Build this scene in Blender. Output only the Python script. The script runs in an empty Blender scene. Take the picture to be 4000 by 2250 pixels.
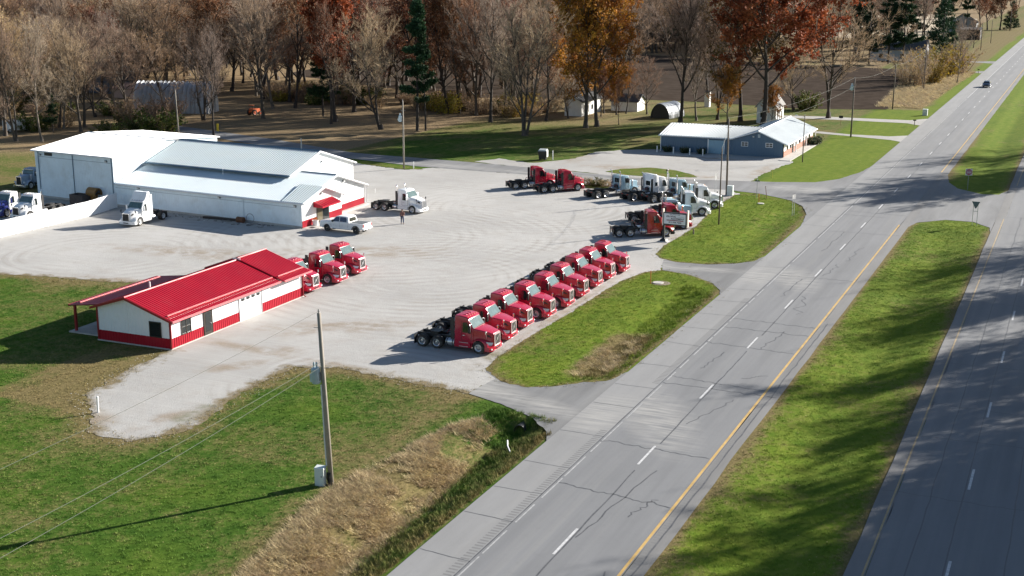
import bpy, bmesh, math, random
import numpy as np
from mathutils import Vector, Matrix, noise as mnoise
from mathutils.geometry import delaunay_2d_cdt

R = math.radians
SC = bpy.context.scene
COL = SC.collection
random.seed(7)

# ------------------------------------------------------------------ camera, sky, sun, exposure
cam_d = bpy.data.cameras.new('camera'); cam = bpy.data.objects.new('camera', cam_d); COL.objects.link(cam)
cam.location = (0, 0, 29.6); cam.rotation_euler = (R(90 - 13.70), 0, R(23.83))
cam_d.sensor_width = 36; cam_d.lens = 45.63; cam_d.clip_start = 0.5; cam_d.clip_end = 6000
SC.camera = cam

SUN_AZ, SUN_EL = 36.5, 21.0           # azimuth from +Y towards +X, elevation
w = bpy.data.worlds.new('World'); SC.world = w; w.use_nodes = True
_nt = w.node_tree
sky = _nt.nodes.new('ShaderNodeTexSky'); sky.sky_type = 'NISHITA'; sky.sun_disc = False
sky.sun_elevation = R(SUN_EL); sky.sun_rotation = R(SUN_AZ)
sky.air_density = 1.0; sky.dust_density = 0.6; sky.ozone_density = 1.6; sky.altitude = 150
_nt.links.new(sky.outputs[0], _nt.nodes['Background'].inputs[0])
_nt.nodes['Background'].inputs[1].default_value = 0.05

sun_d = bpy.data.lights.new('sun', 'SUN'); sun_d.energy = 5.0; sun_d.angle = R(0.53); sun_d.color = (1.0, 0.945, 0.86)
sun = bpy.data.objects.new('sun', sun_d); COL.objects.link(sun)
_sv = Vector((math.sin(R(SUN_AZ)) * math.cos(R(SUN_EL)), math.cos(R(SUN_AZ)) * math.cos(R(SUN_EL)), math.sin(R(SUN_EL))))
sun.rotation_euler = (-_sv).to_track_quat('-Z', 'Y').to_euler(); sun.location = _sv * 200

vs = SC.view_settings; vs.view_transform = 'Standard'; vs.look = 'None'; vs.exposure = 1.40; vs.gamma = 1.0; vs.use_curve_mapping = False
SC.cycles.max_bounces = 6; SC.cycles.diffuse_bounces = 3; SC.cycles.glossy_bounces = 3; SC.cycles.transparent_max_bounces = 6
SC.cycles.use_denoising = True; SC.cycles.use_adaptive_sampling = False

# ------------------------------------------------------------------ small node language
def N(nt, t, **kw):
    n = nt.nodes.new(t)
    for k, v in kw.items():
        if k.startswith('i_'):
            key = k[2:]; key = int(key) if key.isdigit() else key
            if isinstance(v, bpy.types.NodeSocket): nt.links.new(v, n.inputs[key])
            else: n.inputs[key].default_value = v
        else: setattr(n, k, v)
    return n
def rgba(c): return (c[0], c[1], c[2], 1.0)
def noise(nt, vec, scale, detail=4, rough=.55, dist=0):
    n = N(nt, 'ShaderNodeTexNoise', i_Scale=scale, i_Detail=detail, i_Roughness=rough, i_Distortion=dist)
    if vec is not None: nt.links.new(vec, n.inputs['Vector'])
    return n.outputs['Fac']
def ramp(nt, fac, a, b, lo=0., hi=1.):
    n = N(nt, 'ShaderNodeMapRange', i_1=a, i_2=b, i_3=lo, i_4=hi); n.clamp = True
    nt.links.new(fac, n.inputs[0]); return n.outputs[0]
def mix(nt, fac, a, b, blend='MIX'):
    n = nt.nodes.new('ShaderNodeMix'); n.data_type = 'RGBA'; n.blend_type = blend
    for sock, v in ((n.inputs[0], fac), (n.inputs[6], a), (n.inputs[7], b)):
        if isinstance(v, bpy.types.NodeSocket): nt.links.new(v, sock)
        elif isinstance(v, (int, float)): sock.default_value = v
        else: sock.default_value = rgba(v)
    return n.outputs[2]
def math_(nt, op, a, b=0.0, clamp=False):
    n = nt.nodes.new('ShaderNodeMath'); n.operation = op; n.use_clamp = clamp
    for i, v in enumerate((a, b)):
        if isinstance(v, bpy.types.NodeSocket): nt.links.new(v, n.inputs[i])
        else: n.inputs[i].default_value = v
    return n.outputs[0]
def scaled(nt, vec, s, rot=0.0):
    n = N(nt, 'ShaderNodeMapping'); n.inputs['Scale'].default_value = s; n.inputs['Rotation'].default_value = (0, 0, rot)
    nt.links.new(vec, n.inputs['Vector']); return n.outputs[0]
def bump(nt, bsdf, h, strength, dist=.05):
    b = N(nt, 'ShaderNodeBump', i_Strength=strength, i_Distance=dist); nt.links.new(h, b.inputs['Height'])
    nt.links.new(b.outputs[0], bsdf.inputs['Normal'])
def mat0(name):
    m = bpy.data.materials.new(name); m.use_nodes = True; nt = m.node_tree
    return m, nt, nt.nodes['Principled BSDF']
_MC = {}
def pbr(name, col, rough=.5, metal=0., var=.12, vscale=3., bmp=0., bscale=40., coat=0., spec=.5, dirt=None):
    if name in _MC: return _MC[name]
    m, nt, b = mat0(name)
    tc = N(nt, 'ShaderNodeTexCoord').outputs['Object']
    n = noise(nt, tc, vscale, 5, .6)
    c = mix(nt, ramp(nt, n, .3, .7), [max(0, x * (1 - var)) for x in col], [min(1, x * (1 + var)) for x in col])
    if dirt:
        n2 = noise(nt, tc, dirt[1], 6, .65)
        c = mix(nt, ramp(nt, n2, .5, .72, 0, dirt[2]), c, dirt[0])
    nt.links.new(c, b.inputs['Base Color'])
    b.inputs['Metallic'].default_value = metal
    nt.links.new(ramp(nt, n, .3, .7, max(.02, rough * .85), min(1, rough * 1.15)), b.inputs['Roughness'])
    b.inputs['Specular IOR Level'].default_value = spec
    b.inputs['Coat Weight'].default_value = coat; b.inputs['Coat Roughness'].default_value = .06
    if bmp: bump(nt, b, noise(nt, tc, bscale, 4), bmp, .02)
    _MC[name] = m; return m

# ------------------------------------------------------------------ mesh builder
class MB:
    def __init__(s): s.v = []; s.f = []; s.m = []
    def add(s, verts, faces, mi=0):
        o = len(s.v); s.v.extend([tuple(p) for p in verts]); s.f.extend([tuple(i + o for i in f) for f in faces]); s.m.extend([mi] * len(faces)); return s
    def box(s, x0, x1, y0, y1, z0, z1, mi=0, M=None):
        vs_ = [(x0, y0, z0), (x1, y0, z0), (x1, y1, z0), (x0, y1, z0), (x0, y0, z1), (x1, y0, z1), (x1, y1, z1), (x0, y1, z1)]
        if M is not None: vs_ = [M @ Vector(p) for p in vs_]
        return s.add(vs_, [(0, 3, 2, 1), (4, 5, 6, 7), (0, 1, 5, 4), (1, 2, 6, 5), (2, 3, 7, 6), (3, 0, 4, 7)], mi)
    def bevbox(s, x0, x1, y0, y1, z0, z1, e, mi=0):
        # box with chamfered vertical and top edges
        a = [(x0 + e, y0), (x1 - e, y0), (x1, y0 + e), (x1, y1 - e), (x1 - e, y1), (x0 + e, y1), (x0, y1 - e), (x0, y0 + e)]
        cx, cy = (x0 + x1) / 2, (y0 + y1) / 2
        rings = [[(x, y, z0) for x, y in a], [(x, y, z1 - e) for x, y in a],
                 [(cx + (x - cx) * (1 - 2 * e / max(x1 - x0, 1e-3)), cy + (y - cy) * (1 - 2 * e / max(y1 - y0, 1e-3)), z1) for x, y in a]]
        return s.loft(rings, True, True, mi)
    def loft(s, rings, cap0=True, cap1=True, mi=0, closed=True):
        n = len(rings[0]); o = len(s.v)
        for r in rings: s.v.extend([tuple(p) for p in r])
        for i in range(len(rings) - 1):
            for j in range(n if closed else n - 1):
                k = (j + 1) % n
                s.f.append((o + i * n + j, o + i * n + k, o + (i + 1) * n + k, o + (i + 1) * n + j)); s.m.append(mi)
        if cap0: s.f.append(tuple(o + j for j in reversed(range(n)))); s.m.append(mi)
        if cap1: s.f.append(tuple(o + (len(rings) - 1) * n + j for j in range(n))); s.m.append(mi)
        return s
    def tube(s, pts, r, n=8, mi=0, cap=True):
        pts = [Vector(p) for p in pts]; rs = r if isinstance(r, (list, tuple)) else [r] * len(pts)
        rings = []; ref = None
        for i, p in enumerate(pts):
            t = (pts[min(i + 1, len(pts) - 1)] - pts[max(i - 1, 0)]).normalized()
            if ref is None: ref = Vector((0, 0, 1)) if abs(t.z) < .9 else Vector((1, 0, 0))
            a = t.cross(ref).normalized(); b = a.cross(t).normalized(); ref = b
            rings.append([p + (a * math.cos(2 * math.pi * k / n) + b * math.sin(2 * math.pi * k / n)) * rs[i] for k in range(n)])
        return s.loft(rings, cap, cap, mi)
    def prism(s, poly, axis, a0, a1, mi=0):
        # polygon in the plane normal to axis, extruded from a0 to a1
        def P(u, v, w_):
            return {'x': (w_, u, v), 'y': (u, w_, v), 'z': (u, v, w_)}[axis]
        return s.loft([[P(u, v, a0) for u, v in poly], [P(u, v, a1) for u, v in poly]], True, True, mi)
    def lathe(s, prof, c, axis='y', n=24, mi=0, cap=False):
        rings = []
        for k in range(n):
            t = 2 * math.pi * k / n; ct, st = math.cos(t), math.sin(t)
            if axis == 'y': rings.append([(c[0] + r * ct, c[1] + h, c[2] + r * st) for r, h in prof])
            elif axis == 'z': rings.append([(c[0] + r * ct, c[1] + r * st, c[2] + h) for r, h in prof])
            else: rings.append([(c[0] + h, c[1] + r * ct, c[2] + r * st) for r, h in prof])
        o = len(s.v); m_ = len(prof)
        for r in rings: s.v.extend(r)
        for k in range(n):
            for j in range(m_ - 1):
                k2 = (k + 1) % n
                s.f.append((o + k * m_ + j, o + k2 * m_ + j, o + k2 * m_ + j + 1, o + k * m_ + j + 1)); s.m.append(mi)
        return s
    def build(s, name, mats, parent=None, smooth=False, autosmooth=None):
        me = bpy.data.meshes.new(name); me.from_pydata(s.v, [], s.f)
        if not isinstance(mats, (list, tuple)): mats = [mats]
        for m in mats: me.materials.append(m)
        if len(mats) > 1: me.polygons.foreach_set('material_index', s.m)
        bm = bmesh.new(); bm.from_mesh(me); bmesh.ops.recalc_face_normals(bm, faces=bm.faces)
        if autosmooth:
            for f in bm.faces: f.smooth = True
            for e in bm.edges:
                if len(e.link_faces) == 2 and e.calc_face_angle(0) > R(autosmooth): e.smooth = False
        bm.to_mesh(me); bm.free()
        if smooth: me.polygons.foreach_set('use_smooth', [True] * len(me.polygons))
        me.update()
        o = bpy.data.objects.new(name, me); COL.objects.link(o)
        if parent is not None: o.parent = parent
        return o

def tag(o, label=None, cat=None, group=None, kind=None):
    if label: o['label'] = label
    if cat: o['category'] = cat
    if group: o['group'] = group
    if kind: o['kind'] = kind
    return o
def thing(name, label, cat, loc=(0, 0, 0), rz=0., group=None):
    o = bpy.data.objects.new(name, None); COL.objects.link(o); o.location = loc; o.rotation_euler = (0, 0, rz); o.empty_display_size = .5
    return tag(o, label, cat, group)
def copy_tree(src, parent=None):
    c = src.copy(); COL.objects.link(c)
    if parent is not None: c.parent = parent
    for ch in src.children: copy_tree(ch, c)
    return c
def heading(az): return R(90 - az)

def sheet(name, poly, zf, mat, jit=.18, step=.7, grid=1.6, attrs=None, parent=None, straight=(), seed=0):
    """A ground sheet with an uneven outline: boundary resampled and jittered, interior filled with grid points."""
    pts = []; n = len(poly)
    for i in range(n):
        a = Vector(poly[i]); b = Vector(poly[(i + 1) % n]); L = (b - a).length; k = max(1, int(L / step))
        nr = Vector((b.y - a.y, a.x - b.x)) / max(L, 1e-6)
        for j in range(k):
            q = a.lerp(b, j / k)
            if i not in straight and jit:
                d = sum(mnoise.noise(Vector((q.x * f, q.y * f, seed + 3.7 * f))) * am for f, am in ((.13, 1.1), (.8, .55), (2.3, .6), (5.7, .5)))
                q = q + nr * d * jit
            pts.append(q)
    nb = len(pts); edges = [(i, (i + 1) % nb) for i in range(nb)]
    if grid:
        xs = [p.x for p in pts]; ys = [p.y for p in pts]
        P = np.array([(p.x, p.y) for p in pts])
        gx = np.arange(min(xs) + grid / 2, max(xs), grid); gy = np.arange(min(ys) + grid / 2, max(ys), grid)
        X, Y = np.meshgrid(gx, gy); X = X.ravel(); Y = Y.ravel()
        ins = inside(X, Y, P)
        for x, y in zip(X[ins], Y[ins]): pts.append(Vector((x + random.uniform(-.1, .1) * grid, y + random.uniform(-.1, .1) * grid)))
    vo, eo, fo, *_ = delaunay_2d_cdt([Vector((p.x, p.y)) for p in pts], edges, [], 1, 1e-5)
    me = bpy.data.meshes.new(name)
    me.from_pydata([(p.x, p.y, zf(p.x, p.y)) for p in vo], [], fo)
    me.materials.append(mat); me.polygons.foreach_set('use_smooth', [True] * len(me.polygons))
    if attrs:
        for an, fn in attrs.items():
            at = me.attributes.new(an, 'FLOAT', 'POINT'); at.data.foreach_set('value', [fn(p.x, p.y) for p in vo])
    bm = bmesh.new(); bm.from_mesh(me)
    for f in bm.faces:
        if f.normal.z < 0: f.normal_flip()
    bm.to_mesh(me); bm.free()
    o = bpy.data.objects.new(name, me); COL.objects.link(o)
    if parent is not None: o.parent = parent
    return o
def inside(X, Y, P):
    r = np.zeros(len(X), bool); n = len(P); j = n - 1
    for i in range(n):
        xi, yi = P[i]; xj, yj = P[j]
        c = ((yi > Y) != (yj > Y)) & (X < (xj - xi) * (Y - yi) / (yj - yi + 1e-12) + xi)
        r ^= c; j = i
    return r
def scatter(name, points, inst, label, cat, seed=1, smin=.7, smax=1.3, mat=None, extra=None):
    """Geometry-nodes scatter: one 'stuff' object made of many instances of one small mesh."""
    rng = np.random.default_rng(seed); n = len(points)
    me = bpy.data.meshes.new(name); me.from_pydata([tuple(p) for p in points], [], [])
    sc = me.attributes.new('scl', 'FLOAT', 'POINT'); sc.data.foreach_set('value', rng.uniform(smin, smax, n).astype(np.float32))
    ro = me.attributes.new('rot', 'FLOAT_VECTOR', 'POINT')
    rv = np.zeros((n, 3), np.float32); rv[:, 2] = rng.uniform(0, 6.283, n); rv[:, 0] = rng.normal(0, .12, n); rv[:, 1] = rng.normal(0, .12, n)
    ro.data.foreach_set('vector', rv.ravel())
    if extra is not None:
        ex = me.attributes.new('dry', 'FLOAT', 'POINT'); ex.data.foreach_set('value', np.asarray(extra, np.float32))
    o = bpy.data.objects.new(name, me); COL.objects.link(o); tag(o, label, cat, kind='stuff')
    g = bpy.data.node_groups.new(name + '_nodes', 'GeometryNodeTree')
    g.interface.new_socket('Geometry', in_out='INPUT', socket_type='NodeSocketGeometry')
    g.interface.new_socket('Geometry', in_out='OUTPUT', socket_type='NodeSocketGeometry')
    gi = g.nodes.new('NodeGroupInput'); go = g.nodes.new('NodeGroupOutput')
    ip = g.nodes.new('GeometryNodeInstanceOnPoints')
    if isinstance(inst, bpy.types.Collection):
        oi = g.nodes.new('GeometryNodeCollectionInfo'); oi.inputs['Collection'].default_value = inst
        oi.inputs['Separate Children'].default_value = True; oi.inputs['Reset Children'].default_value = True
        ip.inputs['Pick Instance'].default_value = True; src = oi.outputs[0]
    else:
        oi = g.nodes.new('GeometryNodeObjectInfo'); oi.inputs['Object'].default_value = inst; oi.inputs['As Instance'].default_value = True; src = oi.outputs['Geometry']
    a1 = g.nodes.new('GeometryNodeInputNamedAttribute'); a1.data_type = 'FLOAT'; a1.inputs['Name'].default_value = 'scl'
    a2 = g.nodes.new('GeometryNodeInputNamedAttribute'); a2.data_type = 'FLOAT_VECTOR'; a2.inputs['Name'].default_value = 'rot'
    L = g.links.new
    L(gi.outputs[0], ip.inputs['Points']); L(src, ip.inputs['Instance'])
    L(a1.outputs[0], ip.inputs['Scale']); L(a2.outputs[0], ip.inputs['Rotation']); L(ip.outputs[0], go.inputs[0])
    md = o.modifiers.new('scatter', 'NODES'); md.node_group = g
    return o
def hidden_obj(name, mb, mat):
    """mesh object that is not in the scene, only instanced by a scatter"""
    o = mb.build(name, mat); COL.objects.unlink(o); return o
# ------------------------------------------------------------------ terrain and ground materials
def sm(a, b, x):
    t = min(1., max(0., (x - a) / (b - a))); return t * t * (3 - 2 * t)
def terrain(x, y):
    z = 0.
    if -42 < x < -29.6 and y < 80:
        z -= .95 * math.exp(-((x + 33.2) / 1.7) ** 2) * (1 - sm(75.6, 77.6, y)) * sm(-29.9, -31.2, x)
    if -42 < x < -29.6 and 84 < y < 122:
        z -= .42 * math.exp(-((x + 33.0) / 1.5) ** 2) * sm(87, 91, y) * (1 - sm(114, 118, y)) * sm(-29.9, -31.2, x)
    if -42 < x < -29.6 and 130 < y < 172:
        z -= .38 * math.exp(-((x + 33.8) / 1.6) ** 2) * sm(137, 143, y) * (1 - sm(163, 168, y)) * sm(-29.9, -31.2, x)
    if x > -20 and x < -8: z -= .35 * math.exp(-((x + 13.4) / 2.2) ** 2) * (1 - sm(150, 160, y)) if y < 162 else .35 * math.exp(-((x + 13.4) / 2.2) ** 2) * sm(190, 205, y)
    if z < 0: z += .05 * mnoise.noise(Vector((x * .9, y * .9, 2))) * min(1, -z * 4)
    return z
def fn(x, y, f, s): return mnoise.noise(Vector((x * f, y * f, s)))
ISL1 = [(-40.2, 86.1), (-40.8, 89.3), (-40.7, 95.6), (-40.6, 106.4), (-40.3, 117.5), (-39.5, 122.6), (-38.2, 124.2), (-35.0, 123.3), (-32.0, 120.8), (-30.6, 118.2), (-30.25, 114.6), (-30.25, 107.3), (-30.25, 96.5), (-30.3, 89.0), (-30.8, 87.1), (-32.2, 86.2), (-33.9, 84.2), (-35.8, 83.3), (-37.9, 83.9)]
ISL2 = [(-41.0, 131.3), (-41.5, 135.6), (-41.5, 148.3), (-42.9, 162.4), (-43.0, 172.3), (-40.6, 174.0), (-37.2, 171.4), (-34.9, 170.6), (-32.5, 166.6), (-31.1, 161.5), (-30.25, 145.8), (-30.2, 136.3), (-30.6, 132.3), (-32.0, 130.2), (-34.6, 128.6), (-37.9, 128.4), (-40.0, 129.6)]
_EDGE = [(-38.9, 80.3), (-45.2, 81.2), (-50.3, 81.7), (-53.8, 80.7), (-53.9, 77.9), (-53.4, 71), (-52.7, 65.2), (-54.6, 62.5), (-58.3, 62.7), (-59.8, 64.6), (-64.1, 68.7), (-65.2, 74), (-65.8, 80.4)]
_EDGE2 = [(-73, 99.0), (-84.2, 98.2), (-89.4, 96.8), (-98.6, 95.6), (-125, 93)]
def edge_dist(x, y, E):
    b = 99.
    for (ax, ay), (bx, by) in zip(E[:-1], E[1:]):
        dx, dy = bx - ax, by - ay; t = max(0., min(1., ((x - ax) * dx + (y - ay) * dy) / (dx * dx + dy * dy))); b = min(b, math.hypot(x - ax - t * dx, y - ay - t * dy))
    return b
def dryness(x, y):
    d = .02
    if x < -36 and y < 98: d = .30 + .12 * sm(-60, -95, x)                      # old lawn left of the drive
    if -42 < x < -37 and y < 82: d += .35 * math.exp(-((x + 38.5 + .05 * (y - 60)) / 1.4) ** 2)
    if x < -43 and y > 184: d = .40 + .2 * sm(195, 235, y)                      # lawn under the trees
    if x < -60 and y > 205: d = max(d, .45 + .30 * sm(205, 245, y) * sm(-70, -110, x))
    if x < -110 and y > 120: d = max(d, .62)
    if -43 < x < -31 and y > 295: d = .95 * sm(-31.5, -35, x) + .12             # tall dry grass by the field
    if y > 560: d = max(d, .75 if x < -38 else .3)
    if x > -18.5: d = .17 + .12 * fn(x, y, .08, 3)
    if -34.9 < x < -30 and y < 84: d = .5
    if x < -37 and y < 100:
        d += .75 * math.exp(-edge_dist(x, y, _EDGE if y < 84 else _EDGE2) / 1.1)
        if -71 < x < -63 and 66 < y < 81: d += .5
    if -43.5 < x < -30 and 83 < y < 176: d += .8 * math.exp(-edge_dist(x, y, (ISL1 + ISL1[:1]) if y < 126 else (ISL2 + ISL2[:1])) / .35)
    if y < 260: d += .55 * math.exp(-max(0, -30.2 - x) / .5) * (x < -30) + 1.0 * math.exp(-max(0, x + 18.2) / .45) * (-19 < x < -14) + 1.0 * math.exp(-max(0, -9. - x) / .6) * (-14 < x < -8.5)
    if -39 < x < -32 and y < 77: d = max(d, (.95 + .5 * fn(x, y, .4, 61)) * sm(-38.6, -37.2, x) * sm(-32.6, -33.6, x) * (1 - sm(70, 76, y)))
    if -35 < x < -30.6 and 86 < y < 103: d = max(d, .95 * sm(-35, -34, x) * sm(-30.8, -31.6, x) * sm(86, 88, y) * (1 - sm(99, 103, y)))
    d += .42 * fn(x, y, .13, 5) + .26 * fn(x, y, .45, 9)
    return min(1., max(0., d))
def litterness(x, y):
    l = 0.
    if x < -62 and y > 200: l = .62 * sm(214, 252, y) * sm(-60, -95, x)
    if x < -115 and y > 130: l = max(l, sm(140, 185, y))
    if y > 300 and x < -60: l = max(l, .8)
    return min(1., max(0., l + .25 * fn(x, y, .1, 21)))
def lushness(x, y):
    l = 0.
    if x > -43.5 and y > 83: l = .85
    if x > -20: l = .8
    return min(1., max(0., l + .35 * fn(x, y, .2, 31)))

def lawn_color(nt, pos, dry, litter, lush):
    n1 = noise(nt, pos, .9, 6, .65); n2 = noise(nt, scaled(nt, pos, (1, .55, 1), .4), 5.0, 5, .7); n3 = noise(nt, pos, 28., 3, .7)
    base = mix(nt, ramp(nt, n1, .32, .68), (.034, .080, .010), (.078, .135, .020))
    lushc = mix(nt, ramp(nt, n1, .3, .7), (.092, .152, .012), (.170, .198, .028))
    c = mix(nt, lush, base, lushc)
    tan = mix(nt, ramp(nt, n2, .3, .7), (.12, .095, .040), (.215, .170, .080))
    d = math_(nt, 'ADD', dry, ramp(nt, n1, .25, .75, -.30, .30))
    d = math_(nt, 'ADD', d, ramp(nt, n2, .3, .7, -.22, .22))
    c = mix(nt, ramp(nt, d, .28, .85, 0., 1.), c, tan)
    lit = mix(nt, ramp(nt, n2, .3, .7), (.16, .110, .068), (.34, .245, .15))
    l = math_(nt, 'ADD', litter, ramp(nt, n2, .3, .7, -.35, .3))
    c = mix(nt, ramp(nt, l, .35, .75, 0, .9), c, lit)
    wv_ = N(nt, 'ShaderNodeTexWave', i_Scale=.16, i_Distortion=2.2); wv_.inputs['Detail'].default_value = 2; nt.links.new(pos, wv_.inputs['Vector'])   # mowing stripes
    c = mix(nt, ramp(nt, wv_.outputs['Fac'], .35, .65, 0, .22), c, mix(nt, 1., c, (.72, .80, .70), 'MULTIPLY'))
    # small dark gaps and bright blades
    c = mix(nt, ramp(nt, n3, .36, .5, .35, 0.), c, mix(nt, 1., c, (.5, .52, .48), 'MULTIPLY'))
    c = mix(nt, ramp(nt, n2, .55, .8, 0, .5), c, mix(nt, 1., c, (1.5, 1.45, 1.25), 'MULTIPLY'))
    return c, n2, n3
def lawn_material(name):
    m, nt, b = mat0(name)
    pos = N(nt, 'ShaderNodeNewGeometry').outputs['Position']
    at = lambda a: N(nt, 'ShaderNodeAttribute', attribute_name=a).outputs['Fac']
    c, n2, n3 = lawn_color(nt, pos, at('dry'), at('litter'), at('lush'))
    # scattered fallen leaves
    vo = N(nt, 'ShaderNodeTexVoronoi', i_Scale=1.3); nt.links.new(pos, vo.inputs['Vector'])
    c = mix(nt, ramp(nt, vo.outputs['Distance'], .045, .06, 1, 0), c, (.42, .34, .16))
    nt.links.new(c, b.inputs['Base Color']); b.inputs['Roughness'].default_value = .95; b.inputs['Specular IOR Level'].default_value = .04
    h = math_(nt, 'ADD', math_(nt, 'MULTIPLY', n2, 1.0), math_(nt, 'MULTIPLY', n3, .45))
    bump(nt, b, h, .6, .08)
    return m
M_LAWN = lawn_material('lawn_grass')
LA = {'dry': dryness, 'litter': litterness, 'lush': lushness}

def ellipse_mask(nt, pos, x, y, rx, ry, rot=0.):
    mp = N(nt, 'ShaderNodeMapping'); mp.vector_type = 'TEXTURE'
    mp.inputs['Location'].default_value = (x, y, 0); mp.inputs['Rotation'].default_value = (0, 0, rot); mp.inputs['Scale'].default_value = (rx, ry, 1e3)
    nt.links.new(pos, mp.inputs['Vector'])
    ln = N(nt, 'ShaderNodeVectorMath', operation='LENGTH'); nt.links.new(mp.outputs[0], ln.inputs[0])
    return ramp(nt, ln.outputs['Value'], .35, 1.15, 1., 0.)
def gravel_material(name, base, patches=(), weeds=(), rings=(), edge=False):
    m, nt, b = mat0(name)
    pos = N(nt, 'ShaderNodeNewGeometry').outputs['Position']
    big = noise(nt, pos, .055, 5, .6); mid = noise(nt, pos, .45, 6, .65); fine = noise(nt, pos, 16., 4, .75); vf = noise(nt, pos, 55., 2, .7)
    c = mix(nt, ramp(nt, big, .35, .65), [x * .86 for x in base], [min(1, x * 1.1) for x in base])
    c = mix(nt, ramp(nt, mid, .48, .75, 0, .45), c, (base[0] * .82, base[1] * .76, base[2] * .68))
    # swept tyre tracks: noise stretched along and across the lot, slightly swirled
    for sc_, rt, ds in (((.05, 1.9, 1), .9, 2.2), ((.05, 1.7, 1), -.55, 3.0), ((.06, 2.3, 1), 1.6, 1.2)):
        tr = noise(nt, scaled(nt, pos, sc_, rt), 1.0, 3, .5, ds)
        c = mix(nt, ramp(nt, tr, .54, .70, 0, .20), c, [min(1, x * 1.18) for x in base])
        c = mix(nt, ramp(nt, tr, .42, .30, 0, .16), c, [base[0] * .68, base[1] * .65, base[2] * .61])
    for (x, y, rx, ry, rt) in patches:
        f = math_(nt, 'MULTIPLY', ellipse_mask(nt, pos, x, y, rx, ry, rt), ramp(nt, mid, .36, .6))
        c = mix(nt, math_(nt, 'MULTIPLY', f, .62), c, mix(nt, ramp(nt, fine, .3, .7), (.15, .11, .07), (.30, .22, .14)))
    for (x, y, r0, r1, frq) in rings:                       # turning circles left by tyres
        mp = N(nt, 'ShaderNodeMapping'); mp.inputs['Location'].default_value = (-x, -y, 0); nt.links.new(pos, mp.inputs['Vector'])
        ds = N(nt, 'ShaderNodeVectorMath', operation='LENGTH'); nt.links.new(mp.outputs[0], ds.inputs[0]); dv = ds.outputs['Value']
        wn = noise(nt, pos, .22, 3, .5); ph = math_(nt, 'ADD', math_(nt, 'MULTIPLY', dv, frq), math_(nt, 'MULTIPLY', wn, 3.0)); sn = math_(nt, 'SINE', ph)
        inr = math_(nt, 'MULTIPLY', ramp(nt, dv, r0, r0 + 2), ramp(nt, dv, r1 - 3, r1, 1., 0.)); inr = math_(nt, 'MULTIPLY', inr, ramp(nt, noise(nt, pos, .16, 3, .6), .42, .6))
        c = mix(nt, math_(nt, 'MULTIPLY', inr, ramp(nt, sn, .45, 1., 0, .42)), c, [min(1, q * 1.2) for q in base]); c = mix(nt, math_(nt, 'MULTIPLY', inr, ramp(nt, sn, -.5, -1., 0, .35)), c, [base[0] * .70, base[1] * .66, base[2] * .60])
    for (x, y, rx, ry, rt) in weeds:
        f = math_(nt, 'MULTIPLY', ellipse_mask(nt, pos, x, y, rx, ry, rt), ramp(nt, mid, .45, .62))
        c = mix(nt, math_(nt, 'MULTIPLY', f, .7), c, (.11, .12, .05))
    if edge:                                                 # stone thins out into dirt and dead grass
        ed = N(nt, 'ShaderNodeAttribute', attribute_name='edge').outputs['Fac']; ef = math_(nt, 'ADD', ed, ramp(nt, mid, .25, .75, -1.3, 1.3))
        c = mix(nt, ramp(nt, ef, .2, 1.1, .95, 0.), c, mix(nt, ramp(nt, fine, .3, .7), (.10, .085, .04), (.24, .18, .10)))
    c = mix(nt, ramp(nt, fine, .3, .45, .6, 0), c, mix(nt, 1., c, (.6, .59, .57), 'MULTIPLY'))
    c = mix(nt, ramp(nt, vf, .55, .75, 0, .5), c, mix(nt, 1., c, (1.3, 1.3, 1.3), 'MULTIPLY'))
    nt.links.new(c, b.inputs['Base Color']); b.inputs['Roughness'].default_value = .93; b.inputs['Specular IOR Level'].default_value = .2
    bump(nt, b, math_(nt, 'ADD', fine, math_(nt, 'MULTIPLY', mid, 1.5)), .7, .05)
    return m
M_GRAVEL = gravel_material('lot_gravel', (.385, .375, .36),
    patches=[(-58.3, 79, 3.2, 1.2, .9), (-61.5, 83.6, 4.5, 1.3, -.1), (-57.5, 84, 2.2, 1.5, .3), (-52, 82.6, 6, .7, -.05), (-55.5, 67, 1.1, 3.5, -.25), (-66.5, 75, 1.6, 4, 0), (-59.3, 64.6, 1.5, 2.4, .5),
             (-53.5, 72, .8, 5, -.1), (-41.4, 88, .9, 3, 0), (-41.2, 105, .55, 16, 0), (-83, 98.5, 9, 1.0, .0), (-57, 92, 9, 2.5, .6), (-70, 120, 10, 4, .4), (-86, 112, 14, 3, .1), (-41.8, 140, .8, 4, 0), (-43, 166, 1.0, 7, 0), (-116, 126, 3.5, 12, 0), (-122, 128, 8, 8, 0), (-97, 129.3, 9, 1.3, -.1)],
    edge=True, rings=[(-47, 80, 3, 13, 5.2), (-72, 128, 6, 26, 4.2), (-58, 112, 5, 22, 4.6), (-64, 152, 6, 24, 4.4), (-96, 108, 6, 26, 4.0)],
    weeds=[(-40.6, 90, 1.2, 4, 0), (-41.2, 88, 1, 3, 0), (-54, 70, 1.2, 5, -.1)])
M_GRAVEL2 = gravel_material('shop_gravel', (.36, .35, .335), patches=[(-77, 198, 4, 8, .2), (-44.5, 196, 1.5, 8, 0), (-66, 190, 6, 3, 0), (-52, 186, 4, 2, 0), (-58, 206, 12, 1.2, 0)])
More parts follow.
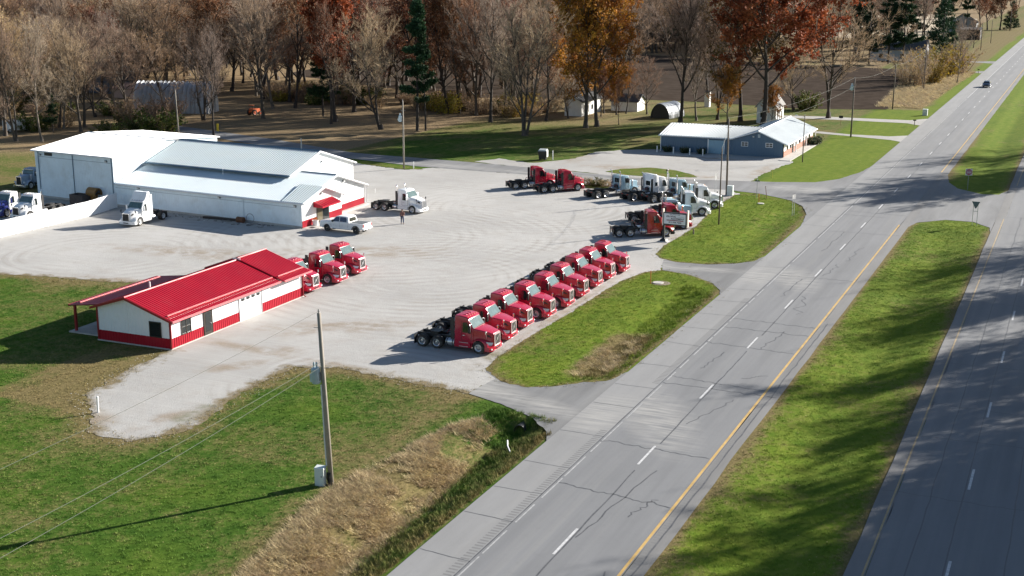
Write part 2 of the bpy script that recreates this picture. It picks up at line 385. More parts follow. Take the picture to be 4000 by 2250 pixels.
def asphalt_material(name, col, streak=.5, patchy=.25, dust=None):
    m, nt, b = mat0(name)
    pos = N(nt, 'ShaderNodeNewGeometry').outputs['Position']
    big = noise(nt, scaled(nt, pos, (1, .15, 1)), .5, 5, .6); fine = noise(nt, pos, 22., 3, .75)
    tr = noise(nt, scaled(nt, pos, (1, .012, 1)), 1.1, 4, .55); sp = noise(nt, pos, 1.6, 6, .7)
    c = mix(nt, ramp(nt, big, .3, .7), [x * (1 - patchy) for x in col], [x * (1 + patchy * .6) for x in col])
    c = mix(nt, ramp(nt, tr, .5, .7, 0, streak), c, (col[0] * 1.32, col[1] * 1.28, col[2] * 1.18))
    c = mix(nt, ramp(nt, tr, .48, .3, 0, streak), c, [x * .74 for x in col])
    c = mix(nt, ramp(nt, sp, .55, .8, 0, .3), c, [x * .72 for x in col])
    if dust:
        for (x, y, rx, ry, rt) in dust:
            f = math_(nt, 'MULTIPLY', ellipse_mask(nt, pos, x, y, rx, ry, rt), ramp(nt, noise(nt, scaled(nt, pos, (.3, 2.5, 1), rt), 1., 4, .6), .35, .65))
            c = mix(nt, math_(nt, 'MULTIPLY', f, .75), c, (.36, .35, .33))
    c = mix(nt, ramp(nt, fine, .3, .5, .35, 0), c, mix(nt, 1., c, (.7, .7, .7), 'MULTIPLY'))
    nt.links.new(c, b.inputs['Base Color']); b.inputs['Roughness'].default_value = .86; b.inputs['Specular IOR Level'].default_value = .3
    bump(nt, b, fine, .25, .02)
    return m
M_LANE = asphalt_material('lane_asphalt', (.180, .183, .190), .42, .12, dust=[(-25, 81, 2.6, 8, .5), (-25, 126, 2.4, 6, .4)])
M_SHLD = asphalt_material('shoulder_asphalt', (.235, .235, .236), .15, .12, dust=[(-28.6, 80, 2.2, 5, 0), (-28.6, 126, 2, 5, 0)])
M_INNER = asphalt_material('inner_shoulder_asphalt', (.185, .182, .180), .2, .2)
M_APRON = asphalt_material('apron_asphalt', (.175, .176, .178), .2, .25, dust=[(-35, 80.7, 7, 1.6, -.35), (-39, 82.5, 3, 4, 0), (-36, 126, 8, 1.2, .15), (-39.5, 127, 2, 3, 0)])
M_SIDE = asphalt_material('side_road_asphalt', (.185, .186, .19), .3, .25, dust=[(-70, 179, 22, 1.6, -.05), (-36, 181, 7, 3, 0), (-62, 182, 12, 1.2, -.1), (-95, 181, 14, 2, 0), (-33, 160, 2, 8, .2)])
M_PAINT_W = pbr('road_paint_white', (.50, .50, .50), .7, var=.25, vscale=2.5, dirt=((.2, .2, .2), 3.0, .8))
M_PAINT_Y = pbr('road_paint_yellow', (.47, .30, .09), .7, var=.18, vscale=1.2, dirt=((.3, .22, .1), 1.3, .5))
M_PAINT_F = pbr('road_paint_worn', (.31, .31, .31), .75, var=.25, vscale=2.5, dirt=((.2, .2, .2), 2.0, .95))
M_PAINT_YSH = pbr('road_paint_yellow_shaded', (.34, .25, .13), .75, var=.2, vscale=1.2, dirt=((.2, .18, .15), 1.6, .9))  # patchy yellow of the right carriageway, tree shade put into its colour
M_SEAL = pbr('crack_sealant', (.075, .076, .08), .6, var=.3, vscale=2)
M_CONC = pbr('concrete', (.42, .40, .37), .9, var=.15, vscale=1.5, bmp=.2)

# base ground sheet, finer where the picture looks closely, reaching the horizon
def axis(*seg):
    out = []
    for a, b, st in seg: out += list(np.arange(a, b, st))
    return np.array(sorted(set(np.round(out, 3))))
gx = axis((-3000, -600, 240), (-600, -260, 30), (-260, -120, 6), (-120, -42, 2), (-42, -28, .5), (-28, -18.6, 1.2), (-18.6, -8.4, .4), (-8, 60, 8), (60, 400, 60), (400, 3001, 400))
gy = axis((-200, 36, 20), (36, 82, .8), (82, 165, 2.), (165, 320, 5), (320, 800, 24), (800, 4001, 400))
GX, GY = np.meshgrid(gx, gy); nx, ny = len(gx), len(gy)
gv = [(x, y, terrain(x, y)) for x, y in zip(GX.ravel(), GY.ravel())]
gf = [(j * nx + i, j * nx + i + 1, (j + 1) * nx + i + 1, (j + 1) * nx + i) for j in range(ny - 1) for i in range(nx - 1)]
me = bpy.data.meshes.new('ground'); me.from_pydata(gv, [], gf); me.materials.append(M_LAWN)
for an, f_ in LA.items():
    a = me.attributes.new(an, 'FLOAT', 'POINT'); a.data.foreach_set('value', [f_(p[0], p[1]) for p in gv])
me.polygons.foreach_set('use_smooth', [True] * len(gf)); me.update()
ground = bpy.data.objects.new('ground', me); COL.objects.link(ground); tag(ground, kind='structure')

flat = lambda z: (lambda x, y: z)
LOT = [(-38.9, 80.3), (-45.2, 81.2), (-50.3, 81.7), (-53.8, 80.7), (-53.9, 77.9), (-53.4, 71), (-52.7, 65.2), (-54.6, 62.5), (-58.3, 62.7), (-59.8, 64.6), (-64.1, 68.7), (-65.2, 74), (-65.8, 80.4),
       (-66.5, 98), (-73, 99.0), (-84.2, 98.2), (-89.4, 96.8), (-98.6, 95.6), (-125, 93), (-150, 95), (-150, 132), (-130, 134), (-112, 152), (-109, 172), (-106, 177.5), (-95, 174.4), (-92, 178.4), (-75, 178), (-60, 175), (-45, 176.5),
       (-42.6, 173), (-41.9, 162.4), (-40.5, 148.3), (-40.5, 135.6), (-40, 131.3), (-39.4, 129.6), (-38.9, 127), (-38, 124.0), (-38.5, 122.6), (-39.3, 117.5), (-39.7, 95.6), (-39.8, 89.3), (-39.2, 86.1), (-38.4, 85.6)]
tag(sheet('gravel_lot', LOT, flat(.022), M_GRAVEL, jit=.5, step=.35, grid=1.6, attrs={'edge': lambda x, y: min(3., edge_dist(x, y, _EDGE) if y < 88 else edge_dist(x, y, _EDGE2) if x < -66 else 3.)}), kind='structure')
SHOP = [(-89, 187), (-87, 192), (-80, 189.4), (-76, 196), (-75.3, 205.7), (-71.9, 210), (-66, 213), (-44, 213), (-42.0, 206.1), (-44.4, 191.4), (-43.5, 184.5), (-55, 180), (-70, 183.6), (-80, 184)]
tag(sheet('gravel_yard', SHOP, flat(.016), M_GRAVEL2, jit=.5, step=.7, grid=0), kind='structure')
SIDE = [(-30.0, 145), (-30.0, 152), (-31, 161.5), (-32.5, 167), (-35, 171), (-40, 174.6), (-45, 176), (-60, 174.5), (-75, 177.5), (-95, 178.4), (-110, 182), (-135, 191), (-165, 203), (-167, 209), (-135, 198), (-112, 188), (-90, 186), (-75, 184), (-60, 181.2), (-50, 183.5), (-40, 185.6), (-35, 187.6), (-32.5, 192), (-30.6, 200), (-30.0, 208)]
tag(sheet('side_road', SIDE, flat(.034), M_SIDE, jit=.12, step=.7, grid=0, straight=(0, len(SIDE) - 1)), kind='structure')
AP1 = [(-38.9, 80.3), (-35.9, 79.2), (-32.7, 77.4), (-30.7, 75.2), (-30.03, 73.5), (-30.03, 90.5), (-30.6, 87.6), (-32.2, 86.2), (-33.9, 84.4), (-35.8, 83.5), (-37.9, 83.9), (-40, 85.6), (-38.6, 85.8)]
tag(sheet('driveway', AP1, flat(.030), M_APRON, jit=.12, step=.4, grid=0, straight=(4,)), kind='structure')
AP2 = [(-30.03, 116.5), (-30.6, 118.2), (-32, 120.8), (-35, 123.3), (-38.2, 124.3), (-39.0, 127), (-39.6, 129.6), (-37.9, 128.4), (-34.6, 128.6), (-32, 130.2), (-30.5, 132.1), (-30.03, 135)]
tag(sheet('driveway', AP2, flat(.030), M_APRON, jit=.12, step=.4, grid=0, straight=(len(AP2) - 1,)), kind='structure')
for dp in ([(-30.03, 268), (-33, 271), (-44, 271.6), (-62, 271), (-62, 275), (-48.9, 276.6), (-39.1, 276.5), (-33, 276.5), (-30.03, 281)],
           [(-30.03, 240), (-32, 242), (-38.7, 244.6), (-46, 247), (-60, 248.5), (-60, 251), (-46.3, 249.8), (-40.1, 247.6), (-33, 247.4), (-30.03, 250)],
           [(-30.03, 416), (-34, 418), (-60, 420), (-60, 424), (-34, 422), (-30.03, 426)], [(-30.03, 462), (-36, 466), (-60, 468), (-60, 472), (-36, 471), (-30.03, 475)]):
    tag(sheet('driveway', dp, flat(.018), M_GRAVEL2 if dp[0][1] < 300 else M_APRON, jit=.2, step=.8, grid=0, straight=(len(dp) - 1,)), kind='structure')
XOVER = [(-18.22, 158), (-17.6, 161.4), (-14.6, 164.7), (-11.4, 164.7), (-9.3, 161.6), (-9.02, 158), (-9.02, 191), (-10, 187), (-12.1, 186.4), (-15.6, 190.1), (-17.4, 195.5), (-18.22, 203)]
tag(sheet('median_crossover', XOVER, flat(.034), M_SIDE, jit=.1, step=.5, grid=0, straight=(5, len(XOVER) - 1)), kind='structure')
# islands of lawn between the lot and the highway
OVAL = [(-66.4, 185.3), (-65.1, 188.6), (-61.2, 191.8), (-56.9, 190.8), (-53.1, 187.5), (-51.8, 185.2), (-58.0, 183.0), (-62.9, 183.2)]
HED = [(-72.5, 173.6), (-66, 173.0), (-61, 172.0), (-57.5, 170.2), (-60, 168.8), (-68.1, 170.7), (-72.5, 171.6)]
STR2 = [(-110, 181.6), (-103, 179.5), (-95.8, 177.9), (-92.6, 176), (-95.5, 174.8), (-104, 177.2), (-110, 178.6)]
for i, (nm, pl) in enumerate((('lawn', ISL1), ('lawn', ISL2), ('lawn', OVAL), ('lawn', HED), ('lawn', STR2))):
    tag(sheet(nm, pl, (lambda x, y: .038 + terrain(x, y)), M_LAWN, jit=.20, step=.3, grid=1.2 if i < 2 else 2., attrs=LA if i < 2 else {'dry': lambda x, y: .45 + .3 * fn(x, y, .3, 2), 'litter': lambda x, y: .1, 'lush': lambda x, y: .4}, seed=i), kind='structure')

# ploughed field with furrows
m, nt, b = mat0('field_soil'); pos = N(nt, 'ShaderNodeNewGeometry').outputs['Position']
wv = N(nt, 'ShaderNodeTexWave', i_Scale=.42, i_Distortion=1.4); wv.inputs['Detail'].default_value = 2; nt.links.new(scaled(nt, pos, (1, 1, 1), R(38)), wv.inputs['Vector'])
n_ = noise(nt, pos, .25, 6, .65)
c = mix(nt, ramp(nt, n_, .35, .65), (.045, .036, .030), (.086, .068, .057)); c = mix(nt, ramp(nt, wv.outputs['Fac'], .5, 1, 0, .5), c, (.10, .076, .056))
b.inputs['Specular IOR Level'].default_value = .0; nt.links.new(c, b.inputs['Base Color']); b.inputs['Roughness'].default_value = .95; bump(nt, b, wv.outputs['Fac'], .8, .25)
FIELD = [(-140, 284), (-98, 296), (-84, 297), (-58, 290.5), (-41, 296.5), (-44, 345), (-47, 366), (-54, 424), (-90, 432), (-170, 470), (-240, 480), (-220, 330)]
tag(sheet('ploughed_field', FIELD, flat(.03), m, jit=.8, step=2.5, grid=0), kind='structure')
m2, nt, b = mat0('far_stubble'); pos = N(nt, 'ShaderNodeNewGeometry').outputs['Position']
c = mix(nt, ramp(nt, noise(nt, pos, .05, 6, .6), .35, .65), (.27, .205, .125), (.37, .29, .185)); nt.links.new(c, b.inputs['Base Color']); b.inputs['Roughness'].default_value = .95
tag(sheet('stubble_field', [(-150, 640), (-75, 600), (-62, 760), (-70, 900), (-160, 1100), (-400, 1000), (-300, 720)], flat(.03), m2, jit=1.5, step=6, grid=0), kind='structure')
tag(sheet('stubble_field', [(-560, 420), (-330, 470), (-420, 640), (-700, 560)], flat(.03), m2, jit=1.5, step=6, grid=0), kind='structure')

# ------------------------------------------------------------------ highway
def strip(name, x0, x1, y0, y1, z, mat, parent=None, wav=0.):
    mb = MB(); n = max(2, int((min(y1, 400) - y0) / 4)); ys = list(np.linspace(y0, min(y1, 400), n)) + ([y1] if y1 > 400 else [])
    vs_ = []
    for y in ys:
        vs_ += [(x0 + wav * fn(x0, y, .5, 4), y, z), (x1 + wav * fn(x1, y, .5, 8), y, z)]
    mb.add(vs_, [(2 * i, 2 * i + 1, 2 * i + 3, 2 * i + 2) for i in range(len(ys) - 1)])
    return mb.build(name, mat, parent)
hw = tag(strip('highway', -26.9, -19.2, 10, 1700, .042, M_LANE), kind='structure')
strip('shoulder', -30.05, -26.9, 10, 1700, .042, M_SHLD, hw, .03); strip('shoulder', -19.2, -18.2, 10, 1700, .042, M_INNER, hw, .10)
hw2 = tag(strip('highway', -8.0, 2.2, 10, 1700, .042, M_LANE), kind='structure')
strip('shoulder', -9.0, -8.0, 10, 1700, .042, M_INNER, hw2, .10); strip('shoulder', 2.2, 4.6, 10, 1700, .042, M_SHLD, hw2, .06)
rng = random.Random(3)
def ribbon(pts, wd, z):
    vs_ = []; n = len(pts)
    for i in range(n):
        a = Vector(pts[max(0, i - 1)]); c_ = Vector(pts[min(n - 1, i + 1)]); t = (c_ - a).normalized(); nr = Vector((-t.y, t.x)) * wd * (.5 + .25 * rng.random()); p = Vector(pts[i])
        vs_ += [(p.x + nr.x, p.y + nr.y, z), (p.x - nr.x, p.y - nr.y, z)]
    mb = MB(); mb.add(vs_, [(2 * i, 2 * i + 1, 2 * i + 3, 2 * i + 2) for i in range(n - 1)]); return mb
dash = MB(); dash.add([(-.075, 0, 0), (.075, 0, 0), (.075, 3.5, 0), (-.075, 3.5, 0)], [(0, 1, 2, 3)])
d0 = None
for xx, root, off in ((-23.3, hw, 0), (-4.25, hw2, 4.)):
    for k in range(-2, 34):
        if d0 is None: d0 = o = dash.build('lane_marking', M_PAINT_W)
        else: o = d0.copy(); COL.objects.link(o)
        o.parent = root; o.location = (xx, 58.1 + off + 13.9 * k, .047)
for (y0, y1) in ((15, 159), (205, 900)): strip('lane_marking', -19.44, -19.27, y0, y1, .047, M_PAINT_Y, hw)
for (y0, y1) in ((15, 168), (196, 900)): strip('lane_marking', -8.20, -8.09, y0, y1, .047, M_PAINT_YSH, hw2)
y = 30.
while y < 330:                                               # worn white edge line, broken
    L = rng.uniform(.8, 4.5) if y < 120 else rng.uniform(3, 14)
    strip('lane_marking', -26.78, -26.68, y, y + L, .047, M_PAINT_F, hw); y += L + rng.uniform(.25, 1.3)
strip('lane_marking', -26.79, -26.66, 332, 900, .047, M_PAINT_W, hw)
# crack sealant: transverse, seams and wandering cracks
def wob(p, q, n, amp):
    p = Vector(p); q = Vector(q); t = (q - p); nr = Vector((-t.y, t.x)).normalized(); s_ = rng.uniform(0, 99)
    return [p.lerp(q, i / n) + nr * amp * (mnoise.noise(Vector((i * .55 + s_, s_, 0))) + .5 * mnoise.noise(Vector((i * 1.7 + s_, s_, 3)))) for i in range(n + 1)]
def seal(pts, wd, parent): ribbon(pts, wd, .0455).build('crack_seal', M_SEAL, parent)
y = 34.
while y < 300:
    seal(wob((-30.0, y + rng.uniform(-.3, .3)), (-26.9, y + rng.uniform(-.3, .3)), 8, .08), .055, hw)
    if rng.random() < .8:
        y2 = y + rng.uniform(-3, 3); x2 = rng.choice((-19.5, -19.5, -21.5, -18.4))
        seal(wob((-26.85, y2), (x2, y2 + rng.uniform(-.9, .4)), 26, .28), .085, hw)
    y += rng.uniform(4.2, 6.4) if y < 130 else rng.uniform(6, 14)
for (x, y0, y1, a) in ((-26.93, 25, 260, .03), (-23.15, 25, 71, .06), (-23.12, 76, 99, .08), (-23.1, 104, 300, .05), (-18.75, 30, 110, .12)):
    k = int((y1 - y0) / 1.2); seal(wob((x, y0), (x, y1), k, a), .06 if x < -26 else .075, hw)
for (p, q, a) in (((-23.0, 60.5), (-22.0, 71.5), .25), ((-22.5, 49.6), (-19.9, 57.2), .5), ((-20.6, 67.2), (-21.4, 64.2), .35), ((-22.6, 80.3), (-21.0, 86.6), .4), ((-25.2, 93), (-24.7, 98), .3), ((-21.6, 91.6), (-20.2, 93.2), .3), ((-22.3, 100), (-21.6, 106), .3), ((-21.9, 112), (-22.4, 119), .6), ((-22.6, 128), (-22.0, 134), .4), ((-21.6, 136), (-21.2, 144), .5), ((-24.6, 118), (-24.2, 126), .4), ((-25, 140), (-24.6, 152), .4), ((-22.9, 55), (-24.6, 46), .3)):
    seal(wob(p, q, 14, a), .07, hw)
for (x, y0, y1, a) in ((-4.45, 25, 180, .04), (-6.2, 60, 170, .10), (-1.6, 60, 160, .10)): seal(wob((x, y0), (x, y1), int((y1 - y0) / 1.5), a), .06, hw2)
y = 60.
while y < 170: seal(wob((-8.9, y), (2, y + rng.uniform(-1, 1)), 20, .25), .05, hw2); y += rng.uniform(7, 14)
# rumble strip grooves beside the edge lines (milled bars, one joined part)
mb = MB()
for (xa, xb, yr) in ((-27.55, -27.05, list(np.arange(36, 77, .34)) + list(np.arange(88, 116, .34))), (-19.1, -18.75, list(np.arange(36, 112, .34)))):
    for y in yr: mb.add([(xa, y, .0452), (xb, y, .0452), (xb, y + .13, .0452), (xa, y + .13, .0452)], [(0, 1, 2, 3)])
tag(mb.build('rumble_strip', pbr('rumble_groove', (.15, .15, .15), .9), hw), kind='stuff')
# ------------------------------------------------------------------ buildings
M_WHITE = pbr('white_steel_siding', (.78, .79, .80), .45, var=.04, vscale=.6, dirt=((.55, .53, .48), 1.2, .25))
M_WHITEB = pbr('weathered_white_siding', (.76, .84, .89), .5, var=.06, vscale=.5, dirt=((.52, .54, .53), .7, .4))
M_ROOFW = pbr('white_roof_steel', (.80, .80, .80), .4, var=.04, vscale=.3)
M_ROOFF = pbr('pale_blue_white_roof', (.52, .59, .62), .5, var=.05, vscale=.3, spec=.25)
M_GALV = pbr('galvalume_roof', (.35, .42, .45), .55, metal=.0, var=.10, vscale=.35, spec=.25)
M_RED = pbr('red_steel', (.335, .006, .020), .45, var=.08, vscale=.5, spec=.25, dirt=((.30, .03, .04), .8, .4))
M_PORCH = pbr('porch_burgundy', (.13, .015, .035), .4, var=.1, vscale=.6, spec=.4)
M_REDD = pbr('dark_red_trim', (.26, .012, .018), .4, var=.08)
M_PINK = pbr('faded_red_guard', (.62, .16, .17), .35, var=.1)
M_TRIMW = pbr('white_trim', (.82, .82, .82), .4, var=.03)
M_GLASS = pbr('dark_glass', (.012, .016, .018), .06, var=.2, spec=.8)
M_BRONZE = pbr('bronze_frame', (.035, .028, .022), .4)
M_BLUE = pbr('blue_steel', (.075, .135, .205), .5, var=.07, vscale=.4)
M_BLUEDR = pbr('pale_blue_door', (.22, .36, .46), .5, var=.05)
M_ROOFG = pbr('silver_roof', (.36, .40, .42), .5, metal=.0, var=.10, vscale=.25)
M_BLK = pbr('black_plastic', (.015, .015, .016), .5, var=.2)
M_GREY = pbr('grey_metal', (.25, .26, .27), .45, metal=.4, var=.15)
M_LAMPG = pbr('lamp_lens', (.7, .7, .68), .25)
M_WOOD = pbr('grey_wood', (.20, .165, .125), .85, var=.25, vscale=2, bmp=.3)
M_RUST = pbr('rusty_steel', (.16, .07, .035), .8, var=.3, vscale=4)

def ribpos(L, pitch, rw):
    us = [(0., 0)]; u = pitch / 2
    while u + rw < L:
        us += [(u - rw, 0), (u - rw * .5, 1), (u + rw * .5, 1), (u + rw, 0)]; u += pitch
    us.append((L, 0)); return us
def ribbed_wall(mb, p, q, z0, zt, pitch=.30, rw=.035, rh=.022, off=0., mi=0):
    """vertical ribbed sheet from p to q (2D), bottom z0, top zt (number or function of the distance); outside is on the right of p->q"""
    p = Vector(p); q = Vector(q); L = (q - p).length; t = (q - p) / L; n = Vector((t.y, -t.x))
    f = zt if callable(zt) else (lambda u: zt)
    us = ribpos(L, pitch, rw)
    if callable(zt) and hasattr(zt, 'brk'): us = sorted(us + [(u, 0) for u in zt.brk if 0 < u < L])
    vs_ = []
    for u, r in us:
        b_ = p + t * u + n * (off + rh * r); vs_ += [(b_.x, b_.y, z0), (b_.x, b_.y, f(u))]
    mb.add(vs_, [(2 * i, 2 * i + 2, 2 * i + 3, 2 * i + 1) for i in range(len(us) - 1)], mi)
    return mb
def ribbed_roof(mb, e0, e1, r1, r0, pitch=.30, rw=.035, rh=.035, th=.10, mi=0):
    """roof sheet: eave e0->e1, ridge r0->r1, ribs running up the slope, with thickness"""
    e0, e1, r0, r1 = map(Vector, (e0, e1, r0, r1)); L = max((e1 - e0).length, (r1 - r0).length)
    n = (e1 - e0).cross(r0 - e0).normalized()
    if n.z < 0: n = -n
    us = ribpos(L, pitch, rw); vs_ = []
    for u, r in us:
        k = u / L; vs_ += [e0.lerp(e1, k) + n * rh * r, r0.lerp(r1, k) + n * rh * r]
    mb.add(vs_, [(2 * i, 2 * i + 2, 2 * i + 3, 2 * i + 1) for i in range(len(us) - 1)], mi)
    d = n * -th
    mb.add([e0, e1, r1, r0, e0 + d, e1 + d, r1 + d, r0 + d], [(4, 7, 6, 5), (0, 4, 5, 1), (1, 5, 6, 2), (2, 6, 7, 3), (3, 7, 4, 0)], mi)
    return mb
def gable(L, c, ze0, zc, ze1):
    """height profile of a gable wall of length L with its peak at distance c"""
    def f(u): return ze0 + (zc - ze0) * u / c if u <= c else zc + (ze1 - zc) * (u - c) / (L - c)
    f.brk = [c]; return f
def obox(mb, p, t, u0, u1, d0, d1, z0, z1, mi=0):
    """box along a wall line: p origin (2D), t unit direction (2D), u along, d outward (right side), z up"""
    p = Vector(p); t = Vector(t); n = Vector((t.y, -t.x)); c = []
    for z in (z0, z1):
        for (u, d) in ((u0, d0), (u1, d0), (u1, d1), (u0, d1)):
            q = p + t * u + n * d; c.append((q.x, q.y, z))
    return mb.add(c, [(0, 3, 2, 1), (4, 5, 6, 7), (0, 1, 5, 4), (1, 2, 6, 5), (2, 3, 7, 6), (3, 0, 4, 7)], mi)
def wall_window(root, p, t, u0, u1, z0, z1, fm, gm, cross=False, name='window'):
    mb = MB()
    for a in ((u0 - .07, u0, z0 - .07, z1 + .07), (u1, u1 + .07, z0 - .07, z1 + .07), (u0, u1, z1, z1 + .07), (u0, u1, z0 - .07, z0)): obox(mb, p, t, a[0], a[1], .03, .085, a[2], a[3])
    if cross:
        um = (u0 + u1) / 2; obox(mb, p, t, um - .03, um + .03, .035, .075, z0, z1); zm = (z0 + z1) / 2; obox(mb, p, t, u0, u1, .035, .072, zm - .025, zm + .025)
    f = mb.build(name, fm, root)
    obox(MB(), p, t, u0, u1, .028, .05, z0, z1).build('pane', gm, f); return f
def wall_light(root, x, y, z, nx, ny):
    mb = MB(); n = Vector((nx, ny)).normalized(); t = Vector((-n.y, n.x)); p = Vector((x, y)); tt = Vector((n.y, -n.x)) * -1
    o = obox(MB(), p, (-n.y, n.x), -.16, .16, .03, .22, z - .12, z + .12).build('wall_lamp', M_GREY, root)
    obox(MB(), p, (-n.y, n.x), -.13, .13, .222, .27, z - .1, z + .04).build('lens', M_LAMPG, o)

# ---- red roofed shop building (aligned with the highway)
rb = thing('shop_building', 'low white building with red metal roof and red wainscot beside the near lawn', 'building', (0, 0, 0))
X0, X1, Y0, Y1, ZR, XR = -72.95, -65.6, 80.7, 100.0, 3.98, -69.8
EL, ER = 2.98, 2.60
def gw(L=X1 - X0): return gable(L, XR - X0, EL, ZR - .06, ER)
wall = MB()
g_ = gw(); ribbed_wall(wall, (X0, Y0), (X1, Y0), .9, g_)
ribbed_wall(wall, (X1, Y0), (X1, Y1), .9, ER)
g2 = gable(X1 - X0, X1 - XR, ER, ZR - .06, EL); ribbed_wall(wall, (X1, Y1), (X0, Y1), .9, g2)
ribbed_wall(wall, (X0, Y1), (X0, Y0), .9, EL)
wall.build('wall', M_WHITE, rb)
for a, b_ in (((X0, Y0), (X1, Y0)), ((X1, Y0), (X1, 85.0)), ((X1, 86.1), (X1, 90.05)), ((X1, 93.25), (X1, Y1)), ((X1, Y1), (X0, Y1)), ((X0, Y1), (X0, Y0))): ribbed_wall(MB(), a, b_, .02, .92, off=.022, pitch=.28, rh=.03).build('wainscot', M_RED, rb)
for (x, y) in ((X0, Y0), (X1, Y0), (X1, Y1), (X0, Y1)): MB().box(x - .07, x + .07, y - .07, y + .07, 0, 2.62 if x > -70 else 2.95).build('corner_trim', M_REDD, rb)
slR = (ZR - 2.44) / (-65.15 - XR); slL = (ZR - 2.86) / (XR + 73.35)
YS = 95.9
roof = MB()
ribbed_roof(roof, (-65.15, Y0 - .35, 2.44), (-65.15, YS, 2.44), (XR, YS, ZR), (XR, Y0 - .35, ZR), pitch=.30, rw=.03, rh=.03)
ribbed_roof(roof, (-73.35, YS, 2.86), (-73.35, Y0 - .35, 2.86), (XR, Y0 - .35, ZR), (XR, YS, ZR), pitch=.30, rw=.03, rh=.03)
ribbed_roof(roof, (-64.85, YS, 2.44 - .3 * slR + .13), (-64.85, Y1 + .45, 2.44 - .3 * slR + .13), (XR, Y1 + .45, ZR + .13), (XR, YS, ZR + .13), pitch=.30, rw=.03, rh=.03)
ribbed_roof(roof, (-73.6, Y1 + .45, 2.86 - .25 * slL + .13), (-73.6, YS, 2.86 - .25 * slL + .13), (XR, YS, ZR + .13), (XR, Y1 + .45, ZR + .13), pitch=.30, rw=.03, rh=.03)
ro = roof.build('roof', M_RED, rb)
rc = MB(); rc.tube([(XR, Y0 - .36, ZR + .03), (XR, YS - .02, ZR + .03)], .09, 6).tube([(XR, YS, ZR + .16), (XR, Y1 + .46, ZR + .16)], .09, 6); rc.build('ridge_cap', M_RED, ro)
for y0, y1, xe, ze in ((Y0 + .1, YS - .3, -65.15, 2.44), (YS + .2, Y1 + .2, -64.85, 2.44 - .3 * slR + .13)):
    x_ = xe - .75; z_ = ze + .75 * slR + .07
    MB().box(x_ - .05, x_ + .05, y0, y1, z_ - .03, z_ + .07).build('snow_guard', M_PINK, ro)
    MB().box(xe - .01, xe + .11, y0 - .42 if y0 < 90 else y0 - .15, y1 + .3, ze - .1, ze + .04).build('gutter', M_PINK, ro)
for (ya, yb) in ((Y0 - .40, Y0 - .355), (Y1 + .455, Y1 + .5)):
    rk = MB(); rk.add([(-73.4, ya, 2.70), (-73.4, yb, 2.70), (-73.4, ya, 2.90), (-73.4, yb, 2.90), (XR, ya, ZR - .16), (XR, yb, ZR - .16), (XR, ya, ZR + .05), (XR, yb, ZR + .05), (-65.1, ya, 2.28), (-65.1, yb, 2.28), (-65.1, ya, 2.48), (-65.1, yb, 2.48)],
           [(0, 1, 5, 4), (2, 6, 7, 3), (0, 4, 6, 2), (1, 3, 7, 5), (4, 5, 9, 8), (6, 10, 11, 7), (4, 8, 10, 6), (5, 7, 11, 9), (0, 2, 3, 1), (8, 9, 11, 10)]).build('rake_trim', M_REDD, ro)
MB().box(XR - .5, XR + .3, YS - .03, YS + .0, ZR + .02, ZR + .2).build('step_flashing', M_TRIMW, ro)
wall_window(rb, (X0, Y0), (1, 0), X1 - X0 - 1.98, X1 - X0 - .93, .98, 2.14, M_BRONZE, M_GLASS)
wall_window(rb, (X1, Y0), (0, 1), 1.40, 2.52, .98, 2.08, M_BRONZE, M_GLASS, cross=True)
dr = obox(MB(), (X1, Y0), (0, 1), 4.34, 5.36, .025, .07, .06, 2.14).build('door', M_BRONZE, rb)
obox(MB(), (X1, Y0), (0, 1), 4.46, 5.24, .071, .08, .35, 2.0).build('pane', M_GLASS, dr); obox(MB(), (X1, Y0), (0, 1), 5.12, 5.2, .08, .14, .95, 1.05).build('handle', M_GREY, dr)
for a in ((4.26, 4.34), (5.36, 5.44)): obox(MB(), (X1, Y0), (0, 1), a[0], a[1], .022, .085, .0, 2.22).build('door_frame', M_BRONZE, rb)
gd = MB()
for k in range(4): obox(gd, (X1, Y0), (0, 1), 9.40, 12.50, .03, .07, .04 + k * .53, .555 + k * .53)
gdo = gd.build('garage_door', M_TRIMW, rb)
for k in range(4): obox(MB(), (X1, Y0), (0, 1), 9.55 + k * .76, 10.08 + k * .76, .071, .08, 1.80, 2.02).build('pane', M_GLASS, gdo)
obox(MB(), (X1, Y0), (0, 1), 12.50, 12.68, .025, .09, .0, 2.25).build('door_frame', M_GREY, rb); obox(MB(), (X1, Y0), (0, 1), 9.28, 9.40, .025, .09, .0, 2.25).build('door_frame', M_TRIMW, rb)
MB().box(X0 - .1, X1 + .1, Y0 - .1, Y1 + .1, 0, .10).build('foundation', M_CONC, rb)
MB().tube([(X1 + .12, Y1 - .1, 2.4), (X1 + .14, Y1 - .1, .2), (X1 + .4, Y1 - .1, .08)], .05, 6).build('downspout', M_REDD, rb)
MB().tube([(-65.2, Y0 - .2, 2.4), (X1 + .12, Y0 - .1, 2.2), (X1 + .12, Y0 - .1, .1)], .05, 6).build('downspout', M_REDD, rb)
wall_light(rb, X1, 98.6, 2.35, 1, 0)
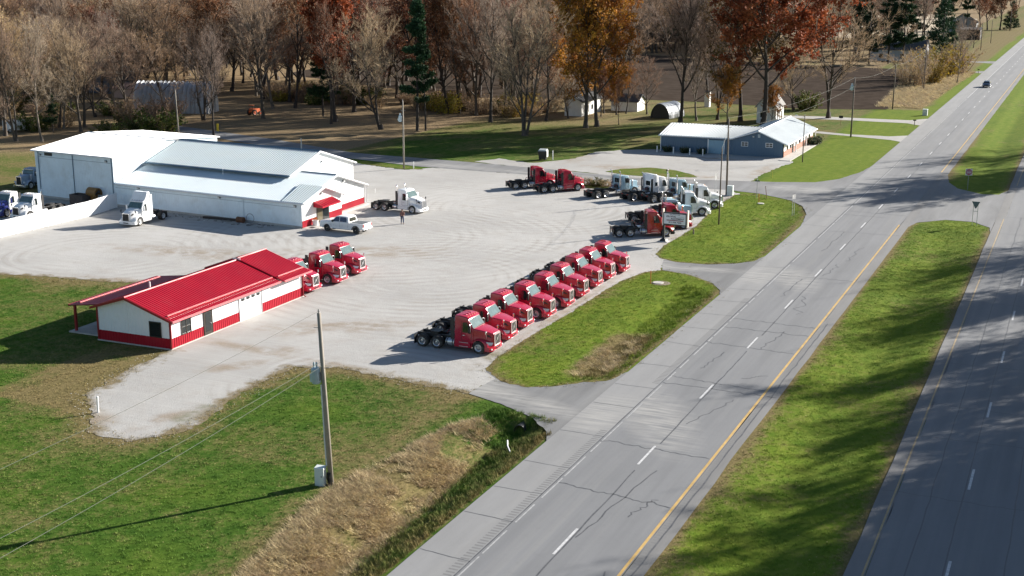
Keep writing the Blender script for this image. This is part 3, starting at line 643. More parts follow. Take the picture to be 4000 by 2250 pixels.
# porch lean-to on the far side
pr = MB(); ribbed_roof(pr, (-76.75, 93.1, 2.42), (-76.75, 81.6, 2.42), (-73.2, 81.6, 2.84), (-73.2, 93.1, 2.84), pitch=.30, rw=.03, rh=.03)
po = pr.build('porch_roof', M_PORCH, rb)
MB().box(-75.95, -75.85, 82, 92.4, 2.57, 2.66).build('snow_guard', M_PINK, po); MB().box(-76.86, -76.74, 81.6, 93.1, 2.28, 2.44).build('gutter', M_REDD, po)
for y in (81.9, 85.6, 89.2, 92.8): MB().box(-76.5, -76.32, y - .09, y + .09, 0, 2.36).build('post', M_REDD, rb)
MB().box(-76.9, -72.96, 81.5, 93.2, .01, .12).build('porch_slab', M_CONC, rb)
MB().tube([(-72.2, 86.5, 3.2), (-72.2, 86.5, 3.75)], .07, 8).build('vent_pipe', M_TRIMW, ro)

# ---- big white dealership building, on its own slightly turned grid
WA = Vector((-84.07, 128.22)); EA = Vector((-.9943, .107)); EB = Vector((-.044, .999))
def LW(a, b): q = WA + EA * a + EB * b; return (q.x, q.y)
def L3(a, b, z): q = LW(a, b); return (q[0], q[1], z)
wbd = thing('dealership_building', 'large white metal building with joined roofs and red entrance end', 'building')
def wseg(mb, a0, b0, a1, b1, z0, zt, **k): return ribbed_wall(mb, LW(a0, b0), LW(a1, b1), z0, zt, **k)
# walls (outside on the right of the direction of travel: front runs from high a to low a)
w_ = MB(); wseg(w_, 45.1, 0, 30.5, 0, .25, 6.38, pitch=.3); wseg(w_, 45.1, 23.7, 45.1, 0, .0, gable(23.7, 12.2, 6.3, 7.34, 6.38)); wseg(w_, 30.5, 0, 30.5, 23.7, 2.6, gable(23.7, 11.5, 6.38, 7.34, 6.3)); wseg(w_, 30.5, 23.7, 45.1, 23.7, 0, 6.3)
w_.build('barn_wall', M_WHITEB, wbd)
w_ = MB(); wseg(w_, 30.5, 0, -.3, 0, .2, 3.05, pitch=.3); w_.build('front_wall', M_WHITEB, wbd)
w_ = MB(); wseg(w_, .4, 9.7, .4, 17.0, 1.0, gable(17.0, 9.2, 3.05, 5.08, 2.72) if False else (lambda u: 5.06 - (u) * (5.06 - 2.72) / 7.3 if u > .0 else 5.06)); 
wseg(w_, .4, 0.0, .4, 9.7, 3.2, lambda u: 3.05 + max(0, u) * 2.02 / 9.2 if u < 9.2 else 5.06); wseg(w_, .4, 17.0, 30.5, 17.0, 0, 2.72)
w_.build('gable_wall', M_WHITE, wbd)
w_ = MB(); wseg(w_, 6.0, 6.7, 6.0, 23.6, 1.5, gable(16.9, 7.6, 4.85, 6.96, 4.35)); wseg(w_, 30.4, 6.9, 6.0, 6.9, 4.2, 4.95); wseg(w_, 6.0, 23.6, 30.4, 23.6, 0, 4.35); wseg(w_, 6., 17., 6., 23.6, 0, 1.6)
w_.build('hall_wall', M_WHITE, wbd)
w_ = MB(); wseg(w_, -.3, 0, -.3, 9.7, .85, gable(9.7, 4.85, 3.05, 4.2, 2.62)); wseg(w_, -.3, 9.7, 1.0, 9.7, .85, 2.62); w_.build('entrance_wall', M_WHITE, wbd)
for (a_, b0_, b1_, zt_) in ((-.3, .02, 3.35, .88), (-.3, 6.5, 9.7, .88), (.4, 9.72, 17.0, 1.05)): wseg(MB(), a_, b0_, a_, b1_, .05, zt_, off=.022, rh=.03).build('wainscot', M_RED, wbd)
f_ = MB()
for (a0, a1, b0, b1) in ((30.4, 45.2, -.08, 23.8), (-.2, 30.4, -.08, 17.1)):
    f_.loft([[L3(a0, b0, 0), L3(a1, b0, 0), L3(a1, b1, 0), L3(a0, b1, 0)], [L3(a0, b0, .26), L3(a1, b0, .26), L3(a1, b1, .26), L3(a0, b1, .26)]])
f_.build('foundation', M_CONC, wbd)
# roofs
def roof4(name, mat, e0, e1, r1, r0, **k): return ribbed_roof(MB(), L3(*e0), L3(*e1), L3(*r1), L3(*r0), **k).build(name, mat, wbd)
roof4('barn_roof', M_ROOFW, (45.5, -.3, 6.36), (30.2, -.3, 6.36), (30.2, 11.5, 7.4), (45.5, 11.5, 7.4), pitch=.35)
roof4('barn_roof', M_ROOFW, (30.2, 24.1, 6.28), (45.5, 24.1, 6.28), (45.5, 11.5, 7.4), (30.2, 11.5, 7.4), pitch=.35)
roof4('front_roof', M_ROOFF, (30.18, -.3, 3.06), (0.0, -.3, 3.06), (0.0, 9.2, 5.1), (30.18, 9.2, 5.1), pitch=.35)
roof4('front_roof', M_ROOFF, (0.0, 17.4, 2.66), (30.18, 17.4, 2.66), (30.18, 9.2, 5.1), (0.0, 9.2, 5.1), pitch=.35)
hr = roof4('hall_roof', M_GALV, (30.18, 6.45, 4.93), (5.7, 6.45, 4.93), (5.7, 14.3, 7.03), (30.18, 14.3, 7.03), pitch=.38, rh=.06, rw=.06)
roof4('hall_roof', M_GALV, (5.7, 24.0, 4.3), (30.18, 24.0, 4.3), (30.18, 14.3, 7.03), (5.7, 14.3, 7.03), pitch=.38, rh=.06, rw=.06)
roof4('entrance_roof', M_GALV, (2.6, -.32, 3.1), (-.75, -.32, 3.1), (-.75, 4.85, 4.34), (3.0, 4.85, 4.34), pitch=.38, rh=.05, rw=.06)
roof4('entrance_roof', M_GALV, (-.75, 10.1, 2.58), (1.2, 10.1, 2.58), (3.0, 4.85, 4.34), (-.75, 4.85, 4.34), pitch=.38, rh=.05, rw=.06)
def along(name, mat, pts, w2, z2, parent=wbd):
    m_ = MB(); m_.tube([L3(*p_) for p_ in pts], w2, 4); return m_.build(name, mat, parent)
along('eave_trim', M_TRIMW, [(45.5, -.36, 6.30), (30.2, -.36, 6.30)], .09, 0); along('eave_trim', M_TRIMW, [(30.15, -.38, 2.98), (2.7, -.38, 2.98)], .14, 0); along('eave_trim', M_TRIMW, [(2.6, -.40, 3.0), (-.75, -.40, 3.0)], .10, 0)
along('gutter', pbr('blue_gutter', (.10, .17, .24), .5), [(30.18, 6.36, 4.86), (5.7, 6.36, 4.86)], .13, 0, hr)
along('ridge_cap', pbr('blue_gutter', (.10, .17, .24), .5), [(30.18, 14.3, 7.07), (5.7, 14.3, 7.07)], .10, 0, hr)
along('ridge_cap', M_GALV, [(5.6, 9.2, 5.13), (0.0, 9.2, 5.13)], .08, 0); along('ridge_cap', M_TRIMW, [(45.5, 11.5, 7.43), (30.2, 11.5, 7.43)], .07, 0)
for pts in ([(-.80, -.35, 3.0), (-.80, 4.85, 4.25)], [(-.80, 4.85, 4.25), (-.80, 10.1, 2.5)], [(-.05, 9.2, 5.0), (-.05, 17.4, 2.58)], [(-.05, 4.4, 3.97), (-.05, 9.2, 5.0)], [(5.65, 6.45, 4.85), (5.65, 14.3, 6.95)], [(5.65, 14.3, 6.95), (5.65, 24.0, 4.22)], [(45.55, -.3, 6.28), (45.55, 11.5, 7.3)], [(45.55, 11.5, 7.3), (45.55, 24.1, 6.2)]):
    along('rake_trim', M_TRIMW, pts, .12, 0)
for a in (44.4, 37.83, 30.7): along('downspout', pbr('slate_trim', (.13, .20, .27), .5), [(a, -.07, 6.3), (a, -.07, .2)], .07, 0)
along('downspout', M_WHITEB, [(8.7, -.06, 3.0), (8.7, -.06, .2)], .05, 0); along('downspout', M_TRIMW, [(.2, 17.2, 2.6), (.2, 17.2, .2)], .06, 0)
along('vent_pipe', M_GREY, [(12.5, 20.0, 5.0), (12.5, 20.0, 7.6)], .09, 0, hr); along('vent_pipe', M_TRIMW, [(16.2, 5.9, 4.3), (16.2, 5.9, 5.15)], .07, 0)
FT = (-EA).normalized()                                       # direction of travel along the front wall
def fu(a): return 45.1 - a
P0 = LW(45.1, 0)
lv = obox(MB(), P0, FT, fu(43.15), fu(41.7), .03, .08, 5.73, 6.14).build('louvre', M_BLK, wbd)
for a, z in ((43.96, 5.8), (31.6, 5.75), (26.1, 2.72), (12.45, 2.68), (.6, 2.62)):
    q = LW(a, 0); wall_light(wbd, q[0], q[1], z, -.107, -.994)
q = LW(-.3, 4.6); wall_light(wbd, q[0], q[1], 3.55, 1, -.04); q = LW(6., 15); wall_light(wbd, q[0], q[1], 5.6, 1, 0)
q = LW(.4, 11.3); wall_light(wbd, q[0], q[1], 4.0, 1, 0)
for a in (37.5, 31.2): obox(MB(), P0, FT, fu(a) - .02, fu(a) + .02, .0, .03, .3, 6.3)
obox(MB(), P0, FT, .6, 14.2, .022, .03, 5.50, 5.56).build('panel_seam', pbr('seam_grey_blue', (.3, .36, .41), .6), wbd)  # thin grey-blue strip along the panel seam
obox(MB(), P0, FT, 14.8, 44.6, .022, .03, 2.42, 2.46).build('panel_seam', pbr('seam_grey_blue', (.3, .36, .41), .6), wbd)
# entrance doors, awning and side window
SD = EB.normalized(); PE = LW(-.3, 0)
dr = obox(MB(), PE, SD, 3.40, 6.45, .02, .06, .12, 2.25).build('door', M_BRONZE, wbd)
for (u0, u1) in ((3.55, 4.75), (4.9, 6.3)): obox(MB(), PE, SD, u0, u1, .061, .07, .25, 2.15).build('pane', pbr('door_glass_tan', (.11, .095, .06), .12, spec=.7) if u0 < 4 else M_GLASS, dr)
aw = MB(); aw.loft([[L3(-.33, 2.7, 2.75), L3(-1.75, 2.7, 2.28), L3(-1.75, 2.7, 2.12), L3(-.33, 2.7, 2.12)], [L3(-.33, 7.2, 2.75), L3(-1.75, 7.2, 2.28), L3(-1.75, 7.2, 2.12), L3(-.33, 7.2, 2.12)]]); aw.build('awning', M_RED, wbd)
for k in range(9):
    b_ = 2.75 + k * .55; along('awning_rib', M_RED, [(-.36, b_, 2.77), (-1.74, b_, 2.31)], .025, 0)
wall_window(wbd, LW(.4, 9.72), SD, .25, .75, 1.1, 2.35, M_BRONZE, M_GLASS)
sl = MB(); sl.loft([[L3(-.3, -.2, z), L3(-2.2, -.2, z), L3(-1.6, 17.6, z), L3(.4, 17.6, z)] for z in (.0, .06)]); sl.build('entrance_slab', M_CONC, wbd)
mx = obox(MB(), LW(-.9, .4), SD, 0, .9, 0, .6, .063, .075).build('door_mat', M_BLK, wbd)

# ---- blue metal building with brick office wing
bb = thing('blue_building', 'blue metal building with silver roof and brick office wing behind the lot', 'building')
w_ = MB(); ribbed_wall(w_, (-65.8, 211.5), (-53.2, 211.5), 0, 2.78, pitch=.4); ribbed_wall(w_, (-65.8, 224.6), (-65.8, 211.5), 0, gable(13.1, 6.5, 2.78, 4.0, 2.78), pitch=.4); ribbed_wall(w_, (-53.2, 224.6), (-65.8, 224.6), 0, 2.78, pitch=.4)
ribbed_wall(w_, (-53.2, 211.2), (-44.75, 211.2), 0, gable(8.45, 4.25, 2.78, 4.12, 2.30), pitch=.4); ribbed_wall(w_, (-53.2, 235.2), (-53.2, 211.2), 0, 2.6, pitch=.4)
w_.build('wall', M_BLUE, bb)
M_BRICK, nt, b = mat0('red_brick'); tc = N(nt, 'ShaderNodeTexCoord').outputs['Object']
br = N(nt, 'ShaderNodeTexBrick', i_Scale=4.0); nt.links.new(scaled(nt, tc, (1, 1, 1)), br.inputs['Vector'])
br.inputs['Color1'].default_value = (.28, .10, .065, 1); br.inputs['Color2'].default_value = (.36, .16, .11, 1); br.inputs['Mortar'].default_value = (.45, .42, .38, 1); br.inputs['Mortar Size'].default_value = .015
nt.links.new(mix(nt, .3, br.outputs['Color'], (.3, .12, .08)), b.inputs['Base Color']); b.inputs['Roughness'].default_value = .9
MB().box(-44.9, -44.74, 211.2, 235.2, 0, 1.02).build('brick_wall', M_BRICK, bb); MB().box(-44.9, -44.76, 211.2, 235.2, 1.02, 2.32).build('office_wall', M_TRIMW, bb)
w_ = MB(); ribbed_wall(w_, (-44.75, 235.2), (-53.2, 235.2), 0, gable(8.45, 4.2, 2.30, 4.12, 2.6), pitch=.4); w_.build('wall', M_BLUE, bb)
r_ = MB(); ribbed_roof(r_, (-66.1, 211.1, 2.74), (-53.0, 211.1, 2.74), (-49.4, 218.0, 4.05), (-66.1, 218.0, 4.05), pitch=.55, rw=.09, rh=.09, th=.08)
ribbed_roof(r_, (-53.0, 225.0, 2.74), (-66.1, 225.0, 2.74), (-66.1, 218.0, 4.05), (-49.4, 218.0, 4.05), pitch=.55, rw=.09, rh=.09, th=.08); r_.build('roof', M_ROOFG, bb)
r_ = MB(); ribbed_roof(r_, (-44.1, 210.9, 2.18), (-44.1, 235.8, 2.18), (-49.0, 235.8, 4.2), (-49.0, 210.9, 4.2), pitch=.6, rw=.03, rh=.02, th=.1); ribbed_roof(r_, (-53.6, 235.8, 2.72), (-53.6, 210.9, 2.72), (-49.0, 210.9, 4.2), (-49.0, 235.8, 4.2), pitch=.6, rw=.03, rh=.02, th=.1)
r2_ = r_.build('roof', pbr('pale_roof', (.46, .50, .52), .45, var=.05, vscale=.3), bb)
MB().tube([(-49.0, 210.85, 4.22), (-49.0, 235.85, 4.22)], .08, 6).build('ridge_cap', M_TRIMW, r2_)
for pts in ([(-53.6, 210.86, 2.64), (-49, 210.86, 4.12)], [(-49, 210.86, 4.12), (-44.1, 210.86, 2.1)], [(-44.06, 210.9, 2.1), (-44.06, 235.8, 2.1)], [(-66.12, 211.05, 2.66), (-53.2, 211.05, 2.66)]): MB().tube(pts, .08, 4).build('eave_trim', M_TRIMW, bb)
for (u0, u1) in ((1.45, 2.45), (5.5, 6.55)): wall_window(bb, (-53.2, 211.2), (1, 0), u0, u1, 1.62, 2.24, M_TRIMW, pbr('pale_glass', (.10, .10, .10), .15), cross=True)
obox(MB(), (-65.8, 211.5), (1, 0), 8.35, 10.95, .03, .09, .05, 2.25).build('garage_door', M_BLUEDR, bb)
for a in ((8.2, 8.35), (10.95, 11.1)): obox(MB(), (-65.8, 211.5), (1, 0), a[0], a[1], .025, .1, 0, 2.4).build('door_frame', M_TRIMW, bb)
obox(MB(), (-65.8, 211.5), (1, 0), -.04, .06, .0, .05, 0, 2.7).build('corner_trim', M_TRIMW, bb)
obox(MB(), (-53.2, 211.2), (1, 0), 4.1, 4.5, .03, .07, 3.1, 3.65).build('gable_vent', pbr('pale_vent', (.4, .46, .5), .6), bb)
wall_light(bb, -49.8, 211.2, 3.25, 0, -1)
for k, (y0, wd) in enumerate(((213.4, .8), (215.8, .8), (220.2, .85), (223.2, .85), (228.6, .9), (231.4, .9))): wall_window(bb, (-44.74, 211.2), (0, 1), y0 - 211.2, y0 - 211.2 + wd, 1.12, 2.0, M_BRONZE, M_GLASS)
obox(MB(), (-44.74, 211.2), (0, 1), 6.6, 7.5, .02, .06, .05, 2.05).build('door', M_BRONZE, bb)
for y in (218.2, 227, 235.0): MB().box(-44.35, -44.2, y - .07, y + .07, 0, 2.1).build('post', M_TRIMW, bb)
MB().box(-44.73, -42.9, 207.6, 233.8, 0, .1).build('walkway', M_CONC, bb)

# ---- sheds and houses among the trees
def quonset(name, label, c, rz, Lh, rad, hgt, mat, endmat, n=17, rib=.42):
    root = thing(name, label, 'shed', (c[0], c[1], 0), rz)
    arc = [(rad * math.cos(t), hgt * math.sin(t)) for t in np.linspace(0, math.pi, 15)]
    mb = MB(); k = n * 2
    rings = []
    for i in range(k + 1):
        s_ = 1 + (rib / rad if i % 2 else 0); rings.append([(-Lh / 2 + Lh * i / k, y * s_, z * s_) for y, z in arc])
    mb.loft(rings, False, False, closed=False); mb.build('arched_shell', mat, root)
    MB().prism([(y * 1.02, z * 1.01) for y, z in arc], 'x', Lh / 2 + .02, Lh / 2 + .12).build('end_wall', endmat, root)
    MB().prism([(y * .97, z * .97) for y, z in arc], 'x', -Lh / 2 + .25, -Lh / 2 + .35).build('end_wall', endmat, root)
    return root
M_QUON = pbr('arched_steel', (.40, .42, .45), .4, metal=.2, var=.2, vscale=.6)
q = quonset('arched_shed', 'ribbed grey arched steel shed among the trees on the left', (-181.3, 229.6), R(15), 17, 3.0, 5.9, M_QUON, pbr('end_white', (.74, .74, .73), .6, var=.08))
MB().box(8.63, 8.69, -1.3, 1.3, 0, 3.4).build('sliding_door', pbr('door_offwhite', (.5, .5, .48), .7), q)
q = quonset('arched_shed', 'small dark arched shed with silver side behind the blue building', (-80.5, 263), R(80), 7, 2.2, 3.0, M_QUON, pbr('dark_canvas', (.045, .04, .032), .8), n=6, rib=.1)
def house(name, label, cat, x0, x1, y0, y1, ze, zr, wm, rm, along_x=True, openings=(), rz=0., roofov=.4):
    root = thing(name, label, cat, ((x0 + x1) / 2, (y0 + y1) / 2, 0), rz); cx, cy = (x0 + x1) / 2, (y0 + y1) / 2; x0 -= cx; x1 -= cx; y0 -= cy; y1 -= cy
    mb = MB(); o = roofov
    if along_x:
        mb.loft([[(x, y0, 0), (x, y1, 0), (x, y1, ze), (x, 0, zr - .05), (x, y0, ze)] for x in (x0, x1)]); mb.build('wall', wm, root)
        r = MB(); ribbed_roof(r, (x0 - o, y0 - o, ze - o * (zr - ze) / y1), (x1 + o, y0 - o, ze - o * (zr - ze) / y1), (x1 + o, 0, zr + .04), (x0 - o, 0, zr + .04), pitch=.5); ribbed_roof(r, (x1 + o, y1 + o, ze - o * (zr - ze) / y1), (x0 - o, y1 + o, ze - o * (zr - ze) / y1), (x0 - o, 0, zr + .04), (x1 + o, 0, zr + .04), pitch=.5)
    else:
        mb.loft([[(x0, y, 0), (x1, y, 0), (x1, y, ze), (0, y, zr - .05), (x0, y, ze)] for y in (y0, y1)]); mb.build('wall', wm, root)
        r = MB(); ribbed_roof(r, (x0 - o, y1 + o, ze - o * (zr - ze) / x1), (x0 - o, y0 - o, ze - o * (zr - ze) / x1), (0, y0 - o, zr + .04), (0, y1 + o, zr + .04), pitch=.5); ribbed_roof(r, (x1 + o, y0 - o, ze - o * (zr - ze) / x1), (x1 + o, y1 + o, ze - o * (zr - ze) / x1), (0, y1 + o, zr + .04), (0, y0 - o, zr + .04), pitch=.5)
    r.build('roof', rm, root)
    for (side, u0, u1, z0, z1, nm, mt) in openings:
        if side == 'S': MB().box(u0, u1, y0 - .05, y0 - .005, z0, z1).build(nm, mt, root)
        elif side == 'E': MB().box(x1 + .005, x1 + .05, u0, u1, z0, z1).build(nm, mt, root)
    return root
M_SHW = pbr('old_white_paint', (.66, .66, .64), .7, var=.08, vscale=1.2); M_SHR = pbr('dark_shingle', (.06, .06, .062), .85, var=.2, vscale=3); M_SHT = pbr('brown_shingle', (.16, .12, .09), .85, var=.2, vscale=2)
house('white_shed', 'white farm outbuilding with dark roof behind the orange trees', 'shed', -101, -97.2, 256.2, 268, 3.2, 4.2, M_SHW, M_SHR, along_x=False, openings=[('S', -1.2, .2, 0, 2.1, 'door', M_SHW), ('E', -3, -2, 1, 2, 'window', M_GLASS), ('E', 0, 1, 1, 2, 'window', M_GLASS)])
house('white_shed', 'longer white shed half hidden by reddish leaves behind the snag', 'shed', -95.5, -89.5, 270, 275, 2.3, 3.6, M_SHW, M_SHR, openings=[('S', -3, -2, 1, 2, 'window', M_GLASS), ('S', 1.5, 2.6, 0, 2, 'door', M_SHW)])
house('farm_house', 'small white gabled house behind the red oak trunk', 'house', -60.8, -56.9, 259.5, 266.5, 3.6, 6.0, M_SHW, pbr('worn_grey_roof', (.30, .29, .28), .8, var=.2), along_x=False, openings=[('S', -1.2, -.3, 1.2, 2.4, 'window', M_GLASS), ('E', -2.2, -1.3, 1.1, 2.3, 'window', M_GLASS), ('E', 1.2, 2.0, 0, 2.1, 'door', M_BRONZE)])
house('farm_house', 'dark roofed grey house far up the highway beyond the spruce', 'house', -69, -55, 700, 712, 4.8, 9.0, pbr('grey_siding', (.22, .24, .26), .7), M_SHR, along_x=False, openings=[('S', -4.5, -3, 1.2, 3, 'window', M_GLASS), ('S', 2, 4.2, .2, 2.6, 'door', M_GLASS)])
house('dark_barn', 'low black barn beside the highway in the far distance', 'barn', -56, -47, 622, 630, 4.6, 5.4, pbr('black_boards', (.02, .018, .018), .8, var=.3), M_SHR, openings=[('S', -2.5, 1.5, .1, 3.4, 'door', M_BLK)])
house('grey_house', 'pale grey house hidden behind the tall pines by the field', 'house', -70, -52, 462, 474, 4.0, 7.0, pbr('pale_siding', (.42, .45, .48), .7), M_SHR, openings=[('S', -6, -4.6, 1, 2.4, 'window', M_GLASS), ('S', 1, 2.4, 1, 2.4, 'window', M_GLASS)])
house('white_booth', 'narrow upright white booth standing at the edge of the ploughed field', 'shed', -79.0, -77.9, 286, 287.2, 3.3, 3.6, M_SHW, M_SHR, roofov=.1)
house('grey_house', 'grey house with pale roof at the far left in the woods', 'house', -235, -222, 205, 214, 3.0, 5.2, pbr('grey_siding', (.22, .24, .26), .7), pbr('worn_grey_roof', (.30, .29, .28), .8), openings=[('S', -3, -2, 1, 2, 'window', M_GLASS)])
house('blue_house', 'small slate blue house with white gable in the left woods', 'house', -232, -222, 258, 268, 3.2, 6.2, pbr('slate_blue_siding', (.12, .16, .22), .7), M_SHR, along_x=False, openings=[('E', -2, -1, 1, 2.2, 'window', M_GLASS)])
house('pink_shed', 'low pale brick shed with rusty roof beside the long arched shed', 'shed', -216, -208, 250, 256, 2.4, 3.4, pbr('pale_pink_block', (.52, .38, .32), .8), pbr('rust_roof', (.35, .22, .17), .7))
# ------------------------------------------------------------------ vehicles
def paint(name, col, rough=.28): return pbr(name, col, rough, var=.03, vscale=1., coat=.6)
P_RED = paint('truck_red', (.40, .007, .032)); P_WHITE = paint('truck_white', (.80, .80, .80)); P_BLUE = paint('truck_pale_blue', (.30, .44, .52)); P_RED2 = paint('truck_deep_red', (.36, .012, .016)); P_COBALT = paint('truck_cobalt', (.025, .035, .20)); P_OLD = pbr('old_truck_grey', (.33, .40, .50), .5, var=.1, dirt=((.2, .2, .2), 1.5, .4))
M_TYRE = pbr('tyre_rubber', (.022, .021, .020), .8, var=.25, vscale=4, dirt=((.16, .14, .115), 2.2, .75))
M_CHROME = pbr('chrome', (.72, .73, .75), .16, metal=1., var=.05)
M_ALU = pbr('aluminium', (.55, .56, .58), .35, metal=.85, var=.12)
M_RIMW = pbr('white_rim', (.62, .62, .62), .4)
M_FRAME = pbr('frame_black', (.018, .018, .019), .55, var=.3, vscale=4, dirt=((.10, .09, .08), 2., .35))
M_SHIELD = pbr('windscreen', (.07, .12, .12), .07, var=.25, vscale=3, spec=.9)
M_SGLASS = pbr('side_glass', (.012, .018, .018), .08, var=.3, spec=.8)
M_AMBER = pbr('amber_lens', (.65, .25, .03), .3); M_LENS = pbr('clear_lens', (.62, .64, .68), .15, spec=.8); M_REDL = pbr('red_lens', (.30, .008, .008), .3)

def wheel_mesh(r, wd, dual):
    t = MB(); h = wd / 2
    if dual: prof = [(r * .60, -h), (r * .90, -h), (r * .985, -h + .04), (r, -h + .08), (r, -.05), (r * .93, -.03), (r * .93, .03), (r, .05), (r, h - .08), (r * .985, h - .04), (r * .90, h), (r * .60, h)]
    else: prof = [(r * .60, -h), (r * .90, -h), (r * .985, -h + .04), (r, -h + .08), (r, h - .08), (r * .985, h - .04), (r * .90, h), (r * .60, h)]
    t.lathe(prof, (0, 0, 0), 'y', 24)
    rim = MB(); sgn = 1
    if dual: rp = [(.03, h - .02), (r * .20, h - .03), (r * .22, h - .14), (r * .42, h - .16), (r * .50, h - .03), (r * .60, h + .004)]
    else: rp = [(.03, h + .03), (r * .20, h + .03), (r * .24, h - .03), (r * .44, h - .05), (r * .52, h - .02), (r * .60, h + .004)]
    rim.lathe(rp, (0, 0, 0), 'y', 24)
    return t, rim
_wheel_cache = {}
def wheel(root, x, y, r, wd, dual, rimmat, name='wheel'):
    key = (r, wd, dual, rimmat.name)
    side = 1 if y > 0 else -1
    if key not in _wheel_cache:
        t, rim = wheel_mesh(r, wd, dual); a = t.build('wheel', M_TYRE, root, autosmooth=35); b_ = rim.build('rim', rimmat, a, autosmooth=35)
        bolts = MB()
        for k in range(10):
            an = k * math.pi / 5; bx, bz = .33 * r * math.cos(an), .33 * r * math.sin(an); h = wd / 2 - (.15 if dual else .05)
            bolts.box(bx - .02, bx + .02, h - .02, h + .05, bz - .02, bz + .02)
        bo = bolts.build('wheel_nuts', M_FRAME, a); tag(bo, kind='stuff')
        _wheel_cache[key] = a; o = a
    else: o = copy_tree(_wheel_cache[key], root)
    o.location = (x, y, r); o.rotation_euler = (0, 0, 0 if side > 0 else math.pi)
    return o
def pillow(mb, prof, hw, e=.06, hw_top=None, ztop=None, steps=3, mi=0):
    """side profile (x,z) polygon widened across y with rounded edges; hw_top narrows towards the top"""
    cx = sum(p[0] for p in prof) / len(prof); cz = sum(p[1] for p in prof) / len(prof)
    zmin = min(p[1] for p in prof); zmax = max(p[1] for p in prof)
    def ring(sy, ins, full):
        out = []
        for x, z in prof:
            dx, dz = cx - x, cz - z; L = math.hypot(dx, dz) or 1
            w_ = full if hw_top is None else full + (hw_top - hw) * sm((ztop if ztop is not None else zmin), zmax, z)
            out.append((x + dx / L * ins, sy * w_, z + dz / L * ins))
        return out
    rings = []
    for k in range(steps + 1):
        t = k / steps * math.pi / 2; rings.append(ring(-1, e * (1 - math.sin(t)), hw - e * (1 - math.cos(t)) if False else hw - e + e * math.cos(t)))
    rings2 = [[(x, -y, z) for x, y, z in r] for r in reversed(rings)]
    return mb.loft(rings + rings2, True, True, mi)
def side_poly(mb, poly, y0, y1, mi=0):
    return mb.prism(poly, 'y', y0, y1, mi)
def ring_section(x, hw, zb, zt, rc, n=4, drop=0.):
    """upright rounded section at station x: half width hw, bottom zb, top zt, rounded top corners"""
    pts = [(x, -hw, zb)]
    for k in range(n + 1):
        t = k / n * math.pi / 2; pts.append((x, -hw + rc * (1 - math.cos(t)), zt - drop - rc + rc * math.sin(t)))
    pts.append((x, 0, zt))
    for k in range(n, -1, -1):
        t = k / n * math.pi / 2; pts.append((x, hw - rc * (1 - math.cos(t)), zt - drop - rc + rc * math.sin(t)))
    pts.append((x, hw, zb)); return pts
def mirrored(root, name, mat, fnc, smooth=None, parent=None):
    for s in (1, -1):
        mb = MB(); fnc(mb, s); mb.build(name, mat, parent or root, autosmooth=smooth)

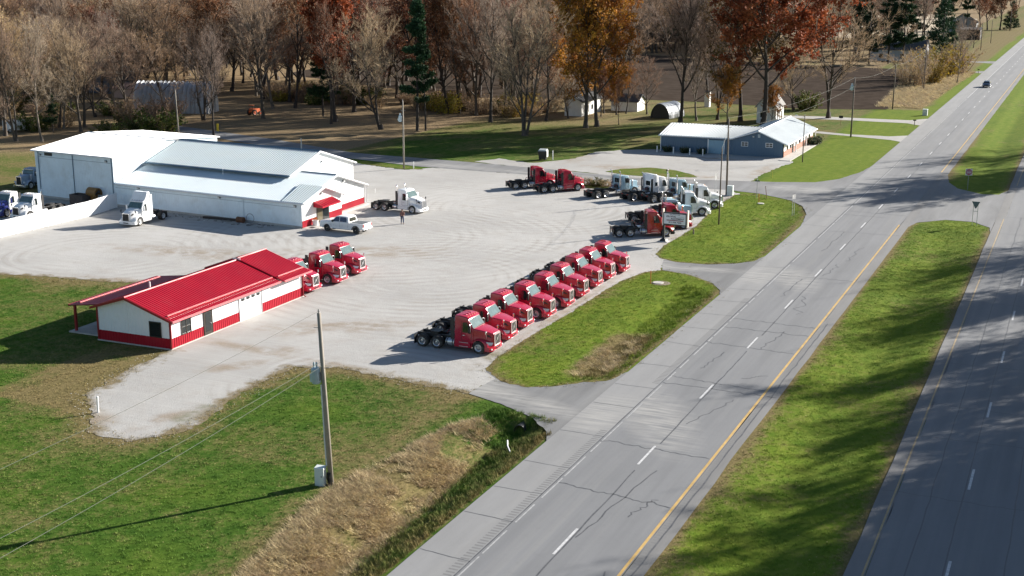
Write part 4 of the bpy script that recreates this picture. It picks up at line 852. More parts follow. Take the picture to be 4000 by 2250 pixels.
def make_truck(label, cat='truck', style='aero', pt=P_RED, cabpt=None, hoodpt=None, loc=(0, 0), az=90, group=None, sleeper=0., roofcap=0., axles=(-3.75, -5.07), tail=None, stacks=0, grille='bar', rim=None, bumpermat=None, name='semi_truck', vis=False, tankmat=None, extender=True, frontrim=None):
    root = thing(name, label, cat, (loc[0], loc[1], .02), heading(az), group)
    cabpt = cabpt or pt; hoodpt = hoodpt or pt; rim = rim or M_ALU; frontrim = frontrim or M_ALU; bumpermat = bumpermat or pt; r = .52
    sq = style == 'classic'
    xb = -2.15 - sleeper                                       # back of cab or sleeper
    xs = -.40 if not sq else -.75                              # base of windscreen
    tail = tail or (axles[-1] - .72)
    # hood
    h = MB()
    if sq:
        h.loft([ring_section(1.02, .50, .72, 1.80, .10), ring_section(.6, .54, .70, 1.86, .10), ring_section(xs - .02, .66, .70, 1.98, .12)])
    elif style == 'aero':
        h.loft([ring_section(1.12, .56, .64, 1.56, .06), ring_section(1.06, .61, .60, 1.66, .08), ring_section(.6, .74, .62, 1.79, .09), ring_section(.1, .90, .70, 1.90, .10), ring_section(xs - .15, 1.02, .75, 2.0, .12)])
    else:                                                      # rounded, sloping nose
        h.loft([ring_section(1.12, .46, .66, 1.50, .16), ring_section(.95, .62, .60, 1.64, .22), ring_section(.45, .80, .62, 1.82, .30), ring_section(0, .93, .70, 1.94, .32), ring_section(xs - .15, 1.0, .75, 2.04, .34)])
    ho = h.build('hood', hoodpt, root, autosmooth=40)
    # front fenders: arch over the wheel, flared into the bumper
    def fender(mb, s):
        yi, yo = .46 * s, 1.17 * s; rings = []
        for k in range(15):
            t = R(-8) + R(196) * k / 14; ra = .66 + (.10 if t < R(60) and not sq else 0) * (1 - t / R(60)); c_, s_ = math.cos(t), math.sin(t)
            x0, z0 = c_ * .60, .52 + s_ * .60; x1, z1 = c_ * ra, .52 + s_ * ra
            ex = .22 if (t < R(70) and not sq) else 0.
            rings.append([(x0, yi, z0), (x1 + ex * .8, yi, z1 + .05), (x1 + ex * .6, yo - .10 * s, z1 + .04), (x1 + ex * .3, yo, z1 - .04), (x0, yo, z0)])
        mb.loft(rings)
    mirrored(root, 'fender', hoodpt, fender, 45)
    # bumper
    bm_ = MB(); bx = 1.20
    bm_.loft([[(bx - .62, -1.2, z), (bx - .22, -1.17, z), (bx - .02, -.80, z), (bx + (.02 if i in (1, 2) else 0), 0, z), (bx - .02, .80, z), (bx - .22, 1.17, z), (bx - .62, 1.2, z), (bx - .62, .9, z), (bx - .3, 0, z), (bx - .62, -.9, z)] for i, z in enumerate((.28, .34, .58, .64))])
    bo = bm_.build('bumper', M_CHROME if sq else bumpermat, root, autosmooth=40)
    if not sq: MB().box(bx - .02, bx + .012, -.78, .78, .27, .31).build('air_dam', M_ALU, bo)
    MB().box(bx + .0, bx + .03, -.36, .36, .40, .52).build('bumper_opening', M_BLK, bo)
    for s in (1, -1): MB().box(bx - .12, bx - .06, s * .96 - .08, s * .96 + .08, .40, .50).build('fog_lamp', M_LENS, bo)
    # grille
    gx = 1.125 if not sq else 1.04; gw_ = .44 if not sq else .42; gz0, gz1 = (.70, 1.52) if not sq else (.74, 1.74)
    gr = MB(); gr.box(gx - .02, gx + .015, -gw_, gw_, gz0, gz1)
    go = gr.build('grille', M_BLK if grille != 'chrome' else M_GREY, root)
    fr = MB()
    for a in ((-gw_ - .07, -gw_, gz0 - .07, gz1 + .07), (gw_, gw_ + .07, gz0 - .07, gz1 + .07), (-gw_, gw_, gz1, gz1 + .09), (-gw_, gw_, gz0 - .07, gz0)): fr.box(gx - .03, gx + .04, a[0], a[1], a[2], a[3])
    fr.build('grille_frame', M_CHROME if grille != 'bar' else pbr('grille_surround', (.70, .55, .56), .3, metal=.4), go)
    if grille == 'bar':
        b_ = MB(); b_.loft([[(gx + .02, -gw_ + .02, gz0 + .03), (gx + .035, -gw_ + .02, gz0 + .03), (gx + .035, -gw_ + .02, gz0 + .12), (gx + .02, -gw_ + .02, gz0 + .12)], [(gx + .02, gw_ - .02, gz1 - .12), (gx + .035, gw_ - .02, gz1 - .12), (gx + .035, gw_ - .02, gz1 - .03), (gx + .02, gw_ - .02, gz1 - .03)]])
        b_.build('diagonal_bar', M_ALU, go); MB().lathe([(.0, .05), (.07, .05), (.10, .045), (.10, .02)], (gx, 0, (gz0 + gz1) / 2), 'x', 14).build('emblem', M_ALU, go)
        for k in range(5): MB().box(gx + .014, gx + .022, -gw_ + .03, gw_ - .03, gz0 + .1 + k * .155, gz0 + .125 + k * .155).build('grille_bar', M_FRAME, go)
    else:
        nb = 9
        for k in range(nb):
            yy = -gw_ + .05 + k * (2 * gw_ - .1) / (nb - 1); MB().box(gx + .014, gx + .03, yy - .014, yy + .014, gz0 + .03, gz1 - .03).build('grille_bar', M_CHROME if grille == 'chrome' else M_FRAME, go)
    # headlights
    def lamp(mb, s):
        if sq: mb.bevbox(.80, 1.0, s * .86 - .13, s * .86 + .13, .92, 1.14, .03)
        else: mb.loft([[(.60, s * 1.08, .80), (.98, s * .74, .74), (1.05, s * .62, .92), (.62, s * 1.02, 1.04)], [(.66, s * 1.16, .80), (1.05, s * .80, .74), (1.09, s * .66, .92), (.70, s * 1.06, 1.02)]])
    mirrored(root, 'headlight', M_LENS, lamp, parent=None)
    if not sq:                                                 # dark air intake on each hood side
        mirrored(root, 'intake', M_BLK, lambda mb, s: mb.loft([[(.62, s * .70, 1.40), (.95, s * .60, 1.30), (.92, s * .57, 1.48), (.62, s * .68, 1.60)], [(.62, s * .775, 1.40), (.95, s * .66, 1.30), (.92, s * .63, 1.47), (.62, s * .755, 1.58)]]))
    # cab
    zc = 2.0; zroof = (2.92 if not sq else 2.72)
    if sq: prof = [(xs + .05, .78), (xs + .05, zc), (xs - .18, 2.62), (xs - .32, zroof), (-2.15, zroof + .02), (-2.15, .78)]
    else: prof = [(xs - .12, .72), (xs - .05, 1.5), (xs - .10, zc), (xs - .54, 2.68), (xs - .50, 2.76), (xs - .72, 2.88), (-1.75, 2.95), (-2.10, 2.92), (-2.15, 2.7), (-2.15, .78)]
    cb = MB(); pillow(cb, prof, 1.10, .09, 1.0, 1.6)
    co = cb.build('cab', cabpt, root, autosmooth=35)
    # sill panel with steps
    mirrored(root, 'side_skirt', pt if style != 'classic' else M_FRAME, lambda mb, s: mb.loft([[(-.72, s * .8, .36), (-.72, s * 1.14, .40), (-.72, s * 1.15, .86), (-.72, s * .8, .95)], [(-2.12, s * .8, .36), (-2.12, s * 1.14, .40), (-2.12, s * 1.15, .86), (-2.12, s * .8, .95)]]))
    for s in (1, -1):
        for z in (.46, .78): MB().box(-1.7, -.9, s * 1.145 - .02, s * 1.145 + .02, z, z + .045).build('step', M_ALU, root)
    # windscreen with sun visor
    if sq: ws = [(xs + .055, zc + .02), (xs - .165, 2.56)]
    else: ws = [(xs - .095, zc + .02), (xs - .52, 2.65)]
    nx_, nz_ = (ws[1][1] - ws[0][1]), -(ws[1][0] - ws[0][0]); L_ = math.hypot(nx_, nz_); nx_, nz_ = nx_ / L_, nz_ / L_
    wm = MB(); hwb, hwt = (1.0, .90) if not sq else (.93, .84)
    wm.loft([[(ws[0][0] + nx_ * d, -hwb, ws[0][1] + nz_ * d), (ws[0][0] + nx_ * d, hwb, ws[0][1] + nz_ * d), (ws[1][0] + nx_ * d, hwt, ws[1][1] + nz_ * d), (ws[1][0] + nx_ * d, -hwt, ws[1][1] + nz_ * d)] for d in (-.03, .012)])
    wo = wm.build('windscreen', M_SHIELD, co)
    MB().box(ws[0][0] + .015, ws[0][0] + .05, -hwb, hwb, ws[0][1] - .05, ws[0][1] + .0).build('wiper_cowl', M_BLK, wo)
    MB().box(ws[0][0] - .02, ws[0][0] + .0, -.015, .015, ws[0][1], ws[0][1] + .03).build('wiper', M_BLK, wo)
    if vis or sq: MB().box(ws[1][0] + .02, ws[1][0] + .26, -.98, .98, 2.56, 2.60).build('sun_visor', M_CHROME if sq else pt, co)
    # side windows, door shut lines, handle
    for s in (1, -1):
        yy = lambda z: s * (1.104 - .1 * sm(1.6, 2.94, z))
        def q_(mb, poly, t0, t1):
            mb.loft([[(x, yy(z) + s * t, z) for x, z in poly] for t in (t0, t1)])
        wp = [(xs - .32, 1.62), (-1.42, 1.62), (-1.42, 2.36), (-1.36, 2.44), (xs - .66, 2.44), (xs - .40, 2.05)] if not sq else [(xs - .12, 1.75), (-1.55, 1.75), (-1.55, 2.40), (xs - .22, 2.40)]
        mb = MB(); q_(mb, wp, -.02, .006); g_o = mb.build('side_window', M_SGLASS, co)
        for (xa, xb_, za, zb_) in ((-1.52, -1.50, .98, 2.5), (xs - .24, xs - .22, .98, 1.6), (-1.50, xs - .24, .96, .98)):
            mb = MB(); mb.loft([[(xa, yy(za) + s * t, za), (xb_, yy(za) + s * t, za), (xb_, yy(zb_) + s * t, zb_), (xa, yy(zb_) + s * t, zb_)] for t in (-.02, .003)]); mb.build('door_gap', M_BLK, co)
        MB().box(-1.40, -1.22, s * 1.11 - .012, s * 1.11 + .02, 1.36, 1.41).build('door_handle', M_CHROME, co)
        # mirrors
        mr = MB(); mr.bevbox(xs - .36, xs - .20, s * 1.30 - .11, s * 1.30 + .11, 1.66, 2.30, .04); mo = mr.build('mirror', M_BLK if style == 'aero' and pt in (P_RED,) else (pt if not sq else M_CHROME), root)
        MB().tube([(xs - .28, s * 1.02, 2.34), (xs - .28, s * 1.30, 2.32)], .022, 6).build('mirror_arm', M_CHROME, mo); MB().tube([(xs - .28, s * 1.08, 1.70), (xs - .28, s * 1.30, 1.70)], .022, 6).build('mirror_arm', M_BLK, mo)
        # hood mirror on a stalk
        if not sq:
            hm = MB(); hm.tube([(.62, s * .92, 1.30), (.66, s * 1.06, 1.62), (.66, s * 1.08, 1.72)], .022, 6); a_ = hm.build('hood_mirror', M_ALU if grille == 'bar' else M_BLK, root)
            MB().bevbox(.60, .72, s * 1.08 - .07, s * 1.08 + .07, 1.68, 1.92, .03).build('mirror_head', M_CHROME if grille == 'bar' else M_BLK, a_)
    # roof ribs, horn, clearance lamps
    if not sq and not roofcap:
        for yy_ in (-.45, 0., .45): MB().box(-1.95, xs - .95, yy_ - .05, yy_ + .05, 2.90, 2.955).build('roof_rib', cabpt, co)
    for k in range(5):
        MB().bevbox(xs - .74 if not sq else xs - .40, xs - .66 if not sq else xs - .32, -.72 + k * .36 - .05, -.72 + k * .36 + .05, 2.84 if not sq else zroof, 2.90 if not sq else zroof + .06, .02).build('clearance_lamp', M_AMBER, co)
    # sleeper, roof cap
    if sleeper:
        zt = zroof + (.02 if sq else .35); sp = MB(); pillow(sp, [(-2.16, .8), (-2.16, zt - .25), (-2.4, zt), (xb + .05, zt + .03), (xb, zt - .05), (xb, .8)], 1.16, .08, 1.08, 2.0)
        so = sp.build('sleeper', cabpt, root, autosmooth=35)
        for s in (1, -1): MB().box(-2.75, -2.35, s * 1.17 - .02, s * 1.17 + .02, 1.75, 2.25).build('sleeper_window', M_SGLASS, so)
    if roofcap:
        rc_ = MB(); pillow(rc_, [(xs - .66, 2.82), (xs - .95, 3.15), (xs - 1.35, 3.15 + roofcap * .7), (-2.05, 2.86 + roofcap), (-2.2, 2.86 + roofcap), (-2.2, 2.72)], 1.02, .12)
        rc_.build('roof_fairing', cabpt, root, autosmooth=35)
    if extender and not sq:
        for s in (1, -1): MB().box(xb - .34, xb - .02, s * 1.06 - .02, s * 1.06 + .02, .95, 2.72 + (roofcap * .8 if roofcap else 0)).build('side_extender', pbr('extender_black', (.03, .028, .028), .5) if not roofcap else cabpt, root)
    # back wall details
    MB().box(xb - .02, xb + .01, -.45, .45, 1.75, 2.35).build('rear_window', M_SGLASS, co)
    MB().bevbox(xb - .30, xb - .03, -.35, .35, 1.02, 1.5, .05).build('air_canister', M_FRAME, root)
    for i in range(3): MB().tube([(xb - .02, -.2 + .2 * i, 1.7), (xb - .55, -.2 + .2 * i, 1.25), (xb - .9, -.1 + .1 * i, 1.45), (xb - 1.2, 0, 1.1)], .018, 5).build('air_hose', (M_RED, M_BLUE, M_BLK)[i], root)
    # stacks
    for k in range(stacks):
        s = (1, -1)[k]; st = MB(); st.tube([(xb - .16, s * .92, .9), (xb - .16, s * .92, 3.1), (xb - .22, s * .92, 3.32), (xb - .34, s * .92, 3.42)], .075, 10); a_ = st.build('exhaust_stack', M_CHROME, root, autosmooth=40); MB().tube([(xb - .16, s * .92, 1.5), (xb - .16, s * .92, 2.4)], .12, 10).build('heat_shield', M_CHROME, a_)
    if sq:
        for s in (1, -1): MB().lathe([(.0, .42), (.1, .42), (.14, .36), (.14, -.36), (.1, -.42), (.0, -.42)], (-.30, s * .98, 1.62), 'z', 12).build('air_cleaner', M_CHROME, root)
    # tanks, frame, rear
    tm = tankmat or M_ALU; tx0, tx1 = xb - .02, max(xb - .80 - sleeper * .3, axles[0] + .72)
    for s in (1, -1):
        tk = MB(); tk.lathe([(.0, tx0), (.27, tx0), (.31, tx0 - .04), (.31, tx1 + .04), (.27, tx1), (0, tx1)], (0, s * .84, .66), 'x', 18); to = tk.build('fuel_tank', tm, root, autosmooth=40)
        for xx in (tx0 - .14, tx1 + .14): MB().lathe([(.30, xx + .04), (.325, xx + .04), (.325, xx - .04), (.30, xx - .04)], (0, s * .84, .66), 'x', 18).build('tank_strap', M_BLK, to)
    for s in (1, -1): MB().box(tail, xs, s * .43 - .045, s * .43 + .045, .78, 1.04).build('frame_rail', M_FRAME, root)
    for xx in (axles[0] + .65, (axles[0] + axles[-1]) / 2, tail + .05): MB().box(xx - .06, xx + .06, -.42, .42, .80, 1.0).build('crossmember', M_FRAME, root)
    MB().box(xb - .95, xb - .05, -.62, .62, 1.045, 1.075).build('deck_plate', M_ALU if style != 'aero' else M_FRAME, root)
    xm = sum(axles) / len(axles)
    fw_ = MB(); fw_.prism([(-.45, -.46), (-.50, .0), (-.45, .46), (.0, .50), (.36, .34), (.55, .12), (.12, .05), (.12, -.05), (.55, -.12), (.36, -.34), (.0, -.50)], 'z', 1.16, 1.22)
    fo = fw_.build('fifth_wheel', M_FRAME, root); fo.location = (xm + .1, 0, 0); fo.rotation_euler = (0, 0, math.pi); MB().box(-.3, .3, -.42, .42, 1.04, 1.16).build('fifth_wheel_base', M_FRAME, fo)
    for ax_ in axles:
        MB().tube([(ax_, -.9, .52), (ax_, .9, .52)], .11, 8).build('axle', M_FRAME, root)
        for s in (1, -1): wheel(root, ax_, s * .90, r, .56, True, rim)
    MB().tube([(0, -.9, .50), (0, .9, .50)], .08, 8).build('axle', M_FRAME, root)
    for s in (1, -1): wheel(root, 0, s * 1.02, r, .29, False, frontrim)
    for s in (1, -1):
        MB().box(axles[-1] - .70, axles[-1] - .67, s * .90 - .30, s * .90 + .30, .20, .98).build('mud_flap', M_BLK, root)
        MB().box(tail - .03, tail + .02, s * .55 - .12, s * .55 + .12, .84, .96).build('tail_lamp', M_REDL, root)
    MB().bevbox(axles[0] + .05, axles[0] + .75, -.36, .36, .5, .78, .05).build('gearbox_shadow_pan', M_FRAME, root)  # dark block serving as gearbox and as shade painted under the frame
    return root
def place(src, label, loc, az, group=None):
    c = copy_tree(src); c.location = (loc[0], loc[1], .02); c.rotation_euler = (0, 0, heading(az)); c['label'] = label
    if group: c['group'] = group
    elif 'group' in c: del c['group']
    return c
ORD = ['nearest', 'second', 'third', 'fourth', 'fifth', 'sixth', 'seventh', 'eighth', 'farthest']
rowy = [90.75, 94.55, 98.6, 102.4, 106.5, 110.6, 114.8, 118.35, 121.9]
G_ROW = 'red day cab trucks parked in a row along the island lawn'
red0 = None
for i, y in enumerate(rowy):
    lab = '%s red truck in the front row beside the island lawn' % ('nearest' if i == 0 else 'farthest' if i == 8 else ORD[i] + ' nearest')
    jx = [0, -.25, -.5, .05, .22, .1, -.05, 0, .3][i]; ja = [90.8, 88.9, 91.0, 90, 88.8, 91.2, 90, 91, 89.2][i]
    if red0 is None: red0 = make_truck(lab, pt=P_RED, loc=(-42.5, y), az=ja, group=G_ROW)
    else: place(red0, lab, (-42.5 + jx, y), ja, G_ROW)
for i, (x, y) in enumerate(((-66.55, 102.1), (-66.05, 106.2), (-66.3, 110.4))):
    place(red0, ['red day cab truck half hidden behind the red roof corner', 'red day cab truck, middle of the three beyond the red roofed building', 'red day cab truck, outermost of the three beyond the red roofed building'][i], (x, y), [92, 90, 91][i], 'red trucks beside the red roofed building')
def near_wheel(fw, az, off=1.02):
    """truck origin (front axle centre) from the visible right-hand front wheel"""
    a = R(az); n = (math.cos(a), -math.sin(a)); return (fw[0] - n[0] * off, fw[1] - n[1] * off)
place(red0, 'red day cab truck seen from behind, left one of the pair by the side road', near_wheel((-68.4, 167.9), 46), 46, 'pair of red trucks near the side road')
place(red0, 'red day cab truck seen from behind, right one of the pair by the side road', near_wheel((-63.7, 166.7), 44), 44, 'pair of red trucks near the side road')
place(red0, 'red truck parked right behind the black framed sign board', near_wheel((-42.4, 146.1), 56), 56)
make_truck('deep red day cab truck with black chassis standing left of the sign post', pt=P_RED2, style='round', grille='mesh', loc=near_wheel((-43.0, 141.0), 60), az=60, axles=(-4.1, -5.4), bumpermat=M_BLK, vis=False)
wA = make_truck('white day cab truck with chrome stacks, second from the utility cabinet', pt=P_WHITE, style='round', grille='chrome', loc=near_wheel((-42.75, 155.3), 66), az=66, axles=(-4.2, -5.5), stacks=2, rim=M_ALU)
place(wA, 'white day cab truck nearest the white utility cabinet', near_wheel((-42.65, 160.8), 66), 66)
place(wA, 'white day cab truck standing alone beside the man in front of the dealership', near_wheel((-76.4, 142.0), 95), 95)
b1 = make_truck('pale blue long nose truck with square hood, leftmost of the blue trucks', pt=P_BLUE, style='classic', grille='chrome', loc=near_wheel((-55.6, 167.0), 32), az=32, axles=(-4.9, -6.2), stacks=2, tankmat=M_CHROME)
place(b1, 'pale blue long nose truck parked between two white trucks at the back', near_wheel((-47.4, 166.6), 36), 36)
place(b1, 'pale blue long nose truck whose hood shows between red and white trucks', near_wheel((-43.6, 150.6), 60), 60)
make_truck('white sleeper truck among the pale blue trucks at the back', pt=P_WHITE, style='round', grille='mesh', loc=near_wheel((-50.4, 167.0), 34), az=34, sleeper=.9, axles=(-4.9, -6.2), stacks=1)
make_truck('white truck with tall roof fairing parked in front of the long white wall', pt=P_WHITE, style='round', grille='mesh', loc=(-103.55, 121.75), az=180, axles=(-4.3,), roofcap=.95, bumpermat=P_WHITE, frontrim=M_RIMW, rim=M_RIMW)
make_truck('white day cab truck parked just behind the white vinyl fence', pt=P_WHITE, style='round', grille='mesh', loc=(-118.6, 119.6), az=181, axles=(-4.0, -5.3), stacks=1)
make_truck('cobalt blue truck with white cab behind the fence at the left edge', pt=P_COBALT, cabpt=P_WHITE, style='round', grille='mesh', loc=(-122.4, 119.7), az=181, axles=(-4.0, -5.3))
make_truck('old grey long nose truck standing left of the tall barn wall', pt=P_OLD, style='classic', grille='mesh', loc=(-135.4, 137.4), az=182, axles=(-4.6, -5.9), rim=M_RIMW, frontrim=M_RIMW)

# ---- pickup truck
def make_pickup(label, loc, az):
    root = thing('pickup_truck', label, 'pickup', (loc[0], loc[1], .02), heading(az)); r = .43
    def arch(cx): return [(cx + .52 * math.cos(t), .42 + .52 * math.sin(t)) for t in np.linspace(0, math.pi, 9)]
    prof = [(-5.0, .62), (-5.02, 1.22), (.55, 1.26), (.92, 1.16), (1.02, .95), (1.0, .50)] + [(x, z) for x, z in arch(0)] + [(x, z) for x, z in arch(-4.02)] + [(-4.8, .55)]
    b_ = MB(); pillow(b_, prof, 1.0, .07); bo = b_.build('body', P_WHITE, root, autosmooth=35)
    MB().loft([ring_section(1.0, .78, 1.0, 1.20, .06), ring_section(.4, .86, 1.1, 1.30, .08), ring_section(-.55, .90, 1.1, 1.36, .08)]).build('hood', P_WHITE, root, autosmooth=35)
    cprof = [(-.55, 1.24), (-1.25, 1.86), (-1.5, 1.92), (-2.7, 1.92), (-2.95, 1.82), (-3.05, 1.24)]
    c_ = MB(); pillow(c_, cprof, .96, .08, .80, 1.3); co = c_.build('cab', P_WHITE, root, autosmooth=35)
    yy = lambda z: .965 - .16 * sm(1.3, 1.92, z)
    for s in (1, -1):
        for poly in ([(-.80, 1.30), (-1.75, 1.30), (-1.75, 1.82), (-1.30, 1.80)], [(-1.83, 1.30), (-2.80, 1.30), (-2.74, 1.72), (-2.55, 1.82), (-1.83, 1.82)]):
            mb = MB(); mb.loft([[(x, s * (yy(z) + t), z) for x, z in poly] for t in (-.03, .008)]); mb.build('side_window', pbr('tinted_blue_glass', (.010, .014, .05), .08, spec=.8), co)
        MB().bevbox(-.98, -.84, s * 1.12 - .1, s * 1.12 + .1, 1.22, 1.46, .03).build('mirror', M_BLK, root)
        MB().box(-4.96, -5.035, s * .86 - .08, s * .86 + .08, .86, 1.18).build('tail_light', M_REDL, root)
        MB().bevbox(.84, 1.04, s * .78 - .16, s * .78 + .16, .90, 1.10, .03).build('headlight', M_LENS, root)
        for x in (0., -4.02): wheel(root, x, s * .84, r, .30, False, M_FRAME)
        mb = MB(); rings = []
        for cx in (0., -4.02):
            m2 = MB(); rg = []
            for t in np.linspace(0, math.pi, 11): rg.append([(cx + .50 * math.cos(t), s * .985, .42 + .50 * math.sin(t)), (cx + .56 * math.cos(t), s * .985, .42 + .56 * math.sin(t)), (cx + .56 * math.cos(t), s * 1.03, .42 + .56 * math.sin(t)), (cx + .50 * math.cos(t), s * 1.03, .42 + .50 * math.sin(t))])
            m2.loft(rg); m2.build('wheel_arch', M_BLK if cx < 0 else P_WHITE, root)
        for (x0, x1) in ((-1.80, -1.785), (-.62, -.605), (-2.92, -2.905)): MB().box(x0, x1, s * 1.0 - .01, s * 1.003, .62, 1.24).build('door_gap', M_BLK, bo)
        MB().box(-3.3, -.75, s * .93 - .05, s * .93 + .05, .40, .47).build('running_board', M_FRAME, root)
    mb = MB(); mb.loft([[(-.60 + t, -.82, 1.30 + t * .6), (-.60 + t, .82, 1.30 + t * .6), (-1.23 + t, .72, 1.84 + t * .6), (-1.23 + t, -.72, 1.84 + t * .6)] for t in (-.03, .02)]); mb.build('windscreen', M_SGLASS, co)
    mb = MB(); mb.loft([[(-3.03 - t, -.72, 1.34), (-3.03 - t, .72, 1.34), (-2.93 - t, .64, 1.78), (-2.93 - t, -.64, 1.78)] for t in (-.03, .025)]); mb.build('rear_window', M_SGLASS, co)
    MB().box(-4.9, -3.12, -.80, .80, 1.21, 1.245).build('bed_cover', pbr('bed_liner', (.10, .11, .12), .7), root)
    MB().box(-5.05, -4.98, -.74, .74, .72, 1.2).build('tailgate', P_WHITE, root)
    MB().bevbox(-5.16, -4.95, -.96, .96, .50, .68, .04).build('bumper', P_WHITE, root); MB().box(-5.18, -5.15, -.16, .16, .52, .62).build('number_plate', M_BLK, root)
    for s in (1, -1): MB().box(-5.175, -5.155, s * .72 - .14, s * .72 + .14, .52, .6).build('bumper_step', M_BLK, root)
    MB().box(1.0, 1.03, -.60, .60, .72, 1.06).build('grille', M_CHROME, root)
    return root
make_pickup('white crew cab pickup truck parked by the dealership entrance', (-80.2, 128.95), 273)

# ---- car on the highway
def make_car(label, loc, az):
    root = thing('car', label, 'car', (loc[0], loc[1], .05), heading(az)); P = paint('car_dark_blue', (.018, .035, .085)); r = .36
    prof = [(-3.7, .40), (-3.72, .95), (-3.3, 1.05), (-.2, 1.08), (.75, .92), (.95, .75), (.95, .35)]
    pillow(MB(), prof, .95, .10).build('body', P, root, autosmooth=40)
    c_ = MB(); pillow(c_, [(-.1, 1.02), (-.85, 1.52), (-1.1, 1.58), (-3.0, 1.60), (-3.3, 1.50), (-3.65, 1.02)], .88, .10, .70, 1.1); co = c_.build('cabin', P, root, autosmooth=40)
    yy = lambda z: .885 - .18 * sm(1.1, 1.6, z)
    for s in (1, -1):
        mb = MB(); mb.loft([[(x, s * (yy(z) + t), z) for x, z in [(-.42, 1.1), (-3.2, 1.1), (-3.0, 1.46), (-1.0, 1.48)]] for t in (-.03, .006)]); mb.build('side_window', M_SGLASS, co)
        for x in (0., -2.8): wheel(root, x, s * .80, r, .24, False, M_ALU)
        MB().bevbox(.82, .99, s * .68 - .15, s * .68 + .15, .66, .80, .03).build('headlight', M_LENS, root); MB().box(-3.74, -3.68, s * .75 - .12, s * .75 + .12, .75, .95).build('tail_light', M_REDL, root)
        MB().bevbox(-.55, -.42, s * 1.0 - .09, s * 1.0 + .09, 1.0, 1.15, .03).build('mirror', P, root)
    mb = MB(); mb.loft([[(-.14 + t, -.78, 1.10 + t), (-.14 + t, .78, 1.10 + t), (-.86 + t, .64, 1.52 + t), (-.86 + t, -.64, 1.52 + t)] for t in (-.03, .012)]); mb.build('windscreen', M_SGLASS, co)
    mb = MB(); mb.loft([[(-3.62 - t, -.72, 1.10), (-3.62 - t, .72, 1.10), (-3.3 - t, .62, 1.50), (-3.3 - t, -.62, 1.50)] for t in (-.03, .02)]); mb.build('rear_window', M_SGLASS, co)
    MB().box(.94, .975, -.5, .5, .45, .62).build('grille', M_BLK, root); return root
make_car('dark blue car driving on the highway in the distance', (-24.9, 364.5), 180)

